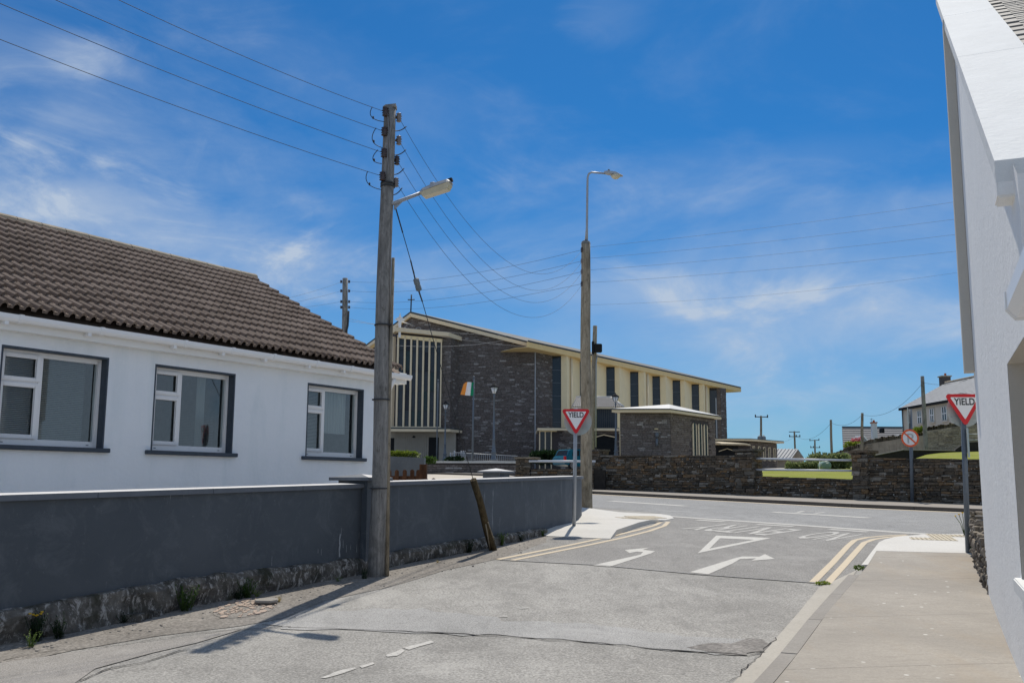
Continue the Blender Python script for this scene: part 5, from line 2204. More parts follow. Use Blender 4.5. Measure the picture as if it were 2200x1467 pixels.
nb = G(1960, 1078, .12)
np_ = Vector((nb.x, nb.y, nb.z))
ntop = atY(1955.5, 879, nb.y)
ns = thing('no_parking_sign', 'round no parking sign with orange ring in front of the stone wall', 'road sign', nb)
m = MB()
m.tube([nb - Vector((0, 0, .1)), ntop], .062, 12)
m.build('post', M_GALVD, ns)
NP = Pl((atY(1953, 941, nb.y).x, nb.y, 0), 92)
cz = atY(1953, 941, nb.y).z
no = 1 if NP.n.y < 0 else -1
RR = 18.8 * nb.y / F


def disc(pl_, z, r, d, n=40, thick=.004, r_in=0):
    q = MB()
    if r_in:
        for i in range(n):
            a0, a1 = 2 * math.pi * i / n, 2 * math.pi * (i + 1) / n
            q.poly([pl_.P(r * math.cos(a0), z + r * math.sin(a0), d), pl_.P(r * math.cos(a1), z + r * math.sin(a1), d), pl_.P(r_in * math.cos(a1), z + r_in * math.sin(a1), d), pl_.P(r_in * math.cos(a0), z + r_in * math.sin(a0), d)])
    else:
        q.prism([pl_.P(r * math.cos(2 * math.pi * i / n), z + r * math.sin(2 * math.pi * i / n), d) for i in range(n)], pl_.n * (-thick))
    return q


disc(NP, cz, RR, .09 * no).build('white_disc', M_SIGNW, ns)
disc(NP, cz, RR + .002, .096 * no, r_in=RR * .80).build('orange_ring', M_ORANGE, ns)
m = MB()
sgnu = 1 if NP.u.x > 0 else -1
for s_ in (1,):
    a0 = rad(137)
    e = Vector((math.cos(a0) * sgnu, math.sin(a0)))
    f = Vector((-e.y, e.x)) * RR * .085
    a_, b_ = e * RR * .82, -e * RR * .82
    m.poly([NP.P(v.x, cz + v.y, .101 * no) for v in (a_ + f, b_ + f, b_ - f, a_ - f)])
m.build('orange_slash', M_ORANGE, ns)
vs, fs = text_mesh('P', .01)
m = MB()
for x, y in vs:
    m.v.append(NP.P((x - .42) * RR * .72 * sgnu, cz - RR * .58 + y * RR * 1.1, .0945 * no))
m.f = fs
m.sm = [False] * len(fs)
m.build('lettering', M_SIGNG, ns)
m = MB()
BPl = Pl((ntop.x - .02, nb.y + .06, 0), 20)
cz2 = atY(1951, 899, nb.y).z
m.lathe(BPl.P(0, cz2, -.05), [(0, .40), (.006, .40)], 30, BPl.n)
m.build('round_plate', M_SBACK, ns)
m = MB()
for z in (.15, -.15):
    m.box(BPl, -.3, .3, cz2 + z - .015, cz2 + z + .015, .0, -.045)
m.build('plate_rail', M_GALV, ns)


# =================================================================== WHITE HOUSE ON THE RIGHT
WH = Pl(RB, RAZ)                       # n points away from the road
rh = thing('gable_house', 'tall white roughcast house side along the right pavement with raked white coping', 'house', WH.P(-3, 0.2))
SLP = .60
KU, KZ = -7.05, 3.62                    # foot of the raked coping
zc_ = lambda u: KZ + SLP * (u - KU)
UN = -7.30
wo = (-7.15, -5.53, .94, 2.51)          # window opening
m = MB()
DB = 9.0
tb = lambda u: g(WH.P(u, 0).x, WH.P(u, 0).y) - .3
zt3 = zc_(0) - .05
UF = 2.6
m.poly([WH.P(wo[1], tb(wo[1])), WH.P(0, tb(0)), WH.P(0, 7.0), WH.P(UF, 8.2), WH.P(UF, zc_(UF) - .05), WH.P(wo[1], zc_(wo[1]) - .05)])
m.poly([WH.P(0, 7.0), WH.P(UF, 8.2), WH.P(UF, 8.2, DB), WH.P(0, 7.0, DB)])
m.poly([WH.P(UF, 8.2), WH.P(UF, zc_(UF) - .05), WH.P(UF, zc_(UF) - .05, DB), WH.P(UF, 8.2, DB)])
m.poly([WH.P(-16, -.4), WH.P(wo[1], tb(wo[1])), WH.P(wo[1], wo[2]), WH.P(-16, wo[2])])
m.poly([WH.P(wo[0], wo[3]), WH.P(wo[1], wo[3]), WH.P(wo[1], zc_(wo[1]) - .05), WH.P(UN, 3.45), WH.P(UN, 2.62), WH.P(wo[0], 2.62)])
m.poly([WH.P(-16, wo[2]), WH.P(wo[0], wo[2]), WH.P(wo[0], 2.62), WH.P(-16, 2.62)])
m.poly([WH.P(UN, 2.0), WH.P(UN, 3.45), WH.P(UN, 3.45, DB), WH.P(UN, 2.0, DB)])
m.poly([WH.P(0, -.2), WH.P(0, zt3), WH.P(0, zt3, DB), WH.P(0, -.2, DB)])
m.poly([WH.P(-16, -.4, DB), WH.P(0, -.4, DB), WH.P(0, zt3, DB), WH.P(-16, 2.6, DB)])
m.poly([WH.P(-16, -.4), WH.P(-16, 2.6), WH.P(-16, 2.6, DB), WH.P(-16, -.4, DB)])
m.build('wall', M_RHOUSE, rh)
m = MB()
rd_ = .22
m.box(WH, wo[1] - .0015, wo[1] + .0015, wo[2], wo[3], .002, rd_)
m.box(WH, wo[0], wo[1], wo[3] - .002, wo[3] + .001, .002, rd_)
m.box(WH, wo[0] - .001, wo[0] + .001, wo[2], wo[3], .002, rd_)
m.build('reveal', M_QUOIN, rh)
m = MB()
m.box(WH, wo[0] - .1, wo[1] + .12, wo[2] - .10, wo[2] + .002, -.05, rd_)
m.build('sill', M_COPE_W, rh, bevel=.008)
fr = MB()
fr.box(WH, wo[1] - .07, wo[1], wo[2], wo[3], rd_ - .04, rd_ + .02)
fr.box(WH, wo[0], wo[0] + .07, wo[2], wo[3], rd_ - .04, rd_ + .02)
fr.box(WH, wo[0], wo[1], wo[3] - .07, wo[3], rd_ - .04, rd_ + .02)
fr.box(WH, wo[0], wo[1], wo[2], wo[2] + .07, rd_ - .04, rd_ + .02)
fo = fr.build('window_frame', M_PVC, rh)
m = MB()
m.poly([WH.P(wo[0], wo[2], rd_), WH.P(wo[1], wo[2], rd_), WH.P(wo[1], wo[3], rd_), WH.P(wo[0], wo[3], rd_)])
m.build('pane', M_CHGLASS, fo)
# projecting upper quoin strip at the far corner
m = MB()
m.box(WH, -.28, .012, 3.03, zt3 - .12, -.115, -.003)
m.build('quoin_strip', M_QUOIN, rh)
# raked coping with kneeler
cw = .52
m = MB()
for (u0, u1) in ((KU, -3.2), (-3.19, .02), (.03, UF + .05)):
    m.box8([WH.P(u0, zc_(u0) - .14, -.10), WH.P(u1, zc_(u1) - .14, -.10), WH.P(u1, zc_(u1) - .14, cw), WH.P(u0, zc_(u0) - .14, cw),
            WH.P(u0, zc_(u0), -.10), WH.P(u1, zc_(u1), -.10), WH.P(u1, zc_(u1), cw), WH.P(u0, zc_(u0), cw)])
m.build('coping', M_COPE_W, rh)
m = MB()
m.box(WH, KU - .002, KU + .25, KZ - .235, KZ - .13, -.097, cw)
m.build('kneeler', M_RHOUSE, rh, bevel=.01)
# slates
sroof = MB()
a, b = WH.P(UN - .1, zc_(UN - .1) - .09, cw - .05), WH.P(UF, zc_(UF) - .09, cw - .05)
sroof.poly([a, b, b + WH.n * DB, a + WH.n * DB])
# far slope
sro = sroof.build('roof', M_SLATE, rh)
rup = (WH.u + Vector((0, 0, SLP))).normalized()
rn = WH.n.cross(rup)
rn = rn if rn.z > 0 else -rn
RMx = Matrix((WH.n, rup, rn)).transposed().to_4x4()
sm_ = MB()
sm_.box8([Vector((x, y, z)) for z, pts in ((-.004, 0), (.012, 0)) for x, y in ((-.1455, 0), (.1455, 0), (.144, .42), (-.144, .42))])
sme = bpy.data.meshes.new('slate')
sme.from_pydata(sm_.v, [], sm_.f)
sme.materials.append(M_SLATE)
orr = root_of(sro)
rest = MB()
cnt = 0
for r_ in range(60):
    for c_ in range(28):
        s0 = r_ * .19
        base = WH.P(UN - .1, zc_(UN - .1) - .045, cw + .15 + c_ * .30 + (.15 if r_ % 2 else 0)) + rup * s0
        if (base - WH.P(UF, zc_(UF), 0)).dot(WH.u) > -.2:
            continue
        mt = RMx @ Matrix.Rotation(rad(-2.4) + R.uniform(-.012, .006), 4, 'X') @ Matrix.Rotation(R.uniform(-.01, .01), 4, 'Z')
        px, py = proj(base)
        mt.translation = base + rn * R.uniform(.0, .004)
        if cnt < 290 and px < 2330 and py > -250:
            o = bpy.data.objects.new('slate', sme)
            C.objects.link(o)
            o.parent = sro
            m2 = mt.copy()
            m2.translation = mt.translation - orr
            o.matrix_local = m2
            cnt += 1
        else:
            k = len(rest.v)
            rest.v += [mt @ v.co for v in sme.vertices]
            for p in sme.polygons:
                rest.f.append(tuple(k + i for i in p.vertices))
                rest.sm.append(False)
rest.build('slate_field', M_SLATE, sro, 'stuff')
# gutter of the lower nearer part
m = MB()
ge = WH.hit(2172, 655, -.15)
gz_ = ge[1]
prof = [(-.02, .06), (-.02, -.03), (-.06, -.07), (-.13, -.07), (-.17, -.02), (-.17, .06), (-.158, .06), (-.158, -.012), (-.124, -.058), (-.064, -.058), (-.032, -.022), (-.032, .06)]
m.prism([WH.P(ge[0], gz_ + z, d) for d, z in prof], WH.u * -7)
go = m.build('gutter', M_PVC, rh)
m = MB()
prof = [(-.015, .066), (-.015, -.034), (-.057, -.077), (-.134, -.077), (-.177, -.023), (-.177, .066)]
m.prism([WH.P(ge[0] + .03, gz_ + z, d) for d, z in prof], WH.u * -.05)
m.build('gutter_end', M_PVCF, go)
m = MB()
m.poly([WH.P(UN, 2.63, -.05), WH.P(-16, 2.63, -.05), WH.P(-16, 4.6, 4.5), WH.P(UN, 4.6 - 1.2, 2.4)])
m.build('lower_roof', M_SLATE, rh)

# dry stone wall beside the pavement beyond the house
dw = thing('dry_stone_wall', 'low crumbling dry stone wall between the right yield sign and the white house', 'stone wall', G(2110, 1240, H))
da, db = G(2124, 1278, H), G(2088, 1192, H)
DW = Pl(da, math.degrees(math.atan2(db.x - da.x, db.y - da.y)))
dl = (Vector((db.x, db.y)) - Vector((da.x, da.y))).length
DO = -1 if DW.n.x > 0 else 1
dtop = lambda u: atz(db, 1113) - .0 - .05 * (dl - u) + .03 * noise.noise(Vector((u * 4, 1, 1)))
m = MB()
m.box(DW, 0, dl, 0, 0, -DO * .02, -DO * .42, (dtop(0) - .1, dtop(dl) - .1))
m.build('wall_core', M_MORT, dw)
ls = rubble_face(DW, .02, dl, lambda u: .25, dtop, DO * .0, DO, DRY_V, (.05, .13), (.12, .36), .16)
EP = Pl(db, math.degrees(math.atan2(db.x - da.x, db.y - da.y)) + 90)
u = 0.05
while u < dl:
    l = R.uniform(.18, .4)
    c = DW.P(u + l / 2, dtop(u) + .0, -DO * .24)
    mt = Matrix(((DW.u.x * l, DW.n.x * .34, 0, c.x), (DW.u.y * l, DW.n.y * .34, 0, c.y), (0, 0, R.uniform(.05, .08), c.z), (0, 0, 0, 1)))
    ls.append((R.choice(DRY_V), mt, c))
    u += l + .01
place_stones(ls, dw, DRY_V, 240)
# its return along the main road
dw2 = thing('stone_wall_stub', 'dark stub of slab stones stepping up behind the right yield sign post', 'stone wall', G(2100, 1120, H))
EP = Pl(G(2086, 1150, H), 110)
EO = 1 if EP.n.y < 0 else -1
zt4 = EP.hit(2090, 1098)[1]
m = MB()
m.box(EP, .05, 3.0, .3, zt4 - .1, -EO * .03, -EO * .45)
m.build('wall_core', M_MORT, dw2)
ls = rubble_face(EP, 0, 2.0, lambda u: .5, lambda u: zt4, EO * .05, EO, DRY_V, (.05, .1), (.2, .5), .2)
place_stones(ls, dw2, DRY_V, 60)


# =================================================================== CHURCH
def courses(pl_, out, u0, u1, z0, ztop, mat, parent, bw=.42, bh=.125, d=0, holes=(), zbot=None):
    """squared stone in courses as real blocks standing off the mortar, one joined part"""
    if u1 < u0:
        u0, u1 = u1, u0
    q = MB()
    z = z0
    while z < 40:
        if z > max(ztop(u0), ztop(u1), ztop((u0 + u1) / 2)):
            break
        u = u0 - R.uniform(0, bw)
        h = bh * R.choice((.8, 1, 1, 1.25))
        while u < u1:
            l = bw * R.uniform(.45, 1.5)
            a, b = max(u, u0), min(u + l, u1)
            u += l
            if b - a < .06:
                continue
            t_ = min(z + h, ztop(a), ztop(b))
            if t_ - z < .05:
                continue
            if any(a < h_[1] and b > h_[0] and z < h_[3] and t_ > h_[2] for h_ in holes):
                continue
            pr = R.uniform(.0, .03)
            g_ = .009
            f = [pl_.P(a + g_, z + g_, d + out * pr), pl_.P(b - g_, z + g_, d + out * pr), pl_.P(b - g_, t_ - g_, d + out * (pr + R.uniform(-.01, .01))), pl_.P(a + g_, t_ - g_, d + out * pr)]
            k = [pl_.P(a + g_, z + g_, d - out * .04), pl_.P(b - g_, z + g_, d - out * .04), pl_.P(b - g_, t_ - g_, d - out * .04), pl_.P(a + g_, t_ - g_, d - out * .04)]
            kk_ = len(q.v)
            q.v += f + k
            for fc in ((0, 1, 2, 3), (0, 4, 5, 1), (1, 5, 6, 2), (2, 6, 7, 3), (3, 7, 4, 0)):
                q.f.append(tuple(kk_ + i for i in fc))
                q.sm.append(False)
        z += h
    return q.build('stone_courses', mat, parent, 'stuff')


YC = 84.0
C0 = atY(1150, 900, YC)
FR = Pl(C0, 90)                 # front, u negative leftwards, n towards us
SD = Pl(C0, 34.9)               # long side
fu_ = lambda x, d=0: FR.hit(x, 900, d)[0]
fz_ = lambda x, y, d=0: FR.hit(x, y, d)[1]
church = thing('church', 'large modern stone church with cream sawtooth side, gable front and tall mullioned window', 'church', (C0.x, C0.y, 3.5))
ZG = 2.9
uA = fu_(878)
OH = 1.2
OF = .40
apz = fz_(876, 669, OF)
zE = SD.hit(1134, 733, OH)[1]
zE2 = SD.hit(1560, 822.5, OH)[1]
zEt = (zE + zE2) / 2
uE_ = SD.hit(1134, 733, OH)[0]
uEnd = SD.hit(1592, 830, OH)[0]
sdu = SD.u
# front rake: apex and right eave corner, standing OH forward of the front
Rf = FR.P(fu_(1134, OF), fz_(1134, 733, OF), OF)
rk = lambda u: apz + (Rf.z - apz) * (u - uA) / (fu_(1134, OF) - uA)
Af = FR.P(uA, apz, OF)
Ef = SD.P(uE_, zEt, OH)
Ee = SD.P(uEnd, zEt, OH)
Ae = Af + sdu * (uEnd - uE_)
LA = -34
LFp = Pl(FR.P(uA, 0), LA)        # left front, u positive leftwards, outward side is -n
lw_ = 11.2
Lf = LFp.P(lw_ + 1.0, zEt, -OF)
Le = Lf + sdu * (uEnd - uE_)
m = MB()
m.prism([Af, Rf, Ef, Ee, Ae], Vector((0, 0, -.16)))
m.prism([Af, Lf, Le, Ae], Vector((0, 0, -.16)))
m.build('roof', M_ROOFDK, church)
fh = .30
m = MB()
e = lambda p, dz: Vector((p.x, p.y, p.z + dz))
m.prism([e(Af, -.16), e(Rf, -.16), e(Rf, -.16 - fh), e(Af, -.16 - fh)], Vector((0, .12, 0)))
m.build('rake_fascia', M_CREAM2, church)
m = MB()
lv = Vector((-LFp.n.x, -LFp.n.y, 0)) * -.12
m.prism([e(Af, -.16), e(Lf, -.16), e(Lf, -.16 - fh), e(Af, -.16 - fh)], lv)
m.build('rake_fascia', M_CREAM2, church)
m = MB()
m.prism([e(Ef, -.15), e(Ee, -.15), e(Ee, -.60), e(Ef, -.60)], SD.n * -.12)
m.prism([e(Ef, -.15), e(Ef, -.60), e(FR.P(.0, Ef.z, .1), -.60), e(FR.P(.0, Ef.z, .1), -.15)], Vector((.08, 0, 0)))
m.build('eaves_fascia', M_YEL, church)
m = MB()
m.poly([e(Af, -.4), e(Rf, -.4), FR.P(0, rk(0) - .4), FR.P(uA, apz - .4)])
m.poly([e(Af, -.5), e(Lf, -.5), LFp.P(lw_, Lf.z - .5), LFp.P(0, apz - .5)])
m.build('rake_soffit', M_YEL, church)
zs = zEt - .605
m = MB()
m.prism([SD.P(uE_, zs, OH - .05), SD.P(uEnd, zs, OH - .05), SD.P(uEnd, zs, -3), SD.P(uE_ + 1.5, zs, -3), SD.P(uE_, zs, -.2)], Vector((0, 0, .04)))
m.build('eaves_soffit', M_YEL, church)
# front stone
m = MB()
uB = fu_(983)
wt = lambda u: rk(u) - .38
m.poly([FR.P(0, ZG), FR.P(0, wt(0)), FR.P(uA, wt(uA)), FR.P(uA, ZG)])
m.poly([LFp.P(0, ZG), LFp.P(0, wt(uA)), LFp.P(lw_, zEt - .55), LFp.P(lw_, ZG)])
m.build('front_wall', M_CHCORE, church)
ZBAY = fz_(900, 716)
courses(FR, 1, uB, 0, ZG, wt, M_CHST, church, .44, .125, .02)
courses(FR, 1, uA, uB, ZBAY - .6, wt, M_CHST, church, .44, .125, .02)
courses(LFp, -1, 0, lw_, ZG, lambda u: wt(uA) + (zEt - .55 - wt(uA)) * u / lw_, M_CHST, church, .44, .125, -.02)
m = MB()
m.box(FR, -.06, .03, ZG, wt(0), .02, .07)
m.build('corner_strip', M_GALV, church)
# mullioned bay
YB = YC - 1.6
BA, BR = atY(853, 900, YB), atY(967, 900, YB)
BF = Pl(BA, 90)
bu_ = lambda x: BF.hit(x, 900)[0]
bz_ = lambda x, y: BF.hit(x, y)[1]
zsl = bz_(900, 917)
btop = lambda u: bz_(853, 721) + (bz_(945, 730) - bz_(853, 721)) * u / bu_(945)
m = MB()
back = FR.P(uB, 0)
lft = Vector((BA.x - 1.2, BA.y + 2.4, 0))
pl4 = [Vector((lft.x, lft.y, 0)), Vector((BA.x, BA.y, 0)), Vector((BR.x, BR.y, 0)), Vector((back.x, back.y, 0))]
for a, b in zip(pl4, pl4[1:]):
    za, zb = btop(0 if a.x <= BA.x else bu_(967)), btop(0 if b.x <= BA.x else bu_(967))
    m.poly([(a.x, a.y, zsl - .3), (b.x, b.y, zsl - .3), (b.x, b.y, zb + .3), (a.x, a.y, za + .3)])
bay = m.build('bay_wall', M_CHCORE, church)
courses(BF, 1, bu_(946.5), bu_(967), zsl - .2, lambda u: btop(u) + .2, M_CHST, church, .42, .125, .03)
BRp = Pl(BR, math.degrees(math.atan2(back.x - BR.x, back.y - BR.y)))
courses(BRp, 1, 0, (back - Vector((BR.x, BR.y, 0))).length, zsl - .2, lambda u: btop(bu_(967)) + .2, M_CHST, church, .42, .125, .02)
mx = [852.4, 867.3, 881, 894, 907.5, 920.6, 934, 946.2]
M_P1 = plain('blue_grey_pane', (0.035, 0.045, 0.058), 0.25, 0.2, 2)
M_P2 = plain('deep_pane', (0.012, 0.013, 0.022), 0.25, 0.2, 2)
M_P3 = plain('greenish_pane', (0.018, 0.040, 0.045), 0.25, 0.2, 2)
for i in range(7):
    a, b = bu_(mx[i]), bu_(mx[i + 1])
    hh = (btop(a) - zsl)
    for k, (f0, f1) in enumerate(((0, .18), (.18, .40), (.40, .62), (.62, .84), (.84, 1))):
        q = MB()
        q.box(BF, a, b, zsl + hh * f0, zsl + hh * f1 - .03, .02, .07)
        mt = M_P1
        if (i, k) in ((1, 1), (1, 2), (4, 3), (1, 4)):
            mt = M_P2
        if (i, k) in ((4, 1), (3, 0), (5, 2), (2, 0), (1, 3)):
            mt = M_P3
        q.build('pane', mt, bay)
for x in mx:
    u = bu_(x)
    q = MB()
    wd = .075 if x < 946 else .05
    q.box(BF, u - wd, u + wd, zsl - .05, 0, .03, .30, (btop(u), btop(u)))
    q.build('mullion', M_CREAM2, bay)
q = MB()
q.box(BF, bu_(852), bu_(947), 0, 0, .05, .26, (btop(0), btop(bu_(947))))
q.v = q.v
q = MB()
a, b = bu_(851), bu_(948)
q.box8([BF.P(a, btop(a) - .25, .04), BF.P(b, btop(b) - .25, .04), BF.P(b, btop(b) - .25, .26), BF.P(a, btop(a) - .25, .26), BF.P(a, btop(a) + .05, .04), BF.P(b, btop(b) + .05, .04), BF.P(b, btop(b) + .05, .26), BF.P(a, btop(a) + .05, .26)])
q.build('head_rail', M_CREAM, bay)
q = MB()
q.box(BF, bu_(833), bu_(948), zsl - .22, zsl + .02, -.2, .34)
q.build('sill', M_CREAM2, bay)
LB_ = Pl(lft, math.degrees(math.atan2(BA.x - lft.x, BA.y - lft.y)))
ll = (Vector((BA.x, BA.y, 0)) - lft).length
LO = 1 if (LB_.n.x < 0 or LB_.n.y < 0) else -1
for k in range(3):
    u = ll * (k + .2) / 3
    q = MB()
    q.box(LB_, u - .08, u + .08, zsl, btop(0), .03 * LO, .28 * LO)
    q.build('mullion', M_CREAM2, bay)
# flat canopy above the bay
q = MB()
c1 = [atY(843, 716, YB - .4), atY(849, 711, YB - .8), atY(964, 722.5, YB - .8), atY(992, 732, YC - .2), FR.P(uB, fz_(983, 728))]
q.prism([c1[0], c1[1], c1[2], c1[3], FR.P(fu_(990), c1[3].z), FR.P(fu_(850), c1[1].z)], Vector((0, 0, .34)))
q.build('bay_canopy', M_CREAM2, church)
# entrance canopy, ribbed panels and doors
zc1 = fz_(900, 925)
q = MB()
ca = [atY(828, 925, YB - 1.0), atY(967, 925, YB - 1.0), atY(993, 928, YC - .6), FR.P(fu_(993), zc1), FR.P(fu_(828), zc1)]
for p in ca:
    p.z = zc1
q.prism(ca, Vector((0, 0, -.20)))
q.build('entrance_canopy', M_CREAM2, church)
q = MB()
q.prism([p + Vector((0, .1, .002)) for p in ca], Vector((0, 0, .12)))
q.build('canopy_roofing', M_ROOFDK, church)
EF = Pl(FR.P(0, 0, 1.3), 90)
eu = lambda x: EF.hit(x, 950)[0]
ez = lambda y: EF.hit(900, y)[1]
q = MB()
q.box(EF, eu(826), eu(979), ZG, zc1 - .2, 0, -1.2)
ent = q.build('entrance_wall', M_GREYREND, church)
x = 848
while x < 920:
    q = MB()
    q.box(EF, eu(x), eu(x + 2.6), ZG, zc1 - .2, .0, .07)
    q.build('rib', M_GREYREND, ent)
    x += 4.1
for a, b, y0 in ((833, 847, 941), (921.5, 942.5, 939)):
    q = MB()
    q.box(EF, eu(a), eu(b), ZG, ez(y0), .01, .05)
    q.build('door', M_BLACK, ent)
q = MB()
q.lathe(EF.P(eu(889), ez(936), .1), [(0, .05), (.08, .14), (.16, .12)], 10, Vector((0, 0, -1)))
q.build('entrance_light', M_BLACK, ent)
# emblems
q = MB()
GPn = LFp
cu, cz_ = 1.6, fz_(858, 690)
X0 = atY(859, 690, YC - 2.2)
CP = Pl(X0, 75)
q.prism([CP.P(u, z) for u, z in ((-.08, X0.z + .38), (.0, X0.z + .75), (.08, X0.z + .38), (.45, X0.z + .12), (.12, X0.z), (.09, X0.z - 1.4), (-.09, X0.z - 1.4), (-.12, X0.z), (-.45, X0.z + .12))], CP.n * .1)
q.tube([X0, X0 + Vector((.9, 2.0, 0))], .04, 6)
q.build('wall_cross', M_SIGNW, church)
q = MB()
ce = FR.P(fu_(895.5), fz_(895.5, 709.5), .1)
q.tube([ce + Vector((.24 * math.cos(a_ * math.pi / 10), 0, .24 * math.sin(a_ * math.pi / 10))) for a_ in range(21)], .035, 6)
q.build('ring_emblem', M_GALV, church)
q = MB()
rc = atY(882.5, 667, YC + 1)
rc2 = atY(884, 633, YC + 1)
q.tube([rc - Vector((0, 0, .4)), rc2], .06, 6)
q.tube([atY(876, 644, YC + 1), atY(891, 643.5, YC + 1)], .05, 6)
q.build('roof_cross', M_WIRE, church)
# sawtooth side
win = [(1186.2, 1205.8, 1218), (1246.5, 1265.5, 1277), (1303.3, 1321.8, 1332), (1355.0, 1372.8, 1385.5), (1402.8, 1419.6, 1432), (1446.4, 1463.1, 1472.5), (1487.3, 1503.4, 1513.2)]
nxt = [w_[0] for w_ in win[1:]] + [1525.5]
Pi = [SD.P(SD.hit(x, 900)[0], 0) for x in [w_[0] for w_ in win] + [1525.5]]
m = MB()
a, b = FR.P(0, 0), Pi[0]
m.poly([(a.x, a.y, ZG), (b.x, b.y, ZG), (b.x, b.y, zs + .02), (a.x, a.y, zs + .02)])
m.build('side_stone_wall', M_CHCORE, church)
sp_ = Pl(a, math.degrees(math.atan2(b.x - a.x, b.y - a.y)))
courses(sp_, 1, 0, (b - a).length, ZG, lambda u: zs, M_CHST, church, .44, .125, .02)
for i, (wl, wr, pe) in enumerate(win):
    p = Pi[i]
    A_ = Pl(p, 90)
    u1, u2 = A_.hit(wr, 900)[0], A_.hit(pe, 900)[0]
    q = MB()
    q.box(A_, 0, u1, ZG, zs, -.25, -.15)
    wo_ = q.build('side_window', M_CHGLASS, church)
    z = ZG + .7
    while z < zs - .3:
        q = MB()
        q.box(A_, 0, u1, z, z + .045, -.15, -.10)
        q.build('glazing_bar', M_GALVD, wo_)
        z += 1.15
    q = MB()
    q.box(A_, u1, u2, ZG, zs, -.4, 0)
    pe_ = A_.P(u2, 0)
    nx = Pi[i + 1]
    q.prism([(pe_.x, pe_.y, ZG), (nx.x, nx.y, ZG), (nx.x, nx.y, zs), (pe_.x, pe_.y, zs)], Vector((-.1, .12, 0)))
    q.build('cream_fin', M_CREAM, church)
    if i in (0, 3, 6):
        q = MB()
        c = pe_.lerp(nx, .25) + SD.n * .12
        q.tube([(c.x, c.y, ZG), (c.x, c.y, zs - .1)], .10, 8)
        q.build('downpipe', M_CREAM2, church)
# far end
p = Pi[-1]
A_ = Pl(p, 90)
u1 = A_.hit(1549, 900)[0]
q = MB()
q.box(A_, 0, u1, ZG, zs, -.5, 0)
a = A_.P(u1, 0)
bz1 = Pl(a, 50)
u2 = bz1.hit(1561, 900)[0]
q.box(bz1, 0, u2, ZG, zs, -.5, 0)
q.build('end_wall', M_CHCORE, church)
courses(A_, 1, A_.hit(1541, 900)[0], u1, ZG, lambda u: zs, M_CHBR, church, .42, .125, .02)
courses(bz1, 1, 0, u2, ZG, lambda u: zs, M_CHST, church, .42, .125, .02)
q = MB()
q.box(A_, .05, A_.hit(1541, 900)[0], ZG, zs - .3, .0, .05)
q.build('side_window', M_CHGLASS, church)
q = MB()
q.box(A_, A_.hit(1537.5, 900)[0], A_.hit(1540, 900)[0], ZG, zs - 1.2, .05, .12)
q.build('glazing_bar', M_GALV, church)
q = MB()
zb_ = zs - 12
for a, b in ((FR.P(uA, 0), Ae), ):
    pass

# ---- porch with flat roof and hipped upper room
YP = 77.0
PO = Pl(atY(1156, 920, YP), 90)
pu = lambda x, d=0: PO.hit(x, 920, d)[0]
pz = lambda y, d=0: PO.hit(1240, y, d)[1]
porch = thing('church_porch', 'flat roofed stone porch with black arched door in front of the church side', 'porch', PO.P(3, 3.2))
q = MB()
q.box(PO, pu(1159), pu(1331), 2.5, pz(924), 0, -4.5)
q.build('wall', M_CHCORE, porch)
q = MB()
q.box(PO, pu(1155, .6), pu(1332, .6), pz(924.5, .6), pz(919.6, .6), .6, -5)
q.build('roof_edge', M_CREAM2, porch)
q = MB()
q.box(PO, pu(1155, .6) + .05, pu(1332, .6) - .05, pz(919.6, .6) + .004, pz(918.4, .6), .55, -5)
q.build('roofing', M_ROOFDK, porch)
hl = ((pu(1158), pu(1197), 2.5, pz(924)), (pu(1280), pu(1323), 2.5, pz(933)))
courses(PO, 1, pu(1159), pu(1331), 2.6, lambda u: pz(925.5), M_CHST, porch, .44, .125, .02, hl)
q = MB()
q.box(PO, pu(1158.5), pu(1184), 2.6, pz(926), -.1, .02)
q.build('window', M_CHGLASS, porch)
for x in (1159.3, 1171.5, 1184.3):
    q = MB()
    q.box(PO, pu(x) - .045, pu(x) + .045, 2.6, pz(925), .02, .10)
    q.build('window_post', M_CREAM2, porch)
q = MB()
q.box(PO, pu(1158), pu(1196), pz(927.5), pz(925), .02, .11)
q.build('window_head', M_CREAM, porch)
q = MB()
q.box(PO, pu(1282), pu(1321), 2.5, pz(937), -.1, .03)
q.prism([PO.P(pu(1282), pz(937), .03), PO.P(pu(1321), pz(938), .03), PO.P(pu(1297), pz(933), .03)], Vector((0, .1, 0)))
dr = q.build('door', M_BLACK, porch)
q = MB()
for a, b in (((1279, 937.5), (1297, 932.5)), ((1297, 932.5), (1323, 938))):
    q.prism([PO.P(pu(a[0]), pz(a[1]), .05), PO.P(pu(b[0]), pz(b[1]), .05), PO.P(pu(b[0]), pz(b[1] + 2.2), .05), PO.P(pu(a[0]), pz(a[1] + 2.2), .05)], Vector((0, -.12, 0)))
q.build('door_hood', M_CREAM2, porch)
for x in range(1285, 1321, 3):
    q = MB()
    q.box(PO, pu(x), pu(x) + .03, 2.6, pz(939), .03, .06)
    q.build('door_board', M_CHGLASS, dr)
UPR = Pl(atY(1231, 880, YP + 2), 90)
uu_ = lambda x, d=0: UPR.hit(x, 880, d)[0]
uz_ = lambda y, d=0: UPR.hit(1280, y, d)[1]
upper = thing('upper_room', 'small hipped pale tiled roof room with dark boarded face above the porch', 'building', UPR.P(1, 6))
q = MB()
q.box(UPR, uu_(1236), uu_(1326), pz(919), uz_(877), 0, -4)
q.build('wall', M_P1, upper)
q = MB()
q.box(UPR, uu_(1229, .4), uu_(1338, .4), uz_(877.5, .4), uz_(873.5, .4), .4, -4.4)
q.build('eaves', M_CREAM2, upper)
x = 1238
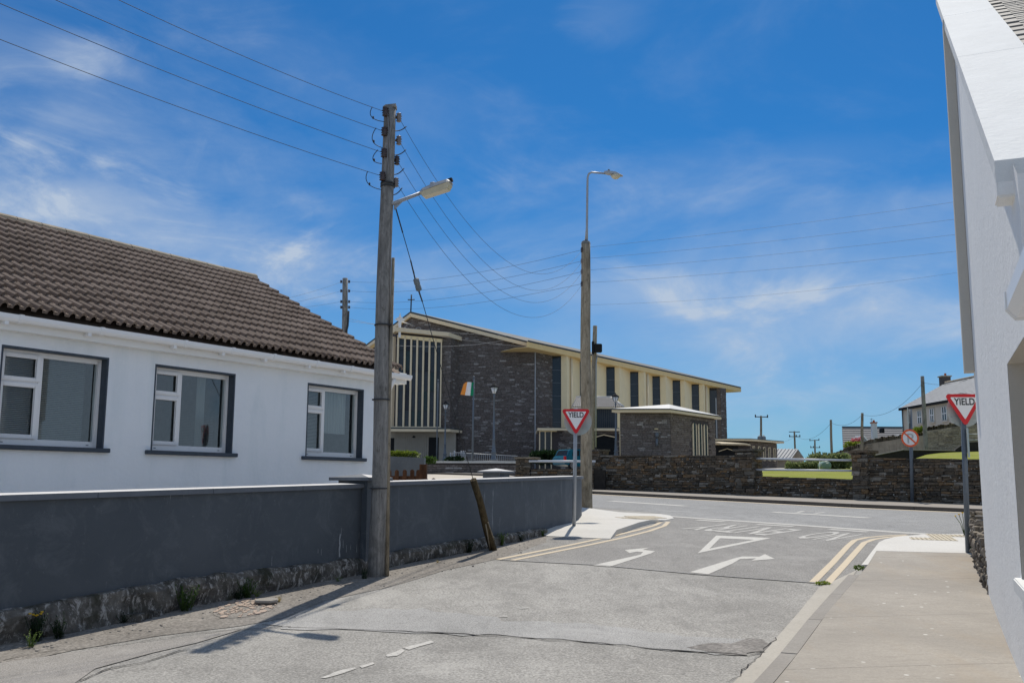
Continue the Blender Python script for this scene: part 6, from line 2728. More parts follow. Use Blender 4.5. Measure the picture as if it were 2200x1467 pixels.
while x < 1326:
    q = MB()
    q.box(UPR, uu_(x), uu_(x) + .05, pz(919), uz_(877.5), .0, .05)
    q.build('board', M_ROOFDK, upper)
    x += 4
e1, e2 = UPR.P(uu_(1230, .4), uz_(873.5, .4), .42), UPR.P(uu_(1340, .4), uz_(873.5, .4), .42)
r1, r2 = UPR.P(uu_(1238, -2), uz_(853, -2), -2), UPR.P(uu_(1313, -2), uz_(853, -2), -2)
e3, e4 = e2 + Vector((0, 4.8, 0)), e1 + Vector((0, 4.8, 0))
q = MB()
q.poly([e1, e2, r2, r1])
q.poly([e2, e3, r2])
q.poly([e3, e4, r1, r2])
q.poly([e4, e1, r1])
uro = q.build('roof', M_FSLATE2, upper)
# pressed tile rows
q = MB()
for k in range(5):
    f0, f1 = k / 5, (k + 1) / 5
    a, b, c, d = e1.lerp(r1, f0), e2.lerp(r2, f0), e2.lerp(r2, f1), e1.lerp(r1, f1)
    n_ = 26
    for i in range(n_):
        x0, x1 = i / n_, (i + .62) / n_
        lift = Vector((0, -.05, .07))
        q.poly([a.lerp(b, x0), a.lerp(b, x1), d.lerp(c, x1) + Vector((0, 0, .01)), d.lerp(c, x0) + Vector((0, 0, .01))] if 0 else [a.lerp(b, x0) + lift, a.lerp(b, x1) + lift, d.lerp(c, x1) + Vector((0, 0, .015)), d.lerp(c, x0) + Vector((0, 0, .015))])
q.build('roof_tile_rows', M_FSLATE2, uro, 'stuff')
q = MB()
q.tube([r2, e2], .09, 6)
q.tube([r1, r2], .09, 6)
q.build('hip_tiles', M_ROOFPALE, uro)

# ---- low chapel with pyramid roof
YK = 66.0
K = atY(1440, 900, YK)
KL = Pl(K, 91)
KR = Pl(K, 36)
ku = lambda x: KL.hit(x, 900)[0]
kz = lambda y: KL.hit(1440, y)[1]
kr = lambda x: KR.hit(x, 930)[0]
chapel = thing('side_chapel', 'low stone side chapel with pale pyramid roof and three tall arched slit windows', 'chapel', (K.x, K.y, 2.8))
zk = kz(887)
Lc = KL.P(ku(1332), 0)
Rc = KR.P(kr(1536), 0)
Bc = Lc + (Rc - Vector((K.x, K.y, 0)))
q = MB()
cs = [Vector((K.x, K.y, 0)), Rc, Bc, Lc]
for i in range(4):
    a, b = cs[i], cs[(i + 1) % 4]
    q.poly([(a.x, a.y, 1.8), (b.x, b.y, 1.8), (b.x, b.y, zk), (a.x, a.y, zk)])
q.build('wall', M_CHCORE, chapel)
cen = (cs[0] + cs[2]) / 2
ou = [p + (p - cen).normalized() * .75 for p in cs]
q = MB()
q.prism([Vector((p.x, p.y, zk)) for p in ou], Vector((0, 0, .17)))
q.build('fascia', M_CREAM2, chapel)
q = MB()
q.prism([Vector((p.x, p.y, zk + .174)) for p in [cen + (o_ - cen) * 1.02 for o_ in ou]], Vector((0, 0, .07)))
q.build('roof_edge', M_ROOFDK, chapel)
q = MB()
apx = Vector((cen.x, cen.y, KL.hit(1435, 868, -2.8)[1]))
for i in range(4):
    a, b = ou[i], ou[(i + 1) % 4]
    q.poly([(a.x, a.y, zk + .25), (b.x, b.y, zk + .25), apx])
q.build('roof', M_ROOFPALE, chapel)
courses(KL, 1, ku(1332), 0, 2.0, lambda u: zk - .05, M_CHST, chapel, .42, .12, .02)
wn = []
for a, b, t_ in ((1487, 1495.5, 905), (1499, 1507, 906.5), (1511, 1519, 908)):
    wn.append((kr(a), kr(b), 2.0, KR.hit((a + b) / 2, t_)[1]))
courses(KR, 1, 0, kr(1536), 2.0, lambda u: zk - .05, M_CHBR, chapel, .42, .12, .02, [(a - .05, b + .05, c, d + .05) for a, b, c, d in wn])
for a, b, c, d in wn:
    for rr, dd, mt, nm in ((0, .06, M_CREAM2, 'window_surround'), (.13, .075, M_P3, 'slit_pane')):
        q = MB()
        aa, bb = a + rr * 1.3, b - rr * 1.3
        r_ = (bb - aa) / 2
        pts = [(aa, 2.05 + rr), (bb, 2.05 + rr)] + [((aa + bb) / 2 + r_ * math.cos(math.pi * k / 8), d - r_ - rr * .3 + r_ * .7 * math.sin(math.pi * k / 8)) for k in range(9)]
        q.prism([KR.P(u, z, dd) for u, z in pts], KR.n * -.08)
        if rr == 0:
            wso = q.build(nm, mt, chapel)
        else:
            q.build(nm, mt, wso)
q = MB()
q.lathe(KL.P(ku(1410), kz(940), .16), [(0, .05), (.1, .12), (.25, .14), (.32, .03)], 10)
q.lathe(KL.P(ku(1410), kz(958), .12), [(0, .10), (.5, .08)], 8)
q.build('wall_lamp', M_GALVD, chapel)
q = MB()
q.box(KL, ku(1405.5), ku(1413), kz(922), kz(920.5), .05, .2)
q.build('lamp_shelf', M_CREAM, chapel)

# ---- low flat roofed parish building
YL = 76.0
LP = Pl(atY(1608, 950, YL), 90)
LR = Pl(atY(1608, 950, YL), 41)
lu = lambda x: LP.hit(x, 950)[0]
lz = lambda y: LP.hit(1608, y)[1]
low = thing('parish_room', 'low flat roofed stone parish room with slit windows beyond the chapel', 'building', LP.P(0, 3))
q = MB()
q.box(LP, lu(1530), 0, 2.4, lz(948), 0, -3)
q.box(LR, 0, LR.hit(1669, 970)[0], 2.2, lz(948), 0, -4)
q.build('wall', M_CHCORE, low)
zt5 = lz(947.3)
q = MB()
a, b, c = LP.P(lu(1528), zt5, .5), LP.P(.1, zt5, .5), LR.P(LR.hit(1675, 960)[0], zt5, .4)
q.prism([a, b, c, c + Vector((-3, 3, 0)), a + Vector((0, 6, 0))], Vector((0, 0, .13)))
q.build('roof_edge', M_CREAM2, low)
q = MB()
q.prism([p + Vector((0, .05, .134)) for p in (a, b, c, c + Vector((-3, 3, 0)), a + Vector((0, 6, 0)))], Vector((0, 0, .05)))
q.build('roofing', M_ROOFDK, low)
q = MB()
z6 = lz(956)
q.prism([LP.P(lu(1530), z6 + .15, .6), LP.P(lu(1545), z6, .9), LP.P(lu(1598), z6, .9), LP.P(lu(1611), z6 - .05, .2), LP.P(lu(1530), z6, -.1)], Vector((0, 0, .10)))
q.build('door_canopy', M_CREAM2, low)
q = MB()
q.box(LP, lu(1536), lu(1585), 2.4, lz(957), .01, .05)
q.build('door', M_BLACK, low)
q = MB()
for a, b in (((1543, 969), (1561, 963)), ((1561, 963), (1580, 969))):
    q.prism([LP.P(lu(a[0]), lz(a[1]), .08), LP.P(lu(b[0]), lz(b[1]), .08), LP.P(lu(b[0]), lz(b[1] + 1.6), .08), LP.P(lu(a[0]), lz(a[1] + 1.6), .08)], Vector((0, -.1, 0)))
q.build('door_arch', M_CREAM2, low)
lrz = lambda x, y: LR.hit(x, y)[1]
courses(LR, 1, .1, LR.hit(1669, 970)[0], 2.3, lambda u: zt5 - .02, M_CHBR, low, .42, .12, .02)
for x, t_, b_ in ((1617.5, 958, 965), (1629, 958.5, 989), (1640, 960, 989.5), (1651, 961, 990), (1662, 962.5, 990.5)):
    a, b = LR.hit(x - 2.1, 970)[0], LR.hit(x + 2.1, 970)[0]
    q = MB()
    q.box(LR, a, b, lrz(x, b_), lrz(x, t_), .05, .10)
    fo = q.build('window_surround', M_CREAM2, low)
    q = MB()
    q.box(LR, a + (b - a) * .3, b - (b - a) * .3, lrz(x, b_ - 1.5), lrz(x, t_ + 1.5), .10, .115)
    q.build('slit_pane', M_CHGLASS, fo)

# ---- outbuildings
def gabled(name, label, x0, x1, x2, xa, ya, ye, yb, y, az2, wall, roofm, x_left):
    """long side faces us from x_left to x1, gable recedes to x2"""
    P0 = Pl(atY(x1, ye, y), 90)
    P1 = Pl(atY(x1, ye, y), az2)
    z_e, z_b = P0.hit(x1, ye)[1], P0.hit(x1, yb)[1] - .5
    u2 = P1.hit(x2, ye)[0]
    z_a = P1.hit(xa, ya)[1] if xa > x1 else P0.hit(xa, ya)[1]
    o = thing(name, label, 'building', P0.P(0, z_b))
    ul = P0.hit(x_left, ye)[0]
    q = MB()
    mid = P1.P(u2 / 2, z_a - .1)
    far = P1.P(u2, 0)
    q.poly([P0.P(0, z_b), P0.P(0, z_e), mid, Vector((far.x, far.y, z_e)), Vector((far.x, far.y, z_b))])
    q.poly([P0.P(0, z_b), P0.P(ul, z_b), P0.P(ul, z_e), P0.P(0, z_e)])
    q.build('wall', wall, o)
    q = MB()
    m2 = P1.P(u2 / 2, z_a) + Vector((.15, 0, 0))
    dx = Vector((ul, 0, 0))
    q.prism([P0.P(.15, z_e, .2), P0.P(ul, z_e, .2), m2 + dx, m2], Vector((0, 0, .08)))
    q.prism([m2, m2 + dx, Vector((far.x + .15, far.y + .2, z_e)) + dx, Vector((far.x + .15, far.y + .2, z_e))], Vector((0, 0, .08)))
    ro_ = q.build('roof', roofm, o)
    q = MB()
    n_ = int(abs(ul) / .3)
    for i in range(n_):
        a = ul * i / n_
        q.box8([P0.P(a, z_e + .09, .2), P0.P(a - .1, z_e + .09, .2), m2 + Vector((a - .25, 0, .09)), m2 + Vector((a - .15, 0, .09)), P0.P(a, z_e + .14, .2), P0.P(a - .1, z_e + .14, .2), m2 + Vector((a - .25, 0, .14)), m2 + Vector((a - .15, 0, .14))])
    q.build('roof_ribs', roofm, ro_, 'stuff')
    q = MB()
    q.box(P0, ul, .15, z_e - .12, z_e - .0, .12, .3)
    q.build('gutter', M_ROOFPALE, o)
    return o


gabled('outbuilding', 'dark stone outbuilding with pale ribbed roof and sharp gable left of the round hedge', 0, 1696, 1727, 1711, 966.5, 985.5, 1012, 88.0, 40, M_PLASTER, M_FSLATE, 1650)
gabled('shed', 'small low shed with grey slate roof just left of the slim far pole', 0, 1752, 1778, 1760, 977.5, 985, 1000, 92.0, 60, M_FWALL, M_FSLATE2, 1735)

# =================================================================== CHURCH FORECOURT
BW = Pl(atY(1108, 1000, 52.0), 91)
wu = lambda x: BW.hit(x, 1000)[0]
wz = lambda y: BW.hit(1010, y)[1]
bw = thing('forecourt_wall', 'low dark brick forecourt wall with pale flat coping below the church railing', 'wall', BW.P(wu(1010), 1.9))
q = MB()
q.box(BW, wu(900), wu(1110), 1.2, wz(994), 0, -.3)
q.build('wall_core', M_CHCORE, bw)
rows_, z = [], wz(1021)
bm_v = None
bmesh_ = MB()
bmesh_.box8([Vector((x, y, z_)) for z_ in (-.5, .5) for x, y in ((-.5, -.5), (.5, -.5), (.5, .5), (-.5, .5))])
bme = bpy.data.meshes.new('brick')
bme.from_pydata(bmesh_.v, [], bmesh_.f)
bme.materials.append(M_CHST)
z = wz(1022)
k = 0
org = root_of(bw)
while z < wz(995) - .1:
    u = wu(911) - (.22 if k % 2 else 0)
    while u < wu(1109):
        a, b = max(u, wu(911)), min(u + .45, wu(1109))
        u += .45
        if b - a < .1:
            continue
        o = bpy.data.objects.new('brick', bme)
        C.objects.link(o)
        o.parent = bw
        o.location = BW.P((a + b) / 2, z + .055, .02 + R.uniform(0, .02)) - org
        o.scale = (b - a - .02, .1, .095)
        o.rotation_euler = (0, 0, -rad(1))
    z += .115
    k += 1
u = wu(905)
while u < wu(1109):
    q = MB()
    v = min(u + 1.2, wu(1109))
    q.box(BW, u + .008, v - .008, wz(994.6), wz(990.5), .08, -.45)
    q.build('coping_slab', M_ROOFPALE, bw)
    u = v
sheet('forecourt_apron', [(-9, 40), (1.0, 40), (.6, 46), (.1, 52.2), (-6, 52.3), (-9, 52.3)], M_CONC, .03, zf=g, step=1.5)

rail = thing('ramp_railing', 'pale metal ramp railing with thin balusters below the church front', 'railing', BW.P(wu(1010), 3.0, -14))
RL = Pl(atY(1040, 985, 68.0), 90)
ru = lambda x: RL.hit(x, 985)[0]
rz = lambda y: RL.hit(1040, y)[1]
q = MB()
q.tube([RL.P(ru(967), rz(978)), RL.P(ru(977), rz(972)), RL.P(ru(1010), rz(974)), RL.P(ru(1112), rz(979))], .03, 6)
q.tube([RL.P(ru(967), rz(990)), RL.P(ru(1112), rz(990))], .025, 6)
q.build('top_rail', M_GALV, rail)
x = 968
q = MB()
q.tube([RL.P(0, rz(992)) - RL.P(0, 0), Vector((0, 0, rz(992) + .46))], .016, 5)
pb_ = None
while x < 1110:
    ztop_ = rz(972 + max(0, (x - 977)) * .052)
    q = MB()
    q.tube([RL.P(ru(x), rz(992)), RL.P(ru(x), ztop_)], .05 if x in (968, 989.6, 994.4) or int(x) in (976, 990, 995) else .018, 5)
    q.build('baluster', M_GALV, rail)
    x += 4.4
for x in (976, 990.5, 995, 999):
    q = MB()
    q.tube([RL.P(ru(x), rz(992)), RL.P(ru(x), rz(968))], .045, 6)
    q.build('newel_post', M_GALV, rail)


def street_lamp(px, ytop, ybot, y, label):
    b = atY(px, ybot, y)
    h = atY(px, ytop, y).z - b.z
    s = h / 5.2
    t = thing('lamp_post', label, 'lamp post', b, 'ornate lamp posts in the churchyard')
    q = MB()
    q.lathe(b, [(0, .22 * s), (.12 * s, .22 * s), (.14 * s, .17 * s), (.5 * s, .14 * s), (.55 * s, .19 * s), (.62 * s, .12 * s), (1.35 * s, .085 * s), (1.4 * s, .12 * s), (1.46 * s, .075 * s), (4.2 * s, .05 * s), (4.24 * s, .09 * s), (4.3 * s, .05 * s), (4.45 * s, .05 * s)], 12)
    q.tube([b + Vector((-.28 * s, 0, 3.95 * s)), b + Vector((.28 * s, 0, 3.95 * s))], .018 * s, 6)
    q.build('column', M_GALVD, t)
    q = MB()
    q.lathe(b, [(4.45 * s, .10 * s), (4.50 * s, .13 * s), (4.85 * s, .26 * s)], 4)
    q.build('lantern_glass', M_SIGNW, t)
    q = MB()
    q.lathe(b, [(4.85 * s, .31 * s), (4.90 * s, .31 * s), (5.03 * s, .12 * s), (5.08 * s, .07 * s), (5.2 * s, .01)], 8)
    for i in range(4):
        a_ = math.pi / 4 + i * math.pi / 2 - math.pi / 4
        q.tube([b + Vector((.13 * s * math.cos(a_), .13 * s * math.sin(a_), 4.48 * s)), b + Vector((.28 * s * math.cos(a_), .28 * s * math.sin(a_), 4.88 * s))], .016 * s, 5)
    q.build('lantern_cap', M_BLACK, t)
    return t


street_lamp(1060.5, 821, 989, 66, 'tallest ornate lamp post, standing right of the flag against the dark church wall')
street_lamp(955.5, 860, 989, 79, 'ornate lamp post left of the flagpole in front of the church entrance')
street_lamp(1323.5, 843, 984, 73.5, 'ornate lamp post in front of the church porch behind the right yield of the tall pole'.replace(' behind the right yield of the tall pole', ', right of the tall pole'))
for x0, y0, x1, y1_, y, lab in ((1018, 811, 1015, 990, 67, 'grey flagpole flying the orange white and green flag'), (941, 818, 938, 990, 77, 'thin bare flagpole in front of the church door')):
    q = MB()
    a, b = atY(x1, y1_, y), atY(x0, y0, y)
    q.tube([a, b], [.075, .045] if y == 67 else [.06, .04], 8)
    q.lathe(b, [(0, .06), (.05, .08), (.1, .02)], 8)
    tag(q.build('flagpole', M_GALVD, None, origin=a), lab, 'flagpole')
flag = thing('flag', 'orange white and green striped flag flapping left from its flagpole', 'flag', atY(1018, 850, 67))
A_, B_, C_, D_ = (1018.5, 821), (1018.5, 851), (990, 847), (996, 820)


def flag_pt(s, t):
    """s 0 at the pole .. 1 at the fly, t 0 top .. 1 bottom"""
    xt = 1018.5 + (-22.5) * s
    yt = 822 - 1.5 * math.sin(s * 3.1) + (0 if s < .8 else (s - .8) * 16)
    xb = 1017.0 + (-28.0) * s
    yb = 850.5 - 3.0 * s
    px, py = xt + (xb - xt) * t, yt + (yb - yt) * t
    return atY(px, py, 66.9 + .07 * math.sin(s * 9 + t * 2.2) + .03 * math.sin(t * 7 + s * 3))


for (s0, s1), nm, mt in (((0, .24), 'green_stripe', M_FLG), ((.24, .64), 'white_stripe', M_FLW), ((.64, 1), 'orange_stripe', M_FLO)):
    q = MB()
    n_ = 8
    for i in range(n_):
        for j in range(10):
            sa, sb_ = s0 + (s1 - s0) * i / n_, s0 + (s1 - s0) * (i + 1) / n_
            ta, tb_ = j / 10, (j + 1) / 10
            q.poly([flag_pt(sa, ta), flag_pt(sb_, ta), flag_pt(sb_, tb_), flag_pt(sa, tb_)], True)
    q.build(nm, mt, flag)

# ---- teal hatchback
CA = atY(1214, 1008, 71.0)
CP = Pl(CA, 58)
car = thing('parked_car', 'teal hatchback parked in the churchyard behind the tall corner pole', 'car', (CA.x, CA.y, yard(CA.x, CA.y)))
zc0 = CA.z
q = MB()
body = [(0.05, .35), (0, .60), (.02, .85), (.22, .98), (.42, 1.38), (.62, 1.47), (1.6, 1.49), (2.15, 1.40), (2.75, .98), (3.55, .80), (3.72, .62), (3.72, .30), (3.2, .22), (.7, .22)]
q.prism([CP.P(u, zc0 + z, .0) for u, z in body], CP.n * -1.65)
bo = q.build('body', M_TEAL, car, bevel=.05)
q = MB()
for pts in ([(.62, .98), (.70, 1.30), (1.25, 1.38), (1.25, .98)], [(1.32, .98), (1.32, 1.38), (2.0, 1.33), (2.5, .98)]):
    q.prism([CP.P(u, zc0 + z, .012) for u, z in pts], CP.n * -.02)
q.build('side_window', M_CHGLASS, bo)
q = MB()
q.poly([CP.P(.205, zc0 + .99, -.12), CP.P(.205, zc0 + .99, -1.5), CP.P(.405, zc0 + 1.38, -1.4), CP.P(.405, zc0 + 1.38, -.25)])
q.build('rear_window', M_CHGLASS, bo)
q = MB()
q.box(CP, -.02, .10, zc0 + .66, zc0 + .95, -.15, .015)
q.build('tail_light', M_TAIL, bo)
for u in (.68, 3.02):
    q = MB()
    q.lathe(CP.P(u, zc0 + .30, -.18), [(0, .30), (.19, .30)], 20, CP.n)
    w_ = q.build('wheel', M_TYRE, car)
    q = MB()
    for k in range(7):
        a_ = 2 * math.pi * k / 7
        e1 = Vector((math.cos(a_), math.sin(a_)))
        e2 = Vector((-e1.y, e1.x)) * .028
        q.prism([CP.P(u + v.x, zc0 + .30 + v.y, .03) for v in (e2, e1 * .21 + e2, e1 * .21 - e2, -e2)], CP.n * -.02)
    for k in range(20):
        a0, a1 = 2 * math.pi * k / 20, 2 * math.pi * (k + 1) / 20
        q.poly([CP.P(u + r_ * math.cos(a_), zc0 + .30 + r_ * math.sin(a_), .025) for r_, a_ in ((.19, a0), (.22, a0), (.22, a1), (.19, a1))])
    q.build('rim', M_ALLOY, w_)
q = MB()
q.prism([CP.P(2.78, zc0 + .985, -.1), CP.P(3.5, zc0 + .825, -.15), CP.P(3.5, zc0 + .825, -1.5), CP.P(2.78, zc0 + .985, -1.55)], Vector((0, 0, .012)))
q.build('bonnet', M_TEAL, bo)

# =================================================================== FAR RIGHT: TANK, POLES, HOUSES, RISING WALL
TK = atY(1776, 1000, 59.0)
tank = thing('oil_tank', 'round end of a pale green cylindrical tank beyond the lawn', 'tank', TK - Vector((0, 0, .35)))
q = MB()
r_ = 10.0 * 59 / F
q.lathe(TK, [(-.12, r_ * .3), (-.09, r_ * .7), (-.03, r_ * .95), (.03, r_), (1.5, r_)], 24, Vector((.15, 1, 0)))
q.build('drum', M_TANK, tank)
q = MB()
for s_ in (-.6, .6):
    for d_ in (.3, 1.2):
        q.tube([TK + Vector((r_ * s_, d_, -r_ * .6)), TK + Vector((r_ * s_, d_, -r_ - .35))], .03, 6)
q.build('stand', M_GALVD, tank)
q = MB()
q.box(Pl(TK - Vector((0, .14, 0)), 90), -.07, .07, TK.z + r_ * .45, TK.z + r_ * .7, 0, .01)
q.build('plate', M_SIGNW, tank)
q = MB()
q.tube([atY(1761, 1012, 58), atY(1761, 991, 58)], .025, 6)
tag(q.build('marker_post', M_SIGNW, None, origin=atY(1761, 1012, 58)), 'thin white marker post standing left of the green tank', 'post')


def crossarm(parent, x0, y0, x1, y1_, y, pins, r_=.05):
    q = MB()
    a, b = atY(x0, y0, y), atY(x1, y1_, y)
    q.tube([a, b], r_, 6)
    for f in pins:
        c = a.lerp(b, f)
        q.lathe(c - Vector((0, 0, .08)), [(0, .04), (.1, .07), (.3, .05)], 6)
    q.build('crossarm', M_WIRE, parent)


pa, _, _ = far_pole(1636.5, 985, 1635, 893, 96, .13, .10, 'far pole with a single top crossarm and grey transformer cans behind the parish room', M_POLE2)
crossarm(pa, 1623, 895, 1649, 895.5, 96, (0, 1))
for x in (1632.5, 1641):
    q = MB()
    b = atY(x, 952, 95.6)
    q.lathe(b, [(0, .18), (.05, .22), (.62, .22), (.68, .12), (.8, .05)], 10)
    q.build('transformer_can', M_BARREL, pa)
pb2, _, _ = far_pole(1709.5, 990, 1706.5, 926, 120, .13, .10, 'far pole with two crossarms standing behind the sharp gabled outbuilding', M_POLE2)
crossarm(pb2, 1695, 927.5, 1718.5, 927.5, 120, ())
crossarm(pb2, 1696.5, 937.5, 1718.5, 937.5, 120, (0, .65, 1))
pc2, _, _ = far_pole(1752, 1000, 1750.5, 944.5, 140, .14, .11, 'smallest far pole with two crossarms between the outbuilding and the rising wall', M_POLE2)
crossarm(pc2, 1740, 946, 1759.5, 945, 140, (0, 1))
crossarm(pc2, 1742, 961, 1761, 961, 140, (0, .3, 1))
far_pole(1787.5, 1000, 1785, 901.5, 84, .12, .10, 'slim plain pole beside the low end of the rising stone wall', M_POLE2)
far_pole(1852, 985, 1852.5, 887, 82, .14, .11, 'dark pole standing against the middle of the rising stone wall', M_POLE2)
far_pole(1990, 972, 1981.5, 808, 76, .17, .14, 'tallest pale pole on the right in front of the grey slate roofed house', M_POLE)
for (a, ya), (b, yb), s_, lab in ((((1981.5, 823), 76), ((1853, 891), 82), .9, 'the tallest pale pole to the dark pole'), (((1852, 891), 82), ((1785.5, 908), 84), .5, 'the dark pole to the slim plain pole'), (((1785, 909), 84), ((1711, 937), 120), .8, 'the slim plain pole to the two armed far pole'), (((1708, 937), 120), ((1643, 943), 96), .5, 'the two armed far pole to the transformer cans'), (((1982, 821), 76), ((2110, 802), 60), .4, 'the tallest pale pole to the right edge')):
    wire(atY(*a, ya), atY(*b, yb), s_, .022, 'thin wire from ' + lab, 'wires between the far poles')

# rising wall
rwall = thing('rising_stone_wall', 'pale rubble boundary wall with upright cope stones climbing the slope on the far right', 'stone wall', atY(1930, 975, 82))
RW = [(1775, 982, 990, 86), (1789, 976.5, 990, 85), (1812, 967, 990, 84), (1843, 957.5, 989, 83), (1856, 950.5, 986, 83), (1875, 946.5, 984, 82), (1914, 941, 979, 81), (1940, 936, 975, 80), (1987, 930, 970, 79), (1991, 920.5, 970, 79), (2017, 917, 970, 78.5), (2065, 909.5, 970, 77), (2130, 905, 970, 76)]
st3 = []
q = MB()
cope = []
for (x0, t0, b0, y0), (x1, t1, b1, y1_) in zip(RW, RW[1:]):
    a, b = atY(x0, 960, y0), atY(x1, 960, y1_)
    pl_ = Pl(a, math.degrees(math.atan2(b.x - a.x, b.y - a.y)))
    ln = (Vector((b.x, b.y)) - Vector((a.x, a.y))).length
    za, zb = atY(x0, t0, y0).z, atY(x1, t1, y1_).z
    o_ = 1 if pl_.n.y < 0 else -1
    zlo = min(atY(x0, b0, y0).z, atY(x1, b1, y1_).z) - .6
    q.box(pl_, 0, ln, zlo, 0, 0, -.4 * o_, (za - .18, zb - .18))
    tf = lambda u, za=za, zb=zb, ln=ln: za + (zb - za) * u / ln
    if not (1875 <= x0 < 1985):
        st3 += rubble_face(pl_, 0, ln, lambda u: zlo, lambda u: tf(u) - .2, .02 * o_, o_, PALE_V, (.14, .26), (.25, .6), .1)
    u = 0
    while u < ln:
        l = R.uniform(.10, .22)
        h = R.uniform(.22, .38)
        c = pl_.P(u + l / 2, tf(u) - .18 + h / 2, -.2 * o_)
        mt = Matrix(((pl_.u.x * l, pl_.n.x * .42, 0, c.x), (pl_.u.y * l, pl_.n.y * .42, 0, c.y), (0, 0, h, c.z), (0, 0, 0, 1))) @ Matrix.Rotation(R.uniform(-.1, .1), 4, 'Y')
        cope.append((R.choice(PALE_V), mt))
        u += l + .02
q.build('wall_face', M_PLASTER, rwall)
joined_stones('rubble', [(a, b) for a, b, c in st3], rwall, PALE_V)
joined_stones('cope_stones', cope, rwall, PALE_V)
# dark terrace edge above the lawn
tw = thing('terrace_wall', 'dark sloping terrace wall edging the upper lawn on the right', 'retaining wall', atY(1980, 980, 58))
q = MB()
q.prism([atY(x, y, 60) for x, y in ((1838, 987), (1925, 968), (1942, 966.3), (2050, 967.5), (2075, 950), (2130, 948), (2130, 992), (1838, 992))], Vector((0, .3, 0)))
q.build('wall', M_MORT, tw)
q = MB()
for a, b in (((1826, 988), (1940, 966)), ((1940, 966), (2052, 967.3))):
    q.tube([atY(*a, 59.9), atY(*b, 59.9)], .035, 6)
q.build('edge_kerb', M_KERB, tw)
q = MB()
for y0 in (933, 945):
    q.tube([atY(2080, y0, 50), atY(2130, y0 - .8, 50)], .03, 6)
tag(q.build('handrail', M_GALV, None, origin=atY(2085, 940, 50)), 'pair of pale handrail bars behind the right yield sign post', 'handrail')

# grey house on the right
h2_ = thing('grey_house', 'long grey rendered house with pale slate roof and brick chimney on the upper right', 'house', atY(1940, 940, 100))
E0 = atY(1938.5, 877, 100)
HX = Pl(E0, 177)               # runs towards us
HO = -1 if HX.n.x > 0 else 1
hl_ = 22.0
hz = lambda x, y: HX.hit(x, y)[1]
ze = E0.z
q = MB()
q.box(HX, 0, hl_, 4, ze, 0, -HO * 8)
q.build('wall', M_FWALL, h2_)
rz_ = atY(2044, 822, 100).z
q = MB()
a, b = HX.P(-.2, ze, HO * .25), HX.P(hl_, ze, HO * .25)
c, d = HX.P(hl_, rz_, -HO * 4.8), HX.P(-.2, rz_, -HO * 4.8)
q.prism([a, b, c, d], Vector((0, 0, -.1)))
q.prism([d, c, HX.P(hl_, ze, -HO * 9), HX.P(-.2, ze, -HO * 9)], Vector((0, 0, -.1)))
rf = q.build('roof', M_FSLATE, h2_)
q = MB()
for k in range(1, 16):
    f = k / 16
    p0, p1 = a.lerp(d, f), b.lerp(c, f)
    q.poly([p0 + Vector((0, 0, .03)), p1 + Vector((0, 0, .03)), p1 + (c - b) * .02 + Vector((0, 0, .0)), p0 + (d - a) * .02 + Vector((0, 0, .0))])
q.build('slate_courses', M_FSLATE2, rf, 'stuff')
q = MB()
q.box(HX, -.2, hl_, ze - .22, ze + .03, HO * .1, HO * .32)
q.build('gutter', M_BLACK, h2_)
q = MB()
q.tube([HX.P(.2, ze - .2, HO * .12), HX.P(.2, 5, HO * .12)], .06, 6)
q.build('downpipe', M_ROOFDK, h2_)
q = MB()
q.tube([d + Vector((0, 0, .05)), c + Vector((0, 0, .05))], .12, 6)
q.build('ridge', M_PALERUB, rf)
ch0 = atY(2031, 826, 101.5)
CHP = Pl(ch0, 90)
q = MB()
q.box(CHP, -.42, .42, ch0.z - 1.8, atY(2031, 810, 101.5).z, .4, -.5)
chm = q.build('chimney', M_BRICKCH, h2_)
q = MB()
q.box(CHP, -.52, .52, atY(2031, 810, 101.5).z, atY(2031, 807.5, 101.5).z, .5, -.6)
q.build('chimney_cap', M_PALERUB, chm)
q = MB()
q.lathe(Vector((ch0.x + .05, ch0.y, atY(2031, 808, 101.5).z)), [(0, .13), (.3, .11)], 8)
q.build('chimney_pot', M_POT, chm)
for x0, x1, y0, y1_ in ((1972, 1981, 882.5, 908.5), (1999, 2007.5, 878.5, 905), (2025, 2035.5, 874, 902)):
    a, b = HX.hit(x0, 890)[0], HX.hit(x1, 890)[0]
    a, b = min(a, b), max(a, b)
    zt_, zb_ = hz((x0 + x1) / 2, y0), hz((x0 + x1) / 2, y1_)
    q = MB()
    q.box(HX, a - .12, b + .12, zb_ - .14, zt_ + .10, HO * .0, HO * .05)
    fo = q.build('window', M_QUOIN, h2_)
    q = MB()
    q.box(HX, a, b, zb_, zt_, HO * .05, HO * .06)
    q.build('pane', M_CHGLASS, fo)
    q = MB()
    for u in (a + .04, (a + b) / 2, b - .04):
        q.box(HX, u - .05, u + .05, zb_, zt_, HO * .06, HO * .09)
    q.box(HX, a, b, (zb_ + zt_) / 2 - .04, (zb_ + zt_) / 2 + .04, HO * .062, HO * .088)
    q.build('sash', M_PVC, fo)
    q = MB()
    q.box(HX, a - .15, b + .15, zb_ - .2, zb_ - .06, HO * .05, HO * .16)
    q.build('sill', M_FWALL, fo)

